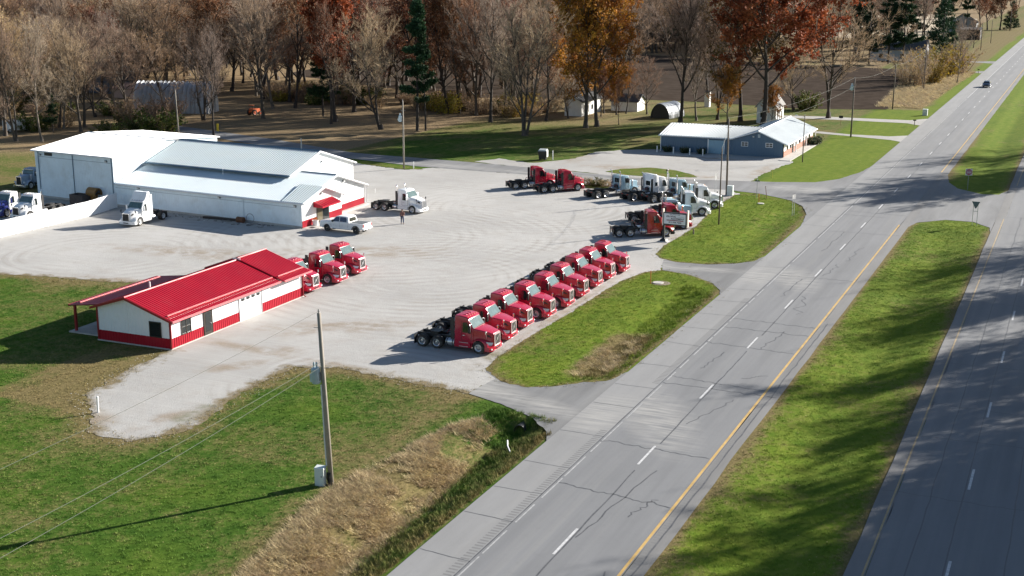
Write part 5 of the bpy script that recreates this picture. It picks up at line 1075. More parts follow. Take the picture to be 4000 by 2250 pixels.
# ---- man standing in the lot
def make_person(label, loc, rz):
    root = thing('person', label, 'person', (loc[0], loc[1], .022), rz)
    def skin(name, V, E, RR, mat, sub=2):
        me = bpy.data.meshes.new(name); me.from_pydata(V, E, []); o = bpy.data.objects.new(name, me); COL.objects.link(o); o.parent = root
        md = o.modifiers.new('skin', 'SKIN'); md.use_smooth_shade = True
        for i, rr in enumerate(RR): me.skin_vertices[0].data[i].radius = rr if isinstance(rr, tuple) else (rr, rr)
        me.skin_vertices[0].data[0].use_root = True
        o.modifiers.new('sub', 'SUBSURF').levels = sub; o.modifiers['sub'].render_levels = sub
        me.materials.append(mat); return o
    skinm = pbr('skin', (.45, .26, .19), .6); shirt = pbr('plaid_brown_shirt', (.20, .095, .075), .85, var=.45, vscale=14); jeans = pbr('blue_jeans', (.035, .055, .12), .85, var=.25, vscale=9)
    V = [(0, 0, .98), (0, 0, 1.16), (0, .01, 1.36), (0, .01, 1.47), (0, .0, 1.55), (0, -.015, 1.63), (0, -.01, 1.73), (.19, .01, 1.42), (.25, -.02, 1.16), (.17, -.16, 1.02), (-.19, .01, 1.42), (-.25, .02, 1.15), (-.22, -.12, .96), (.10, 0, .90), (.12, -.02, .50), (.13, .02, .09), (-.10, 0, .90), (-.12, .02, .50), (-.13, .05, .09), (.14, -.14, .04), (-.14, -.11, .04), (.15, -.23, 1.00), (-.21, -.20, .92)]
    E = [(0, 1), (1, 2), (2, 3), (3, 4), (4, 5), (5, 6), (2, 7), (7, 8), (8, 9), (2, 10), (10, 11), (11, 12), (0, 13), (13, 14), (14, 15), (0, 16), (16, 17), (17, 18), (15, 19), (18, 20), (9, 21), (12, 22)]
    RR = [(.15, .11), (.15, .10), (.17, .11), (.08, .07), .05, (.075, .09), (.07, .085), .065, .048, .034, .065, .048, .034, .092, .07, .045, .092, .07, .045, .045, .045, .03, .03]
    b_ = skin('body', V, E, RR, skinm)
    skin('shirt', [V[0][:2] + (.95,), V[1], V[2], V[7], V[8], V[10], V[11], (.185, -.12, 1.045), (-.225, -.09, .99), (0, .01, 1.43)], [(0, 1), (1, 2), (2, 3), (3, 4), (2, 5), (5, 6), (4, 7), (6, 8), (2, 9)], [(.175, .13), (.17, .12), (.19, .13), .08, .062, .08, .062, .05, .05, (.10, .085)], shirt)
    skin('jeans', [(0, 0, .97), V[13], V[14], (.13, .02, .12), V[16], V[17], (-.13, .05, .12)], [(0, 1), (1, 2), (2, 3), (0, 4), (4, 5), (5, 6)], [(.165, .12), .108, .085, .068, .108, .085, .068], jeans)
    mb = MB()
    for s, yb in ((1, -.05), (-1, -.02)): MB().loft([ring_section(-.0, .055, 0, .05, .03)] and [[(s * .135 - .05, yb - .14, 0), (s * .135 + .05, yb - .14, 0), (s * .135 + .05, yb - .14, .06), (s * .135 - .05, yb - .14, .06)], [(s * .135 - .05, yb + .12, 0), (s * .135 + .05, yb + .12, 0), (s * .135 + .05, yb + .12, .10), (s * .135 - .05, yb + .12, .10)]]).build('shoe', M_BLK, root)
    hr_ = MB(); hr_.lathe([(.0, .115), (.05, .11), (.085, .07), (.095, .02), (.088, -.03), (.08, -.05)], (0, .0, 1.70), 'z', 14); hr_.build('hair', pbr('dark_hair', (.03, .02, .014), .7), root, smooth=True)
    f_ = MB()
    for s in (1, -1): f_.box(s * .032 - .011, s * .032 + .011, -.112, -.098, 1.655, 1.668)
    f_.build('eyes', M_BLK, root); MB().loft([[(-.012, -.10, 1.615), (.012, -.10, 1.615), (.0, -.10, 1.66)], [(-.006, -.125, 1.62), (.006, -.125, 1.62), (.0, -.108, 1.65)]]).build('nose', skinm, root); MB().box(-.026, .026, -.104, -.096, 1.585, 1.594).build('mouth', pbr('lips', (.3, .1, .09), .6), root)
    for s in (1, -1): MB().bevbox(s * .085 - .012, s * .085 + .012, -.02, .02, 1.62, 1.68, .008).build('ear', skinm, root)
    for s, (hx, hy, hz) in ((1, (.15, -.24, 1.0)), (-1, (-.21, -.21, .915))):
        pm = MB(); pm.bevbox(hx - .035, hx + .035, hy - .05, hy + .03, hz - .02, hz + .02, .012)
        for k, ln in enumerate((.055, .065, .06, .045)): pm.tube([(hx - .027 + k * .018, hy - .045, hz), (hx - .027 + k * .018, hy - .045 - ln * .6, hz - .008), (hx - .027 + k * .018, hy - .045 - ln * .8, hz - .03)], .0085, 6)
        pm.tube([(hx - s * .034, hy + .01, hz), (hx - s * .06, hy - .03, hz), (hx - s * .055, hy - .055, hz - .01)], .0095, 6); pm.build('hand', skinm, root)
    return root
make_person('man in a brown shirt and blue jeans standing by the white truck', (-74.3, 135.5), R(25))
# ------------------------------------------------------------------ poles, wires, signs, fence and small things
M_POLE = pbr('pole_wood', (.155, .125, .10), .9, var=.25, vscale=1.5, bmp=.3); M_POLEL = pbr('pole_wood_pale', (.27, .24, .20), .9, var=.25, vscale=1.2, bmp=.3)
M_INS = pbr('insulator', (.35, .33, .32), .3); M_XFMR = pbr('transformer_grey', (.36, .45, .50), .45); M_CAB = pbr('cabinet_white', (.62, .66, .64), .5, var=.05); M_WIRE = pbr('wire', (.07, .08, .06), .7)
def pole(label, x, y, h, mat=M_POLE, lean=(0, 0), r=.15, arm=None, xf=False, lamp=False):
    root = thing('utility_pole', label, 'pole', (x, y, 0)); root.rotation_euler = (lean[0], lean[1], 0)
    MB().tube([(0, 0, -.3), (0, 0, h * .5), (0, 0, h)], [r, r * .85, r * .66], 10).build('shaft', mat, root, smooth=True)
    MB().lathe([(.0, .25), (.035, .24), (.06, .12), (.03, .0)], (0, 0, h), 'z', 8).build('insulator', M_INS, root)
    MB().tube([(0, 0, h - .9), (-.35, -.1, h - .85)], .02, 5).build('bracket', M_GREY, root)
    if arm:
        for s in (1, -1): MB().tube([(0, 0, h - arm), (s * .42, 0, h - arm + .05)], .025, 5).build('bracket', M_GREY, root)
    if xf:
        z = h * xf; t = MB(); t.lathe([(.0, .98), (.2, .96), (.27, .88), (.27, .06), (.22, .0), (0, 0)], (-.36, -.22, z), 'z', 16); a = t.build('transformer', M_XFMR, root, autosmooth=40)
        for k in range(2): MB().lathe([(.0, .34), (.05, .33), (.07, .2), (.05, .1), (.07, .0)], (-.44 + .17 * k, -.22, z + .96), 'z', 8).build('bushing', M_XFMR, a)
        MB().box(-.70, -.56, -.36, -.16, z + .1, z + .55).build('cutout', M_XFMR, a); MB().box(-.14, -.08, -.3, -.1, z + .2, z + .7).build('hanger', M_GREY, a)
    if lamp:
        MB().tube([(0, 0, h - .15), (-.6, -.2, h + .1), (-1.1, -.35, h + .08)], .03, 6).build('lamp_arm', M_GREY, root); MB().bevbox(-1.5, -1.05, -.5, -.25, h - .02, h + .12, .04).build('lamp_head', M_LAMPG, root)
    return root
np_ = pole('leaning wooden utility pole with transformer standing on the near lawn', -39.0, 61.7, 10.5, M_POLEL, lean=(R(.4), R(-2.1)), r=.17, arm=3.3, xf=.60)
MB().tube([(-.15, -.10, 1.2), (-.17, -.1, 3.0), (-.15, -.1, 3.3), (-.13, -.1, 6.2)], .05, 8).build('conduit', pbr('conduit_white', (.62, .64, .66), .5), np_)
mb = MB()
for k in range(6): mb.tube([(-.1 + .05 * k, -.18, 0), (-.14 + .06 * k, -.2, .5), (-.12 + .05 * k, -.16, .8)], .025, 5)
tag(mb.build('cable_bundle', M_BLK, np_), kind='stuff')
def cabinet(label, x, y, wd, dp, h, rz=0., mat=M_CAB):
    root = thing('utility_cabinet', label, 'cabinet', (x, y, 0), rz)
    MB().box(-wd / 2, wd / 2, -dp / 2, dp / 2, 0, h - .06).build('box', mat, root); MB().loft([[(-wd / 2 - .03, -dp / 2 - .03, h - .06), (wd / 2 + .03, -dp / 2 - .03, h - .06), (wd / 2 + .03, dp / 2 + .03, h - .06), (-wd / 2 - .03, dp / 2 + .03, h - .06)], [(-wd / 2, -dp / 2, h + .02), (wd / 2, -dp / 2, h + .02), (wd / 2, dp / 2, h + .06), (-wd / 2, dp / 2, h + .06)]]).build('lid', mat, root)
    MB().box(-wd / 2 + .05, wd / 2 - .05, -dp / 2 - .012, -dp / 2 - .001, .1, h - .14).build('door', mat, root); MB().box(wd / 2 - .16, wd / 2 - .12, -dp / 2 - .03, -dp / 2 - .012, h * .5, h * .5 + .12).build('handle', M_GREY, root)
cabinet('white metal cabinet at the foot of the leaning pole on the near lawn', -39.5, 61.35, .58, .42, 1.12, R(8))
cabinet('white utility cabinet beside the pole at the side road corner', -43.35, 171.5, .8, .5, 1.35)
cabinet('small white utility box beside the highway near the gravel drive', -31.4, 287.5, 1.0, .7, 1.3)
PL = [('wooden utility pole on the island lawn behind the sign', -39.28, 150.5, 9.2, .10), ('wooden utility pole beside the white cabinet at the side road', -43.9, 171.7, 10.4, .15), ('wooden utility pole on the roadside lawn right of the blue building', -39.4, 243.5, 10.7, .16),
      ('utility pole between the ploughed field corner and the highway', -39.5, 297.7, 9.6, .15), ('utility pole rising from the bushes beside the highway', -39.3, 352.4, 10.2, .15), ('far utility pole standing in front of the dark barn', -46.3, 543, 9, .15), ('far utility pole on the verge right of the dark barn', -40.1, 540, 10.5, .15), ('second far utility pole on the verge beyond the dark barn', -40.5, 596, 9.5, .15), ('farthest utility pole near the top right trees', -40.3, 722, 10.7, .16)]
for i, (lb, x, y, h, r) in enumerate(PL): pole(lb, x, y, h, r=r, arm=1.2, xf=.80 if i == 2 else False, lean=(0, R([.4, -.5, .5, .6, .3, 0, -.3, .4, .5][i])))
pole('grey utility pole with transformer on the grass beside the side road', -95.7, 175.4, 10.4, M_POLEL, arm=1.5, xf=.70, r=.15)
pole('wooden utility pole behind the white barn roof at the left', -147, 186.6, 9.3, M_POLEL, lean=(0, R(-1.5)))
pole('thin lamp pole with a light arm on the lawn by the blue building', -40.9, 207.5, 7.4, lamp=True, r=.09)
def wire(label, p, q, sag, r=.016):
    p = Vector(p); q = Vector(q); pts = [p.lerp(q, t) - Vector((0, 0, sag * 4 * t * (1 - t))) for t in np.linspace(0, 1, 17)]
    o = MB().tube(pts, r, 4).build('power_line', M_WIRE); tag(o, label, 'cable')
wire('upper power line crossing the near lawn from the leaning pole', (-39.4, 61.7, 10.6), (-39.2, 8, 10.6), .8, .010); wire('middle power line crossing the near lawn from the leaning pole', (-39.35, 61.6, 7.55), (-39.2, 8, 7.9), .8, .012); wire('lowest power line crossing the near lawn from the leaning pole', (-39.25, 61.6, 7.35), (-38.9, 8, 6.8), .9, .012)
wire('lower power line from the pole behind the sign to the cabinet pole', (-39.28, 150.5, 9.2), (-43.9, 171.7, 9.4), .3); wire('power line from the cabinet pole up to the roadside lawn pole', (-43.9, 171.7, 10.5), (-39.4, 243.5, 10.8), 1.0, .011); wire('lower power line above the blue building roof edge', (-43.9, 171.7, 8.9), (-39.4, 243.5, 9.2), 1.0, .011)
wire('power line between the roadside lawn pole and the field corner pole', (-39.4, 243.5, 10.8), (-39.5, 297.7, 9.7), .8, .011); wire('power line between the field corner pole and the bushes', (-39.5, 297.7, 9.7), (-39.3, 352.4, 10.3), .8, .011)

# ---- dealership sign board
def text_mesh(body, size, mat, parent, loc, name='lettering', shear=0., w=1., bold=0.):
    cu = bpy.data.curves.new('t', 'FONT'); cu.body = body; cu.size = size; cu.align_x = 'CENTER'; cu.align_y = 'CENTER'; cu.shear = shear; cu.extrude = .004; cu.offset = bold
    o = bpy.data.objects.new('t', cu); COL.objects.link(o); dg = bpy.context.evaluated_depsgraph_get(); me = bpy.data.meshes.new_from_object(o.evaluated_get(dg)); bpy.data.objects.remove(o); me.name = name
    me.materials.clear(); me.materials.append(mat); n = bpy.data.objects.new(name, me); COL.objects.link(n); n.parent = parent; n.location = loc; n.rotation_euler = (R(90), 0, 0); n.scale = (w, 1, 1); return n
sg = thing('sign_board', 'black framed white dealership sign on a post beside the red trucks', 'sign', (-42.35, 138.2, 0), R(-4))
MB().box(-.11, .11, -.11, .11, .3, 2.0).build('post', M_BLK, sg)
MB().loft([[(-.42, -.35, .06), (.42, -.35, .06), (.42, .35, .06), (-.42, .35, .06)], [(-.3, -.25, .3), (.3, -.25, .3), (.3, .25, .3), (-.3, .25, .3)], [(-.14, -.14, .42), (.14, -.14, .42), (.14, .14, .42), (-.14, .14, .42)]]).build('post_base', M_BLK, sg)
MB().bevbox(-.6, .6, -.5, .5, 0, .1, .05).build('footing', M_CONC, sg)
MB().box(-.06, 2.72, -.14, .14, 1.98, 3.42).build('frame', M_BLK, sg); pn = MB().box(.04, 2.6, -.165, -.141, 2.12, 3.30).build('face', pbr('sign_face', (.72, .74, .78), .35, var=.02), sg)
for x in (-.17, 2.74): MB().box(x, x + .13, -.17, .17, 1.9, 3.78).build('side_trim', pbr('sign_trim', (.70, .60, .54), .5), sg)
M_INK = pbr('sign_ink', (.03, .035, .06), .5); M_INKR = pbr('sign_red', (.40, .03, .05), .5)
for k, (u0, u1) in enumerate(((.72, 1.02), (1.06, 1.48), (1.52, 1.60), (1.64, 1.95))): MB().box(u0, u1, -.172, -.166, 3.18, 3.25).build('faded_lettering', pbr('ink_faded', (.22, .24, .3), .6), pn)
text_mesh('GLOBAL', .25, M_INK, pn, (.88, -.170, 2.98), shear=.3, w=1.25, bold=.006); text_mesh('EQUIPMENT', .25, M_INK, pn, (1.62, -.170, 2.74), shear=.3, w=1.15, bold=.006)
MB().box(.36, 2.36, -.172, -.166, 2.55, 2.60).build('stripe', M_INK, pn); MB().box(.36, 2.36, -.172, -.166, 2.50, 2.545).build('stripe', M_INKR, pn); MB().box(1.5, 2.42, -.172, -.166, 2.955, 2.975).build('stripe', pbr('ink_faded', (.22, .24, .3), .6), pn)
text_mesh('812.508.7008', .24, M_INK, pn, (1.36, -.170, 2.32), w=1.15, bold=.004)

# ---- traffic signs
M_GALVP = pbr('galvanised_post', (.33, .35, .36), .5, metal=.6)
s_ = thing('no_entry_sign', 'square white do not enter sign with red disc on the far median', 'traffic sign', (-14.3, 190.0, 0), R(18))
MB().box(-.035, .035, -.03, .03, 0, 2.55).build('post', M_GALVP, s_); MB().box(-.46, .46, -.05, -.032, 2.0, 2.92).build('plate', pbr('sign_white', (.75, .72, .75), .4), s_)
dk = MB().lathe([(0, -.066), (.42, -.066), (.42, -.051)], (0, 0, 2.46), 'y', 32).build('disc', pbr('sign_magenta', (.33, .035, .10), .4), s_); MB().box(-.32, .32, -.075, -.067, 2.40, 2.52).build('bar', pbr('sign_white', (.75, .72, .75), .4), dk)
M_SW = pbr('sign_white', (.75, .72, .75), .4); text_mesh('DO NOT', .17, M_SW, dk, (0, -.070, 2.66)); text_mesh('ENTER', .17, M_SW, dk, (0, -.070, 2.26))
s_ = thing('yield_sign', 'grey back of a triangular yield sign on two posts at the median tip', 'traffic sign', (-11.1, 162.2, 0), R(-5))
for x in (-.26, .26): MB().box(x - .03, x + .03, -.02, .02, 0, 2.55).build('post', M_GALVP, s_)
MB().prism([(-.48, 2.95), (.48, 2.95), (.06, 2.12), (-.06, 2.12)], 'y', -.04, -.025).build('plate', pbr('sign_back', (.10, .13, .17), .5, metal=.3), s_); MB().box(-.26, .26, -.02, .02, 1.75, 1.8).build('crossbar', M_GALVP, s_)
s_ = thing('street_sign', 'small green street name sign on a thin post at the island corner', 'street sign', (-39.55, 170.9, 0)); MB().box(-.03, .03, -.03, .03, 0, 2.5).build('post', M_GREY, s_); MB().box(-.32, .32, -.02, .02, 2.28, 2.45).build('blade', pbr('street_green', (.02, .06, .035), .5), s_); MB().box(-.02, .02, -.32, .32, 2.46, 2.62).build('blade', pbr('street_green', (.02, .06, .035), .5), s_)
s_ = thing('road_sign', 'silver road sign seen edge on with two posts at the corner', 'traffic sign', (-32.4, 160.2, 0), R(75))
for x in (-.25, .25): MB().box(x - .025, x + .025, -.02, .02, 0, 2.4).build('post', M_GALVP, s_)
MB().prism([(-.42, 2.1), (.42, 2.1), (.42, 2.65), (-.42, 2.65)], 'y', -.035, -.02).build('plate', M_ALU, s_)
s_ = thing('road_sign', 'narrow sign on two posts at the side road by the blue trucks', 'traffic sign', (-46.0, 173.7, 0), R(80))
for x in (-.2, .2): MB().box(x - .025, x + .025, -.02, .02, 0, 2.6).build('post', M_GALVP, s_)
MB().box(-.3, .3, -.035, -.02, 1.7, 2.6).build('plate', M_ALU, s_)
def stake(name, label, cat, x, y, h, r, mat, lean=(0, 0)):
    root = thing(name, label, cat, (x, y, terrain(x, y) + .03)); root.rotation_euler = (R(lean[0]), R(lean[1]), 0)
    MB().tube([(0, 0, -.1), (0, 0, h - .03)], r, 8).build('shaft', mat, root); MB().lathe([(0, .04), (r * .7, .03), (r * 1.08, .0), (r * 1.08, -.05)], (0, 0, h - .02), 'z', 8).build('cap', mat, root)
M_PVC = pbr('white_pvc', (.74, .74, .73), .5, var=.04); M_ORG = pbr('orange_marker', (.62, .16, .04), .6); M_YEL = pbr('yellow_marker', (.55, .50, .06), .6)
stake('marker_post', 'short white post at the left end of the gravel drive', 'post', -60.5, 66.25, 1.15, .07, M_PVC, (0, 1.5)); stake('marker_post', 'short white post next to the grey transformer pole', 'post', -94.3, 175.9, 1.1, .08, M_PVC)
stake('marker_stake', 'thin orange stake on the island lawn by the round concrete pad', 'marker', -37.35, 118.0, 1.3, .035, M_ORG); stake('marker_stake', 'orange stake near the green street sign', 'marker', -38.5, 167.7, 1.2, .04, M_ORG); stake('marker_stake', 'rusty leaning stake next to the green street sign', 'marker', -38.2, 171.0, 1.7, .04, M_RUST, (0, -8)); stake('marker_stake', 'thin yellow marker on the lawn corner across the side road', 'marker', -41.6, 189.3, 1.2, .03, M_YEL)
stake('stub_post', 'short wooden stub on the island lawn right of the sign', 'post', -40.4, 143.5, .6, .09, M_WOOD); stake('marker_post', 'small white hydrant post on the gravel behind the dealership end', 'post', -88.6, 154, .55, .06, M_PVC)
for (x, y, lb, r) in ((-36.75, 118.5, 'round concrete access cover on the island lawn beside the orange stake', .55), (-38.0, 166.7, 'small white concrete cover on the lawn below the street sign', .45)):
    o = MB().lathe([(0, .07), (r * .9, .07), (r, .03), (r, -.05)], (x, y, .06 + terrain(x, y)), 'z', 20).build('access_cover', M_CONC); tag(o, lb, 'cover')
o = MB().lathe([(0, .012), (.8, .01), (.95, 0)], (-36.5, 118.6, .055), 'z', 20).build('bare_patch', pbr('sandy_dirt', (.20, .16, .11), .95)); tag(o, 'patch of bare sandy dirt around the concrete cover', 'dirt')
# bollards and shrubs in front of the blue building
for i, (x, y) in enumerate(((-65.75, 209.4), (-62.8, 209.1), (-59.8, 208.5), (-57.6, 208.6))):
    stake('bollard', ['white bollard at the left corner of the blue building', 'white bollard second from the left along the blue wall', 'white bollard third from the left along the blue wall', 'white bollard beside the pale blue garage door'][i], 'bollard', x, y, 1.05, .10, M_PVC)
# mailboxes
def mailbox(label, x, y, rz, pm, bmh):
    root = thing('mailbox', label, 'mailbox', (x, y, 0), rz); MB().box(-.06, .06, -.06, .06, 0, 1.1).build('post', pm, root)
    MB().loft([[(xx, -.12, 1.1), (xx, .12, 1.1), (xx, .12, 1.24), (xx, .07, 1.32), (xx, -.07, 1.32), (xx, -.12, 1.24)] for xx in (-.3, .3)]).build('box', bmh, root); MB().box(-.01, .01, -.145, -.125, 1.2, 1.42).build('flag', M_RED, root)
mailbox('dark mailbox on a white post at the oval of grass', -55.7, 182.8, R(90), M_PVC, M_BLK); mailbox('black mailbox on the verge beside the gravel drive', -30.9, 266, R(0), M_WOOD, M_BLK); mailbox('distant dark mailbox on the verge by the upper driveway', -30.9, 415, 0, M_WOOD, M_BLK)
# wheeled bin and white post by the lawn
rt = thing('waste_bin', 'black wheeled waste bin with pale lid beside the side road', 'bin', (-79.9, 193.3, 0), R(10))
MB().loft([[(-.55, -.5, .15), (.55, -.5, .15), (.55, .5, .15), (-.55, .5, .15)], [(-.7, -.6, 1.45), (.7, -.6, 1.45), (.7, .6, 1.45), (-.7, .6, 1.45)]]).build('tub', M_BLK, rt); MB().loft([[(-.74, -.64, 1.46), (.74, -.64, 1.46), (.74, .64, 1.46), (-.74, .64, 1.46)], [(-.6, -.5, 1.62), (.6, -.5, 1.62), (.6, .6, 1.75), (-.6, .6, 1.75)]]).build('lid', pbr('bin_lid', (.35, .38, .38), .5), rt)
MB().box(.71, .75, -.5, .5, .5, 1.5).build('side_panel', M_PVC, rt)
for (x, y) in ((-.45, -.45), (.45, -.45), (-.45, .45), (.45, .45)): MB().lathe([(.0, -.05), (.12, -.05), (.12, .05), (0, .05)], (x, y, .12), 'y', 12).build('wheel', M_BLK, rt)
stake('marker_post', 'white marker post right of the black waste bin', 'post', -78.3, 193.6, 1.5, .08, M_PVC)
# white vinyl fence
fr_ = thing('vinyl_fence', 'white vinyl privacy fence running from the barn corner along the lot', 'fence', (0, 0, 0)); FP = [Vector((-113.3, 130.4)), Vector((-112.2, 124.2)), Vector((-112.4, 100))]
pts = []; 
for a, b_ in zip(FP[:-1], FP[1:]):
    n = max(1, round((b_ - a).length / 2.45)); pts += [a.lerp(b_, k / n) for k in range(n)]
pts.append(FP[-1]); M_VINYL = pbr('white_vinyl', (.80, .80, .80), .4, var=.02)
for i, p_ in enumerate(pts):
    MB().box(p_.x - .065, p_.x + .065, p_.y - .065, p_.y + .065, 0, 2.02).build('fence_post', M_VINYL, fr_)
    if i < len(pts) - 1:
        q_ = pts[i + 1]; t = (q_ - p_).normalized(); L_ = (q_ - p_).length
        f = obox(MB(), p_, t, .066, L_ - .066, -.02, .02, .06, 1.92).build('fence_panel', M_VINYL, fr_); obox(MB(), p_, t, .066, L_ - .066, -.035, .035, 1.86, 1.96).build('fence_rail', M_VINYL, f)
        for k in range(1, 12): obox(MB(), p_, t, .066 + k * (L_ - .132) / 12 - .004, .066 + k * (L_ - .132) / 12 + .004, -.024, .024, .08, 1.85).build('panel_groove', pbr('vinyl_groove', (.55, .56, .58), .5), f)
# planter with orange flowers
pl_ = thing('flower_planter', 'white tub of orange flowers beside the dealership door', 'planter', (-83.35, 130.4, .06)); MB().lathe([(0, 0), (.30, 0), (.36, .45), (.40, .62), (.36, .62), (.33, .5), (0, .5)], (0, 0, 0), 'z', 16).build('tub', M_PVC, pl_, autosmooth=40)
mb = MB(); rg = random.Random(5)
for k in range(150):
    a = rg.uniform(0, 6.28); rr = rg.uniform(0, .40); z = .62 + .35 * (1 - (rr / .45) ** 2) * rg.uniform(.5, 1); x, y = rr * math.cos(a), rr * math.sin(a); s = .05
    mb.add([(x - s, y, z), (x, y - s, z + rg.uniform(-.03, .03)), (x + s, y, z), (x, y + s, z + rg.uniform(-.03, .03))], [(0, 1, 2, 3)], rg.choice((0, 0, 1, 2)))
tag(mb.build('flowers', [pbr('orange_petal', (.62, .16, .03), .7), pbr('yellow_petal', (.6, .36, .04), .7), pbr('flower_leaf', (.05, .09, .02), .7)], pl_), kind='stuff')
# things along the long wall
o = thing('steel_drum', 'rusty dark drum lying against the long white wall', 'drum', (-92.7, 128.4, .36), R(-6)); MB().lathe([(0, -.5), (.34, -.5), (.36, -.47), (.34, -.2), (.36, -.17), (.34, -.14), (.34, .14), (.36, .17), (.34, .2), (.36, .47), (.34, .5), (0, .5)], (0, 0, 0), 'x', 18).build('shell', M_RUST, o); MB().lathe([(.05, .0), (.05, .04), (0, .04)], (.502, .12, .1), 'x', 8).build('bung', M_BLK, o)
o = MB(); o.tube([(-91.4 + .55 * math.cos(t), 128.55, .62 + .55 * math.sin(t)) for t in np.linspace(0, 2 * math.pi, 25)], .03, 6, cap=False); tag(o.build('metal_hoop', M_GREY), 'thin metal hoop leaning on the wall beside the rusty drum', 'hoop')
o = MB().box(-98.6, -93.3, -.16, .16, .03, .28, M=Matrix.Translation((0, 128.95, 0)) @ Matrix.Rotation(0, 4, 'Z')); tag(o.build('timber_beam', pbr('dark_timber', (.05, .04, .035), .9)), 'long dark timber beam lying along the white wall', 'beam')
rg = random.Random(8); mb = MB()
for k in range(70):
    x = rg.uniform(-104, -88); y = 128.1 + .107 * (-84 - x) - rg.uniform(.2, 2.2); s = rg.uniform(.05, .20); mb.box(-s, s, -s * .6, s * .6, 0, s * .5, 0 if rg.random() < .75 else 1, Matrix.Translation((x, y, .02)) @ Matrix.Rotation(rg.uniform(0, 6), 4, 'Z'))
o = mb.build('rubble', [pbr('rubble_grey', (.20, .19, .18), .95, var=.3), pbr('rubble_white', (.5, .5, .5), .9)]); tag(o, 'loose rubble and scrap along the foot of the long wall', 'rubble', kind='stuff')
# scrap bin and mustard digger arm by the barn
o = thing('scrap_bin', 'dark open scrap bin in front of the tall barn wall', 'bin', (-119.4, 130.6, 0), R(-6)); mb = MB(); mb.box(-1.2, 1.2, -.75, -.70, .1, 1.35).box(-1.2, 1.2, .70, .75, .1, 1.35).box(-1.2, -1.15, -.70, .70, .1, 1.35).box(1.15, 1.2, -.70, .70, .1, 1.35).box(-1.15, 1.15, -.70, .70, .1, .15)
mb.build('tub', pbr('bin_brown', (.10, .075, .065), .8, var=.3), o)
for x in (-1, 1): MB().box(x - .08, x + .08, -.7, .7, 0, .1).build('skid', M_FRAME, o)
o = thing('loader_bucket', 'mustard yellow loader bucket and arm standing against the barn wall', 'machine part', (-117.6, 131.2, 0), R(-10)); M_MUST = pbr('mustard_steel', (.26, .13, .03), .6, var=.25, dirt=((.12, .07, .04), 2, .6))
MB().loft([[(x, .7 * math.cos(t) * .9, 1.5 + .75 * math.sin(t)) for t in np.linspace(R(-20), R(200), 9)] + [(x, .55 * math.cos(t) * .9, 1.5 + .6 * math.sin(t)) for t in np.linspace(R(200), R(-20), 9)] for x in (-.9, .9)]).build('bucket', M_MUST, o); MB().box(-.3, .3, -.35, .35, 0, 1.5).build('stand', M_MUST, o); MB().tube([(.3, 0, 1.3), (1.2, -.2, 1.9), (1.4, -.2, 1.7)], .12, 6).build('arm', M_BLK, o)
# far left yard things
o = thing('tractor', 'orange tractor parked at the edge of the woods beside the arched shed', 'tractor', (-161.6, 230.4, 0), R(80)); M_TOR = pbr('tractor_orange', (.60, .12, .03), .5); MB().bevbox(0, 1.6, -.42, .42, .6, 1.35, .08).build('hood', M_TOR, o); MB().bevbox(-.9, .1, -.6, .6, .7, 1.5, .1).build('body', M_TOR, o); MB().box(-.8, -.2, -.55, .55, 2.15, 2.22).build('canopy', M_TOR, o)
for (x, y, r_) in ((-.5, .75, .65), (-.5, -.75, .65), (1.3, .6, .4), (1.3, -.6, .4)): wheel(o, x, y, r_, .3, False, M_TOR)
for (x, y) in ((-.75, .5), (-.75, -.5), (-.25, .5), (-.25, -.5)): MB().box(x - .03, x + .03, y - .03, y + .03, 1.4, 2.16).build('post', M_BLK, o)
stake('gas_marker', 'short bright yellow marker post behind the white roof', 'marker', -151.5, 204, 1.4, .22, pbr('bright_yellow', (.75, .52, .03), .5))
o = thing('white_van', 'white van parked at the far left edge beside the trees', 'van', (-186, 188, 0), R(60)); pillow(MB(), [(-2.4, .4), (-2.4, 2.2), (1.2, 2.25), (1.9, 1.4), (2.5, 1.2), (2.6, .4)], 1.0, .1).build('body', P_WHITE, o, autosmooth=35)
for (x, y) in ((-1.6, .9), (-1.6, -.9), (1.7, .9), (1.7, -.9)): wheel(o, x, y, .36, .24, False, M_ALU)
MB().loft([[(1.26 + t, -.85, 2.18), (1.26 + t, .85, 2.18), (1.88 + t, .85, 1.45), (1.88 + t, -.85, 1.45)] for t in (-.03, .03)]).build('windscreen', M_SGLASS, o)
# culvert, fallen reflector, litter in the ditch
o = thing('culvert_pipe', 'dark culvert pipe mouth under the near driveway', 'pipe', (-33.1, 77.1, -.6), 0); MB().lathe([(.34, -.9), (.40, -.9), (.40, .9), (.34, .9)], (0, 0, 0), 'y', 18).build('pipe', M_BLK, o); MB().lathe([(0, .4), (.34, .4)], (0, 0, 0), 'y', 18).build('pipe_dark_inside', M_BLK, o)  # black disc inside the mouth paints the shade of the hole
o = MB().tube([(-32.7, 73.3, terrain(-32.7, 73.3) + .62), (-32.2, 72.2, terrain(-32.2, 72.2) + .50), (-31.5, 71.0, terrain(-31.5, 71.) + .30)], .045, 6); tag(o.build('reflector_post', M_PVC), 'bent white reflector post lying on the ditch bank', 'post')
yd = thing('yard_sign', 'small dark sign on a stake in the lawn near the big bare tree', 'sign', (-44.5, 262, 0)); MB().box(-.03, .03, -.03, .03, 0, 1.6).build('post', M_RUST, yd); MB().box(-.4, .4, -.05, -.03, 1.4, 1.9).build('plate', M_BLK, yd)
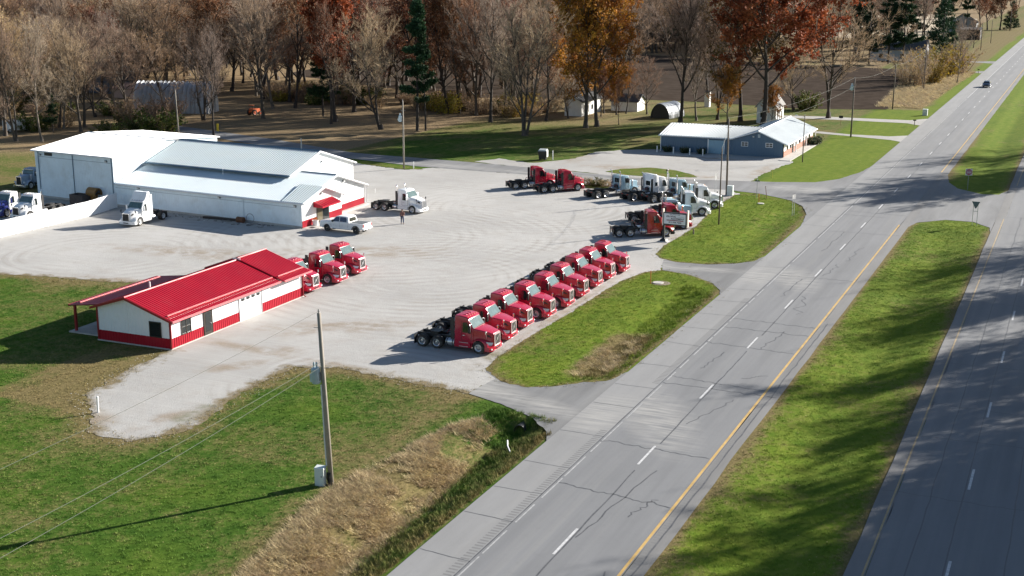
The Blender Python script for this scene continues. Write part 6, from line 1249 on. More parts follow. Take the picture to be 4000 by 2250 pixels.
# ------------------------------------------------------------------ trees
def bark(name, c): return pbr(name, c, .92, var=.35, vscale=1.2, bmp=.4, bscale=12)
M_BARK = bark('bark_grey_brown', (.080, .064, .050)); M_BARKD = bark('bark_dark', (.046, .036, .030)); M_BARKP = bark('bark_pale', (.15, .125, .10))
def leaf_mat(name, cols, scale=.55, trans=.25, rough=.75):
    m, nt, b = mat0(name); tc = N(nt, 'ShaderNodeTexCoord').outputs['Object']
    oi = N(nt, 'ShaderNodeObjectInfo').outputs['Random']
    n = noise(nt, tc, scale, 4, .65); n2 = noise(nt, tc, 7., 2, .6)
    c = mix(nt, ramp(nt, n, .36, .5), cols[0], cols[1]); c = mix(nt, ramp(nt, n, .52, .68), c, cols[2])
    c = mix(nt, ramp(nt, n2, .3, .7), mix(nt, 1., c, (.62, .6, .6), 'MULTIPLY'), mix(nt, 1., c, (1.25, 1.22, 1.15), 'MULTIPLY'))
    h = N(nt, 'ShaderNodeHueSaturation', i_Hue=.5, i_Saturation=1.0); nt.links.new(ramp(nt, oi, 0, 1, .75, 1.2), h.inputs['Value']); nt.links.new(ramp(nt, oi, 0, 1, .485, .515), h.inputs['Hue']); nt.links.new(c, h.inputs['Color']); c = h.outputs[0]
    nt.links.new(c, b.inputs['Base Color']); b.inputs['Roughness'].default_value = rough; b.inputs['Specular IOR Level'].default_value = .25
    tr = nt.nodes.new('ShaderNodeBsdfTranslucent'); nt.links.new(c, tr.inputs[0]); mx = nt.nodes.new('ShaderNodeMixShader'); mx.inputs[0].default_value = trans
    nt.links.new(b.outputs[0], mx.inputs[1]); nt.links.new(tr.outputs[0], mx.inputs[2]); nt.links.new(mx.outputs[0], nt.nodes['Material Output'].inputs[0])
    return m
M_TWIG = leaf_mat('twig_brown', ((.33, .235, .165), (.40, .295, .21), (.45, .335, .245)), .3, .2)
M_TWIGG = leaf_mat('twig_grey', ((.31, .25, .20), (.38, .305, .245), (.43, .35, .285)), .3, .2)
M_TWIGT = leaf_mat('twig_tan', ((.34, .215, .11), (.40, .27, .135), (.43, .31, .16)), .3, .2)
M_LRED = leaf_mat('leaf_rust_red', ((.17, .035, .022), (.27, .065, .032), (.33, .11, .055)))
M_LORG = leaf_mat('leaf_orange', ((.36, .20, .025), (.47, .225, .035), (.50, .19, .055)))
M_LBRN = leaf_mat('leaf_brown', ((.14, .055, .03), (.20, .08, .04), (.25, .11, .05)))
M_LBRT = leaf_mat('leaf_bright_red', ((.24, .055, .022), (.33, .085, .030), (.27, .065, .032)))
M_LOLV = leaf_mat('leaf_olive', ((.10, .085, .02), (.17, .13, .03), (.23, .15, .035)))
M_LYEL = leaf_mat('leaf_yellow', ((.26, .22, .03), (.38, .30, .04), (.34, .20, .03)))
M_LGRN = leaf_mat('leaf_green', ((.045, .075, .015), (.08, .11, .02), (.16, .16, .03)))
M_PINE = leaf_mat('pine_needle', ((.014, .040, .018), (.026, .062, .026), (.045, .085, .030)), .8, .1)
M_DRYG = leaf_mat('dry_weed', ((.42, .33, .19), (.60, .49, .30), (.36, .28, .16)), .35, .35)

class Tree:
    def __init__(s, seed): s.rng = np.random.default_rng(seed); s.trunk = MB(); s.tv = []; s.tf = 0; s.twigs = []; s.leaves = []
    def branch(s, p, d, L, n, wander, lift, r0, r1, sides):
        pts = [np.array(p, float)]; d = np.array(d, float); d /= np.linalg.norm(d)
        for i in range(n):
            d = d + s.rng.normal(0, wander, 3) + np.array((0, 0, lift)); d /= np.linalg.norm(d); pts.append(pts[-1] + d * L / n)
        rs = list(np.linspace(r0, r1, n + 1)); s.trunk.tube(pts, rs, sides, cap=False); return np.array(pts)
def at(pts, t):
    f = t * (len(pts) - 1); i = min(int(f), len(pts) - 2); return pts[i] + (pts[i + 1] - pts[i]) * (f - i), pts[i + 1] - pts[i]
def perp(d, rng, ang):
    d = d / np.linalg.norm(d); a = np.cross(d, rng.normal(0, 1, 3)); a /= np.linalg.norm(a); return d * math.cos(ang) + a * math.sin(ang)
def deciduous(seed, H=20., spread=6.5, fork=.28, nlimb=9, n2=8, n3=7, ntw=9, tw=.85, tww=.035, up=.10, r=None, stems=1, leaves=0, lsize=.26, lclump=.5, twist=.08):
    T = Tree(seed); g = T.rng; r = r or H * .0175; limbs = []
    for st in range(stems):
        a = g.uniform(0, 6.28) + st * 6.28 / stems; base = np.array((.35 * math.cos(a), .35 * math.sin(a), -.2)) if stems > 1 else np.array((0, 0, -.2))
        d0 = np.array((math.cos(a) * .22, math.sin(a) * .22, 1.)) if stems > 1 else np.array((g.normal(0, .04), g.normal(0, .04), 1.))
        tp = T.branch(base, d0, H * (.92 if stems == 1 else .85), 9, .045, .03, r * (1 if stems == 1 else .75), r * .12, 8)
        if st == 0: T.trunk.tube([(0, 0, -.3), (0, 0, .15), (0, 0, H * .05)], [r * 1.9, r * 1.35, r * 1.02], 8, cap=False)
        limbs.append((tp, .5, r * .3))
        nl = max(3, nlimb // stems)
        for k in range(nl):
            t = fork + (1 - fork) * ((k + .4 * g.random()) / nl) * .92; p, d = at(tp, t); az = k * 2.4 + g.uniform(-.5, .5) + a
            el = R(34) + R(32) * t + R(g.uniform(-14, 12)); L = spread * (1.25 - .75 * abs(t - .42) - .35 * max(0, t - .75)) * g.uniform(.8, 1.15)
            dd = np.array((math.cos(az) * math.cos(el), math.sin(az) * math.cos(el), math.sin(el)))
            lp = T.branch(p, dd, L, 6, twist, up, r * (.58 - .34 * t) * (1 if stems == 1 else .8), .03, 5); limbs.append((lp, .22, r * .2))
    sub = []
    for lp, t0, rr in limbs:
        Lp = np.linalg.norm(lp[-1] - lp[0]); m = n2 if Lp > spread * .5 else max(4, n2 - 3)
        for k in range(m):
            t = t0 + (1 - t0) * (k + g.random()) / m; p, d = at(lp, min(t, .99)); dd = perp(d, g, R(g.uniform(28, 58))) + np.array((0, 0, .22))
            sub.append(T.branch(p, dd, Lp * g.uniform(.28, .46), 4, .10, up * .7, .062, .018, 3))
    P0, D0, LL = [], [], []
    for sp in sub:
        Ls = np.linalg.norm(sp[-1] - sp[0])
        for k in range(n3):
            p, d = at(sp, g.uniform(.15, 1) * .999); dd = perp(d, g, R(g.uniform(22, 60))) + np.array((0, 0, .2)); L = max(.5, Ls * g.uniform(.3, .55))
            P0.append(p); D0.append(dd / np.linalg.norm(dd)); LL.append(L)
    P0, D0, LL = np.array(P0), np.array(D0), np.array(LL)
    # fine twigs along the third order, as thin tapered blades
    n = len(P0) * ntw; idx = np.repeat(np.arange(len(P0)), ntw); t = g.uniform(.1, 1, n)
    B = P0[idx] + D0[idx] * (LL[idx] * t)[:, None]; rd = g.normal(0, 1, (n, 3)); dd = D0[idx] + rd * .48 + np.array((0, 0, .15)); dd /= np.linalg.norm(dd, axis=1)[:, None]
    tl = tw * g.uniform(.5, 1.25, n)
    allP = np.vstack([P0, B]); allD = np.vstack([D0, dd]); allL = np.concatenate([LL, tl]); allW = np.concatenate([np.full(len(P0), tww * 1.25), np.full(n, tww)])
    sd = np.cross(allD, g.normal(0, 1, allD.shape)); sd /= np.linalg.norm(sd, axis=1)[:, None]
    v = np.empty((len(allP), 3, 3)); v[:, 0] = allP + sd * allW[:, None] * .5; v[:, 1] = allP - sd * allW[:, None] * .5; v[:, 2] = allP + allD * allL[:, None]
    T.tw = v.reshape(-1, 3)
    if leaves:
        k = g.integers(0, len(B), leaves); c = B[k] + dd[k] * (tl[k] * g.uniform(.2, 1.1, leaves))[:, None] + g.normal(0, lclump * .35, (leaves, 3)); T.lf = quads(c, lsize, g)
    else: T.lf = None
    return T
def quads(c, size, g, flat=0., aspect=1.):
    n = len(c); a = g.normal(0, 1, (n, 3)); a /= np.linalg.norm(a, axis=1)[:, None]; b = np.cross(a, g.normal(0, 1, (n, 3))); b /= np.linalg.norm(b, axis=1)[:, None]
    s = size * g.uniform(.55, 1.3, n)[:, None]; a = a * s * .5; b = b * s * .5 * aspect
    return np.stack([c - a - b * .4, c - b + a * .2, c + a + b * .3, c + b - a * .2], 1).reshape(-1, 3)
def arr_mesh(name, v, k, mat, smooth=False):
    me = bpy.data.meshes.new(name); n = len(v); m = n // k
    me.vertices.add(n); me.vertices.foreach_set('co', v.astype(np.float32).ravel()); me.loops.add(n); me.loops.foreach_set('vertex_index', np.arange(n, dtype=np.int32)); me.polygons.add(m); me.polygons.foreach_set('loop_start', np.arange(0, n, k, dtype=np.int32))
    me.materials.append(mat); me.update(calc_edges=True); return me
def mb_mesh(name, mb, mat):
    me = bpy.data.meshes.new(name); me.from_pydata(mb.v, [], mb.f); me.materials.append(mat); me.polygons.foreach_set('use_smooth', [True] * len(me.polygons)); me.update(); return me
VAR = {}
def variant(key, T, bm_, twm, lfm=None):
    meshes = [('trunk', mb_mesh('trunk', T.trunk, bm_))]
    if T.tw is not None and lfm is None: meshes.append(('crown', arr_mesh('crown', T.tw, 3, twm)))
    elif T.lf is not None:
        nt_ = len(T.tw) // 3 if T.tw is not None else 0; n4 = len(T.lf) // 4
        me = bpy.data.meshes.new('crown'); tv = T.tw if T.tw is not None else np.zeros((0, 3)); v = np.vstack([tv, T.lf]); me.vertices.add(len(v)); me.vertices.foreach_set('co', v.astype(np.float32).ravel())
        me.loops.add(len(v)); me.loops.foreach_set('vertex_index', np.arange(len(v), dtype=np.int32)); me.polygons.add(nt_ + n4)
        ls = np.concatenate([np.arange(nt_) * 3, nt_ * 3 + np.arange(n4) * 4]).astype(np.int32); me.polygons.foreach_set('loop_start', ls); me.materials.append(twm); me.materials.append(lfm)
        me.polygons.foreach_set('material_index', np.concatenate([np.zeros(nt_), np.ones(n4)]).astype(np.int32)); me.update(calc_edges=True); meshes.append(('crown', me))
    VAR[key] = meshes
def conifer(seed, H, base, wid, irregular=.35, n=120, layers=26, needles=7000, nl=.42, nw=.10):
    T = Tree(seed); g = T.rng; r = H * .014; tp = T.branch((0, 0, -.2), (g.normal(0, .02), g.normal(0, .02), 1), H * 1.01, 8, .012, .01, r, .02, 7)
    P, D, L = [], [], []
    for k in range(layers):
        t = base + (1 - base) * (k + g.uniform(-.3, .3)) / layers; t = min(max(t, base), .985); p, d = at(tp, t); m = 5 if t < .8 else 4; env = wid * (1 - (t - base) / (1 - base)) ** .75 + .25
        if g.random() < irregular * .35: continue
        for j in range(m):
            if g.random() < irregular * .5: continue
            az = j * 6.283 / m + k * .9 + g.uniform(-.4, .4); Lb = env * g.uniform(1 - irregular, 1.12); el = R(g.uniform(-14, 18) + 22 * t)
            dd = np.array((math.cos(az) * math.cos(el), math.sin(az) * math.cos(el), math.sin(el))); bp = T.branch(p, dd, Lb, 3, .06, .05, .05, .012, 3)
            for q in range(3): P.append(bp[q]); D.append(bp[q + 1] - bp[q]); L.append((.08, .6, 1)[q] * np.linalg.norm(bp[q + 1] - bp[q]))
    P, D, L = np.array(P), np.array(D), np.array(L); pr = L / L.sum(); idx = g.choice(len(P), needles, p=pr); t = g.random(needles)
    c = P[idx] + D[idx] * t[:, None] + g.normal(0, .24, (needles, 3)) * np.array((1, 1, .8)); dn = D[idx] / np.linalg.norm(D[idx], axis=1)[:, None]
    dd = dn * .7 + g.normal(0, .6, (needles, 3)) + np.array((0, 0, .25)); dd /= np.linalg.norm(dd, axis=1)[:, None]; sd = np.cross(dd, g.normal(0, 1, dd.shape)); sd /= np.linalg.norm(sd, axis=1)[:, None]
    ll = nl * g.uniform(.6, 1.3, needles)[:, None]; ww = nw * g.uniform(.6, 1.3, needles)[:, None]
    T.lf = np.stack([c - sd * ww * .4, c + dd * ll * .5 - sd * ww, c + dd * ll, c + dd * ll * .5 + sd * ww], 1).reshape(-1, 3); T.tw = None; return T
def bush(seed, H, wid, nst=26, ntw=30, leaves=0, lsize=.14, tww=.02):
    T = Tree(seed); g = T.rng; P, D, L = [], [], []
    for k in range(nst):
        a = g.uniform(0, 6.28); rr = wid * .35 * math.sqrt(g.random()); lean = g.uniform(.1, .75); p = T.branch((rr * math.cos(a), rr * math.sin(a), -.05), (math.cos(a) * lean, math.sin(a) * lean, 1), H * g.uniform(.6, 1.05), 4, .12, .02, .03, .008, 3)
        for q in range(4): P.append(p[q]); D.append(p[q + 1] - p[q]); L.append(1)
    P, D = np.array(P), np.array(D); n = nst * ntw * 2; idx = g.integers(0, len(P), n); B = P[idx] + D[idx] * g.random(n)[:, None]; dd = D[idx] / np.linalg.norm(D[idx], axis=1)[:, None] + g.normal(0, .55, (n, 3)); dd /= np.linalg.norm(dd, axis=1)[:, None]; sd = np.cross(dd, g.normal(0, 1, dd.shape)); sd /= np.linalg.norm(sd, axis=1)[:, None]; tl = H * .22 * g.uniform(.5, 1.3, n)[:, None]
    T.tw = np.stack([B + sd * tww * .5, B - sd * tww * .5, B + dd * tl], 1).reshape(-1, 3)
    if leaves: k = g.integers(0, n, leaves); T.lf = quads(B[k] + dd[k] * tl[k] * g.random((leaves, 1)) + g.normal(0, .08, (leaves, 3)), lsize, g)
    else: T.lf = None
    return T
variant('bareA', deciduous(11, 20, 9.0, .20, 12, 9, 8, 11, up=.09), M_BARK, M_TWIG)
variant('bareB', deciduous(12, 20, 8.0, .26, 11, 9, 8, 11, up=.12), M_BARKD, M_TWIGG)
variant('bareC', deciduous(13, 20, 7.8, .16, 12, 9, 8, 11, stems=3, up=.07), M_BARK, M_TWIG)
variant('bareD', deciduous(14, 20, 7.4, .24, 11, 9, 8, 11, up=.06, twist=.12), M_BARKP, M_TWIGG)
variant('bareE', deciduous(15, 20, 9.6, .20, 13, 9, 8, 11, stems=2, twist=.14, up=.08), M_BARKD, M_TWIG)
variant('tanA', deciduous(16, 20, 8.6, .18, 12, 9, 7, 9, leaves=6500, lsize=.17, lclump=.5), M_BARK, M_TWIG, M_TWIGT)
variant('rustA', deciduous(17, 20, 8.0, .22, 10, 8, 7, 7, leaves=10500, lsize=.26), M_BARKD, M_TWIG, M_LBRN)
variant('rustB', deciduous(18, 20, 7.4, .24, 9, 8, 7, 7, leaves=4200, lsize=.24), M_BARKD, M_TWIG, M_LBRN)
variant('redoak', deciduous(19, 20, 8.6, .28, 12, 9, 7, 6, leaves=30000, lsize=.33, up=.06), M_BARKD, M_TWIG, M_LRED)
variant('orange', deciduous(20, 20, 8.2, .22, 12, 9, 7, 6, leaves=21000, lsize=.28, up=.12), M_BARK, M_TWIG, M_LORG)
variant('bright', deciduous(21, 20, 5.0, .30, 12, 9, 7, 5, leaves=24000, lsize=.30, up=.14), M_BARKD, M_TWIG, M_LBRT)
variant('olive', deciduous(22, 20, 8.0, .22, 11, 8, 7, 6, leaves=10000, lsize=.24), M_BARKD, M_TWIG, M_LOLV)
variant('shade', deciduous(23, 20, 9.4, .16, 13, 9, 7, 9, leaves=14000, lsize=.32), M_BARKD, M_TWIG, M_LOLV)
variant('pineA', conifer(31, 22, .20, 4.6, .62, layers=22, needles=15000, nl=.5, nw=.11), M_BARKD, M_TWIG, M_PINE)
variant('pineB', conifer(32, 22, .28, 3.8, .62, layers=24, needles=14000, nl=.5, nw=.11), M_BARKD, M_TWIG, M_PINE)
variant('spruce', conifer(33, 12, .06, 3.9, .2, layers=22, needles=9000, nl=.36), M_BARKD, M_TWIG, M_PINE)
variant('bushbare', bush(41, 3.2, 3.4, 34, 40, 900, .12), M_BARK, M_TWIG, M_TWIGT); variant('bushyel', bush(42, 2.8, 3.2, 26, 26, 2600, .16), M_BARK, M_TWIG, M_LYEL); variant('bushgrn', bush(43, 2.4, 2.8, 24, 26, 2600, .17), M_BARK, M_TWIG, M_LGRN)
variant('bushdark', bush(44, 1.0, 1.1, 40, 20, 2600, .09), M_BARKD, M_TWIG, M_PINE)
NAT = {'bush': 3., 'spru': 12., 'pine': 22.}
def tree(key, x, y, h, label, name=None, group=None, rz=None, wid=1., cat='tree', tilt=0.):
    nat = {'bushbare': 3.2, 'bushyel': 2.8, 'bushgrn': 2.4, 'bushdark': 1.0, 'spruce': 12., 'pineA': 22., 'pineB': 22.}.get(key, 20.)
    nm = name or {'bush': 'shrub', 'spru': 'spruce_tree', 'pine': 'pine_tree', 'bare': 'bare_tree'}.get(key[:4], 'autumn_tree')
    root = thing(nm, label, cat if key[:4] != 'bush' else 'shrub', (x, y, 0), rz if rz is not None else random.uniform(0, 6.28), group)
    s = h / nat; root.scale = (s * wid, s * wid, s); root.rotation_euler = (R(tilt), 0, root.rotation_euler[2])
    for nm_, me in VAR[key]:
        o = bpy.data.objects.new('stems' if key[:4] == 'bush' and nm_ == 'trunk' else ('foliage' if key[:4] == 'bush' else nm_), me); COL.objects.link(o); o.parent = root
    return root
random.seed(77)
# prominent trees, placed one by one
for a in (
    ('redoak', -58.0, 253.5, 29, 'huge rust red oak towering behind the blue building', 1.05), ('olive', -64.5, 261, 25, 'olive and orange leaved tree just left of the red oak', 1.0), ('orange', -66, 256.5, 9.5, 'small orange tree at the back of the blue building', .9), ('orange', -57.2, 257, 6.5, 'little orange leaved tree in front of the white gabled house', .9),
    ('orange', -89.2, 237.5, 27, 'tall golden orange tree on the lawn, left stem of the pair', .92), ('orange', -88.0, 240.5, 25, 'tall reddish orange tree on the lawn, right stem of the pair', .95), ('bareC', -95.2, 221.2, 21.5, 'large many stemmed bare tree on the lawn left of the golden pair', 1.0), ('rustB', -101, 246, 17, 'bare tree with a few red leaves beside the white outbuilding', 1.0),
    ('bareB', -110.3, 239, 21, 'bare tree with straight trunk on the lawn, right of the reddish woods', 1.0), ('bareA', -118, 248.5, 22, 'bare tree with leaning trunk at the wood edge left of its straight neighbour', .9), ('rustB', -114, 254.5, 22, 'thin rusty tree between two bare trees at the wood edge', .9),
    ('rustA', -126, 251, 25, 'rust brown oak with straight trunk right of the tall pine', .9), ('rustA', -123.6, 251.8, 23, 'slimmer rust brown oak close beside its taller twin', .75), ('pineB', -117, 220, 24.5, 'tall dark green pine standing on the lawn edge in the middle', .95), ('pineB', -115.6, 220.8, 19, 'shorter pine sharing its foot with the tall pine', .8),
    ('bareE', -124.3, 219, 19.5, 'wide forked bare tree left of the tall pine', .95), ('bright', -139.5, 227, 27, 'narrow bright orange red tree rising above the green pine', .95), ('pineA', -147, 234.5, 17, 'dark green pine below the bright orange red tree', 1.0), ('rustA', -145.4, 244.5, 24, 'reddish brown tree right of the dark green pine', .95),
    ('bareA', -156.2, 226, 23.5, 'stout bare tree with pale trunk foot at the left wood edge', .85), ('bareD', -166, 244, 22, 'slim bare tree behind the stout bare tree', .8), ('rustB', -162, 247, 23, 'slim brown tree with paired trunks at the wood edge', .85), ('rustB', -138, 223, 20, 'dark trunk with thin rusty crown in front of the bright tree', .7),
    ('bareC', -165.3, 218, 18, 'bare tree with several stems before the arched shed end', .9), ('bareB', -147.3, 197, 16, 'bare tree right behind the white barn roof ridge', .8), ('bareD', -184, 214, 19, 'pale slender bare tree in front of the arched shed', .8), ('bushbare', -166, 205, 6.5, 'grey bare thicket in front of the arched shed', 1.1), ('bushbare', -174, 207, 5.5, 'smaller grey bare thicket left of the first one', 1.2),
    ('bareA', -175, 193, 17, 'crooked bare tree behind the barn at the left', 1.0), ('bareD', -181, 195, 15, 'thin bare tree beside the dark cedar at the left', .8), ('pineA', -179, 190, 7.5, 'small dark cedar behind the barn at the left', 1.0), ('bareC', -175, 176.5, 19, 'many stemmed bare tree at the left corner of the barn', .8), ('bareD', -171, 178.5, 18, 'slender bare pair of trunks right of the corner tree', .7), ('tanA', -183, 182, 19, 'tan leaved tree at the left edge behind the van', 1.0),
    ('bareB', -75, 254, 24, 'bare tree with drooping low limbs behind the small arched shed', 1.0), ('bareD', -73, 258.5, 15, 'thin bare tree between the arched shed and the olive tree', .9), ('rustB', -85, 245, 8, 'broken snag with a few brown leaves on the lawn', .6), ('rustB', -93.5, 258, 8, 'small brown leaved sapling in front of the white outbuilding', .9),
    ('rustA', -95, 264, 10, 'small rust leaved tree between the two white sheds', .9), ('rustB', -90.5, 265.5, 9, 'reddish sapling in front of the longer white shed', 1.), ('bareA', -86, 266, 10, 'low bare tree right of the longer white shed', 1.), ('bareE', -69.5, 262, 20, 'bare tree behind the blue building left wing', .9), ('bareB', -82, 300, 19, 'bare tree in front of the ploughed field behind the small arched shed', 1.), ('bareA', -100, 290, 21, 'bare tree at the near edge of the ploughed field', 1.), ('bareC', -112, 285, 20, 'many stemmed bare tree at the left end of the ploughed field', 1.),
    ('orange', -91.5, 262, 9, 'small orange tree in front of the longer white shed', 1.0), ('bareC', -98.5, 252, 9, 'low forked bare tree at the corner of the white outbuilding', 1.),
    ('bareE', -49.2, 274.3, 25.5, 'big spreading bare tree on the lawn beside the ploughed field', .95), ('bareC', -59.0, 286.5, 15, 'bare tree with pale forked trunk at the field corner', .9), ('bushgrn', -56.6, 289, 4.2, 'green bush at the field corner behind the bare fork', 1.),
    ('pineA', -67, 441, 20, 'leftmost of the dark pines beyond the ploughed field', 1.1), ('pineA', -62, 449, 25, 'middle tall pine beyond the ploughed field', 1.1), ('pineA', -57.5, 451, 27, 'right tall pine beyond the ploughed field', 1.0), ('spruce', -50.5, 500, 20, 'broad green spruce beside the far house', 1.05), ('pineB', -58, 560, 26, 'thin pine with bare trunk above the broad spruce', .8), ('bareB', -63, 545, 25, 'bare tree with dark trunk behind the broad spruce', .8),
    ('bareD', -40, 355.5, 9.5, 'thin leaning bare tree at the dry grass by the highway', .6), ('bareD', -33.4, 377, 15, 'dark crooked bare tree right beside the highway', .55), ('bushyel', -40.3, 372, 5.5, 'small yellow bush in the dry grass by the highway', 1.05), ('bushyel', -41, 400, 9, 'large yellow orange bush by the highway', 1.2), ('bushbare', -45, 382, 8.5, 'purplish bare thicket left of the yellow bushes', 1.2), ('bushbare', -38.5, 412, 9, 'bare thicket behind the large yellow bush', 1.2), ('bushbare', -43.5, 362, 6, 'low bare thicket at the end of the furrows', 1.2),
    ('spruce', -41, 738, 15, 'dark cedar near the top right corner', .85), ('rustA', -46, 736, 20, 'dark maroon tree at the far end of the verge', 1.2), ('rustA', -52, 733, 19, 'dark maroon tree left of its twin at the far verge', 1.2), ('rustA', -52, 690, 26, 'tall maroon tree beside the dark roofed far house', .8), ('pineB', -59, 690, 27, 'thin pine standing in front of the dark roofed far house', .7), ('bareA', -44, 555, 9, 'fallen looking low bare tree on the far verge', 1.2)):
    tree(a[0], a[1], a[2], a[3], a[4], wid=a[5])
for i, (x, y) in enumerate(((-64.3, 210.6), (-61.2, 210.4), (-58.3, 210.2))): tree('bushdark', x, y, 1.05, ['dark round shrub left of the blue wall bollards', 'dark round shrub in the middle of the blue wall', 'dark round shrub next to the pale garage door'][i], wid=1.1)
for i, (x, y) in enumerate(((-43.6, 229.6), (-43.5, 232.2))): tree('bushdark', x, y, 1.3, ['russet shrub at the brick office wall', 'russet shrub at the far end of the brick office wall'][i], wid=1.2)
# woods behind: individual trees on a jittered grid, thinning into the distance
rg = random.Random(21); cnt = {}
LBL = {'bareA': 'bare brown tree in the woods behind the lawn', 'bareB': 'bare grey tree in the woods behind the lawn', 'bareC': 'many stemmed bare tree in the woods behind the lawn', 'bareD': 'pale barked bare tree in the woods behind the lawn', 'bareE': 'spreading bare tree in the woods behind the lawn', 'tanA': 'bare tree with tan leaves in the woods behind the lawn', 'rustA': 'rust leaved tree in the woods behind the lawn', 'rustB': 'thinly rust leaved tree in the woods behind the lawn', 'bright': 'red leaved tree in the woods behind the lawn', 'olive': 'olive leaved tree in the woods behind the lawn', 'redoak': 'deep red oak in the woods behind the lawn'}
def wood(x0, x1, y0, y1, dx, dy, keys, hmin, hmax, skip=lambda x, y: False, wmax=999):
    n = 0; y = y0
    while y < y1:
        x = x0 + rg.uniform(0, dx)
        while x < x1:
            px_, py_ = x + rg.uniform(-.4, .4) * dx, y + rg.uniform(-.4, .4) * dy
            # keep only what lies within the view's wedge
            az = math.degrees(math.atan2(px_, py_))
            if -48.5 < az < -1 and not skip(px_, py_):
                k = rg.choice(keys); tree(k, px_, py_, rg.uniform(hmin, hmax), LBL[k], group='trees of the woods: ' + k.rstrip('ABCDE') + ' ' + k[-1].lower(), rz=rg.uniform(0, 6.28), wid=rg.uniform(.95, 1.35)); n += 1
            x += dx
        y += dy
    return n
inbuild = lambda x, y: (-214 < x < -166 and 224 < y < 262)
nA = wood(-270, -170, 196, 262, 11.5, 11, ['bareA', 'bareB', 'bareC', 'bareD', 'tanA', 'tanA', 'bareE'], 13, 18, inbuild)
nB = wood(-300, -104, 260, 332, 11.0, 12, ['rustB', 'bareE', 'rustA', 'bareA', 'bareB', 'bareD', 'bareC', 'tanA', 'bareA', 'tanA'], 17, 23, lambda x, y: x > -128 and y > 276)
nC = wood(-330, -150, 335, 420, 17, 22, ['bareA', 'bareB', 'tanA', 'rustB', 'bareE', 'bareD'], 18, 25, lambda x, y: (x > -240 and y < 470 and y > 330))
print('woods', nA, nB, nC)
for i, (x, y) in enumerate(((-100, 345), (-112, 390), (-92, 430), (-125, 440), (-140, 430), (-108, 470), (-85, 455))): tree('bareB' if i % 2 else 'bareA', x, y, 20 + i % 3 * 2, LBL['bareB' if i % 2 else 'bareA'], group='trees of the woods: bare ' + ('b' if i % 2 else 'a'), wid=.9) if y > 425 else None
# yellow green undergrowth along the wood edge
for i in range(60):
    x = rg.uniform(-178, -106); y = 258 + rg.uniform(-6, 10) + (-.12) * (x + 140)
    tree(rg.choice(['bushgrn', 'bushyel', 'bushbare', 'bushbare', 'bushbare']), x, y, rg.uniform(2.2, 4.8), 'undergrowth bush along the edge of the woods', group='undergrowth bushes at the wood edge', wid=1.3)
for i in range(46):
    x = rg.uniform(-250, -158); y = 205 + rg.uniform(-15, 42)
    if inbuild(x, y) or (x > -172 and y > 215): continue
    tree(rg.choice(['bushgrn', 'bushbare', 'bushbare']), x, y, rg.uniform(2.2, 4.5), 'bush in the left woods behind the barn', group='bushes of the left woods', wid=1.3)
# hedge strip by the side road
for i in range(9): tree('bushbare' if i % 3 else 'bushgrn', -71.5 + i * 1.45, 172.9 - .14 * i, 1.1, 'low brown hedge bush between the lot and the side road', group='hedge bushes by the side road', wid=1.8)
# distant woodland as one mass
far = bpy.data.collections.new('far_tree_kinds')
for k in ('bareA', 'bareB', 'tanA', 'rustB', 'bareE', 'pineA'):
    vs_all = []
    for nm_, me in VAR[k]: vs_all.append(me)
    bm = bmesh.new(); off = 0; mats = []
    for me in vs_all:
        n0 = len(bm.faces); bm.from_mesh(me); bm.faces.ensure_lookup_table()
        for f in bm.faces[n0:]: f.material_index += off
        off += len(me.materials); mats += list(me.materials)
    mj = bpy.data.meshes.new('far_tree'); bm.to_mesh(mj); bm.free()
    for m_ in mats: mj.materials.append(m_)
    far.objects.link(bpy.data.objects.new('far_tree_' + k, mj))
pts = []; rn = np.random.default_rng(4)
def addpts(n, x0, x1, y0, y1, f=lambda x, y: True):
    c = 0
    while c < n:
        x, y = rn.uniform(x0, x1), rn.uniform(y0, y1)
        az = math.degrees(math.atan2(x, y))
        if -50 < az < 0 and f(x, y): pts.append((x, y, 0)); c += 1
addpts(330, -420, -250, 270, 420, lambda x, y: not (-210 < x)); addpts(330, -360, -120, 470, 640, lambda x, y: x < -.30 * y + 50); addpts(750, -1100, -60, 640, 1300, lambda x, y: not (-400 < x < -62 and 600 < y < 1000 and rn.random() < .8)); addpts(150, -230, -62, 455, 620)
scatter('far_woodland', pts, far, 'distant bare autumn woodland filling the background', 'woodland', 3, .85, 1.25)
# trees across the highway, outside the picture: only their shadows reach the near carriageway and the median
for i, (x, y, h, k) in enumerate(((24, 97, 20, 'shade'), (22, 105, 18, 'shade'), (23, 92, 17, 'shade'), (29, 108, 21, 'olive'), (25, 115, 19, 'shade'), (34, 100, 22, 'shade'), (36, 112, 23, 'shade'), (32, 91, 20, 'shade'), (27, 86, 17, 'shade'), (41, 104, 24, 'shade'), (33, 120, 22, 'olive'), (19, 99, 13, 'shade'), (18, 90, 12, 'shade'), (20, 110, 14, 'shade'), (23.5, 127, 19, 'rustA'), (20, 134, 17, 'bareA'), (26, 142, 20, 'shade'), (20, 151, 18, 'bareE'), (25, 160, 21, 'rustA'), (19, 170, 18, 'bareE'), (23, 181, 20, 'bareA'), (8, 222, 19, 'shade'), (13, 232, 20, 'bareA'), (19, 243, 22, 'shade'), (12, 255, 20, 'bareE'))):
    tree(k, x, y, h, 'roadside tree across the highway casting shade on the carriageway', group='roadside trees across the highway', wid=1.1)

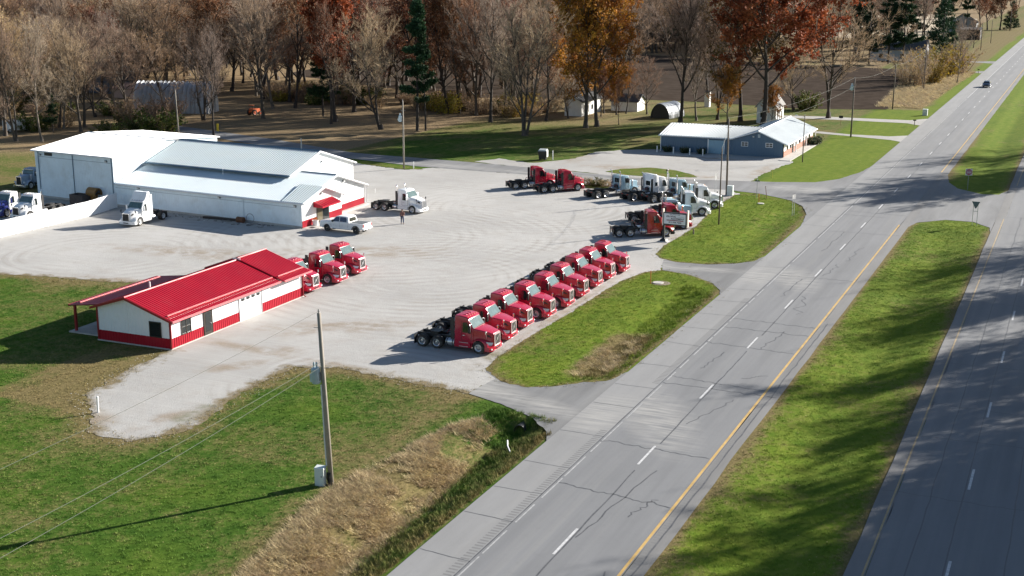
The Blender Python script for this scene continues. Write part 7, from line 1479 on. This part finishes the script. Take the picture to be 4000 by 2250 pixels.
# ------------------------------------------------------------------ grass and weeds
def blade_tuft(seed, n, h, spread, wd, lean=.45):
    g = random.Random(seed); mb = MB()
    for i in range(n):
        a = g.uniform(0, 6.28); r_ = spread * math.sqrt(g.random()); x, y = r_ * math.cos(a), r_ * math.sin(a); hh = h * g.uniform(.6, 1.2); t = g.uniform(0, 6.28); lx, ly = math.cos(t) * hh * lean, math.sin(t) * hh * lean; px_, py_ = -math.sin(t) * wd, math.cos(t) * wd
        mb.add([(x - px_, y - py_, 0), (x + px_, y + py_, 0), (x + lx, y + ly, hh)], [(0, 1, 2)])
    return mb
def grass_mat(name):
    m, nt, b = mat0(name); pos = N(nt, 'ShaderNodeNewGeometry').outputs['Position']
    at_ = lambda a: N(nt, 'ShaderNodeAttribute', attribute_name=a, attribute_type='INSTANCER').outputs['Fac']
    c, n2, n3 = lawn_color(nt, pos, at_('dry'), at_('litter'), at_('lush')); rnd = N(nt, 'ShaderNodeObjectInfo').outputs['Random']
    c = mix(nt, 1., c, mix(nt, rnd, (1.3, 1.3, 1.2), (2.0, 1.95, 1.7)), 'MULTIPLY'); nt.links.new(c, b.inputs['Base Color']); b.inputs['Roughness'].default_value = .8; b.inputs['Specular IOR Level'].default_value = .2
    return m
tuft = hidden_obj('grass_tuft', blade_tuft(3, 8, .075, .14, .011, .7), grass_mat('grass_blades')); weed = hidden_obj('weed_tuft', blade_tuft(4, 24, .24, .36, .018, 1.9), M_DRYG); weedg = hidden_obj('verge_tuft', blade_tuft(5, 16, .28, .16, .012), grass_mat('verge_blades'))
def fill(poly, dens, seed, prob=None):
    P = np.array(poly); g = np.random.default_rng(seed); x0, y0 = P.min(0); x1, y1 = P.max(0); n = int((x1 - x0) * (y1 - y0) * dens); X = g.uniform(x0, x1, n); Y = g.uniform(y0, y1, n); k = inside(X, Y, P); X, Y = X[k], Y[k]
    if prob is not None: kk = np.array([g.random() < prob(x, y) for x, y in zip(X, Y)], bool); X, Y = X[kk], Y[kk]
    return X, Y
def grow(name, X, Y, inst, label, cat, z0, seed, a=.7, b=1.3):
    o = scatter(name, [(x, y, terrain(x, y) + z0) for x, y in zip(X, Y)], inst, label, cat, seed, a, b, extra=[dryness(x, y) for x, y in zip(X, Y)])
    for nm_, f_ in (('litter', litterness), ('lush', lushness)):
        at_ = o.data.attributes.new(nm_, 'FLOAT', 'POINT'); at_.data.foreach_set('value', [f_(x, y) for x, y in zip(X, Y)])
    return o
NEAR = [(-38.9, 80.0), (-45.2, 80.9), (-50.3, 81.3), (-53.4, 80.5), (-53.5, 77.9), (-53.0, 71), (-52.2, 65.0), (-54.4, 62.0), (-58.6, 62.2), (-60.3, 64.3), (-64.3, 68.3), (-66, 74), (-68, 80), (-77, 80), (-77, 98), (-100, 95), (-100, 85), (-47, 41), (-30.4, 41), (-30.4, 75), (-33, 77.2), (-36, 79)]
X, Y = fill(NEAR, 16, 1, lambda x, y: 1 - .8 * max(0, dryness(x, y) - .45))
X2, Y2 = fill([(-18.0, 38), (-9.3, 38), (-9.3, 161), (-12, 164), (-15, 164), (-17.9, 159)], 13, 2); X3, Y3 = fill(ISL1, 16, 3); X4, Y4 = fill(ISL2, 11, 4)
grow('grass', np.concatenate([X, X2]), np.concatenate([Y, Y2]), tuft, 'short mown grass of the near lawn and the median', 'grass', 0., 6); grow('grass', np.concatenate([X3, X4]), np.concatenate([Y3, Y4]), tuft, 'bright mown grass of the two island lawns', 'grass', .05, 7)
WEED = [(-36.3, 42), (-36.8, 49.6), (-37.2, 52.4), (-38.3, 57.5), (-38.4, 60.9), (-38.0, 64.7), (-37.5, 68.6), (-37.0, 73.5), (-36.0, 75.8), (-34.6, 75.4), (-34.0, 70.4), (-33.2, 66.3), (-32.9, 61.6), (-32.7, 56.4), (-32.3, 51.6), (-32.4, 42)]
X, Y = fill(WEED, 46, 8, lambda x, y: min(1, .70 + 1.9 * fn(x, y, .30, 77) + .9 * fn(x, y, .9, 71) + .35 * sm(66, 56, y))); X2, Y2 = fill([(-33.6, 87.0), (-34.6, 90.9), (-34.3, 95.9), (-32.9, 99.2), (-32.3, 102.1), (-31.3, 96.1), (-30.9, 89.3)], 26, 9, lambda x, y: .35 + 1.5 * fn(x, y, .5, 5))
o = scatter('dry_weeds', [(x, y, terrain(x, y) - .02) for x, y in zip(np.concatenate([X, X2]), np.concatenate([Y, Y2]))], weed, 'matted dry brown weeds in the roadside ditch', 'weeds', 9, .55, 1.25)
X, Y = fill([(-33.2, 40), (-30.35, 40), (-30.35, 75), (-33.5, 75)], 30, 10); X2, Y2 = fill([(-33.2, 86), (-30.5, 88), (-30.5, 117), (-34, 119)], 14, 11); X3, Y3 = fill([(-35.5, 73), (-31, 73), (-31, 77.5), (-36, 78.5)], 26, 12)
grow('verge_grass', np.concatenate([X, X2, X3]), np.concatenate([Y, Y2, Y3]), weedg, 'longer green grass on the verge between ditch and highway', 'grass', 0., 12, .6, 1.2)
X, Y = fill([(-43.5, 302), (-34, 302), (-32, 420), (-38, 420), (-47, 366)], 2.2, 13); o = scatter('tall_dry_grass', [(x, y, 0) for x, y in zip(X, Y)], weed, 'tall pale dry grass between the field and the highway', 'grass', 14, 1.0, 2.2)

# loose stones and dead tufts that blur the edge of the gravel
st = MB(); st.add([(-.05, -.04, 0), (.05, -.03, 0), (0, .05, 0), (.0, 0, .05)], [(0, 1, 3), (1, 2, 3), (2, 0, 3)])
stone = hidden_obj('stone', st, pbr('loose_stone', (.42, .41, .39), .9, var=.2)); deadt = hidden_obj('dead_tuft', blade_tuft(6, 9, .07, .16, .010, 1.2), grass_mat('edge_blades'))
def along_edge(E, n, sd, spread, bias=0.):
    g = np.random.default_rng(sd); out = []; seg = [(Vector(a), Vector(b)) for a, b in zip(E[:-1], E[1:])]; ln = np.array([(b - a).length for a, b in seg]); idx = g.choice(len(seg), n, p=ln / ln.sum())
    for i in idx:
        a, b = seg[i]; t = (b - a).normalized(); q = a.lerp(b, g.random()) + Vector((-t.y, t.x)) * (g.normal(0, spread) + bias); out.append((q.x, q.y))
    return out
E_ = [_EDGE, _EDGE2, ISL1 + ISL1[:1], ISL2 + ISL2[:1]]; pe = []; pd = []
for k, e_ in enumerate(E_): pe += along_edge(e_, (900, 400, 500, 400)[k], 50 + k, .6); pd += along_edge(e_, (800, 350, 300, 250)[k], 60 + k, .5)
scatter('loose_stones', [(x, y, max(0, terrain(x, y)) + .03) for x, y in pe], stone, 'loose stones spilled along the edges of the gravel', 'stones', 51, .3, .8); scatter('dead_grass', [(x, y, max(0, terrain(x, y)) + .03) for x, y in pd], deadt, 'dead grass tufts along the edges of the gravel', 'grass', 52, .6, 1.4, extra=[.9] * len(pd))
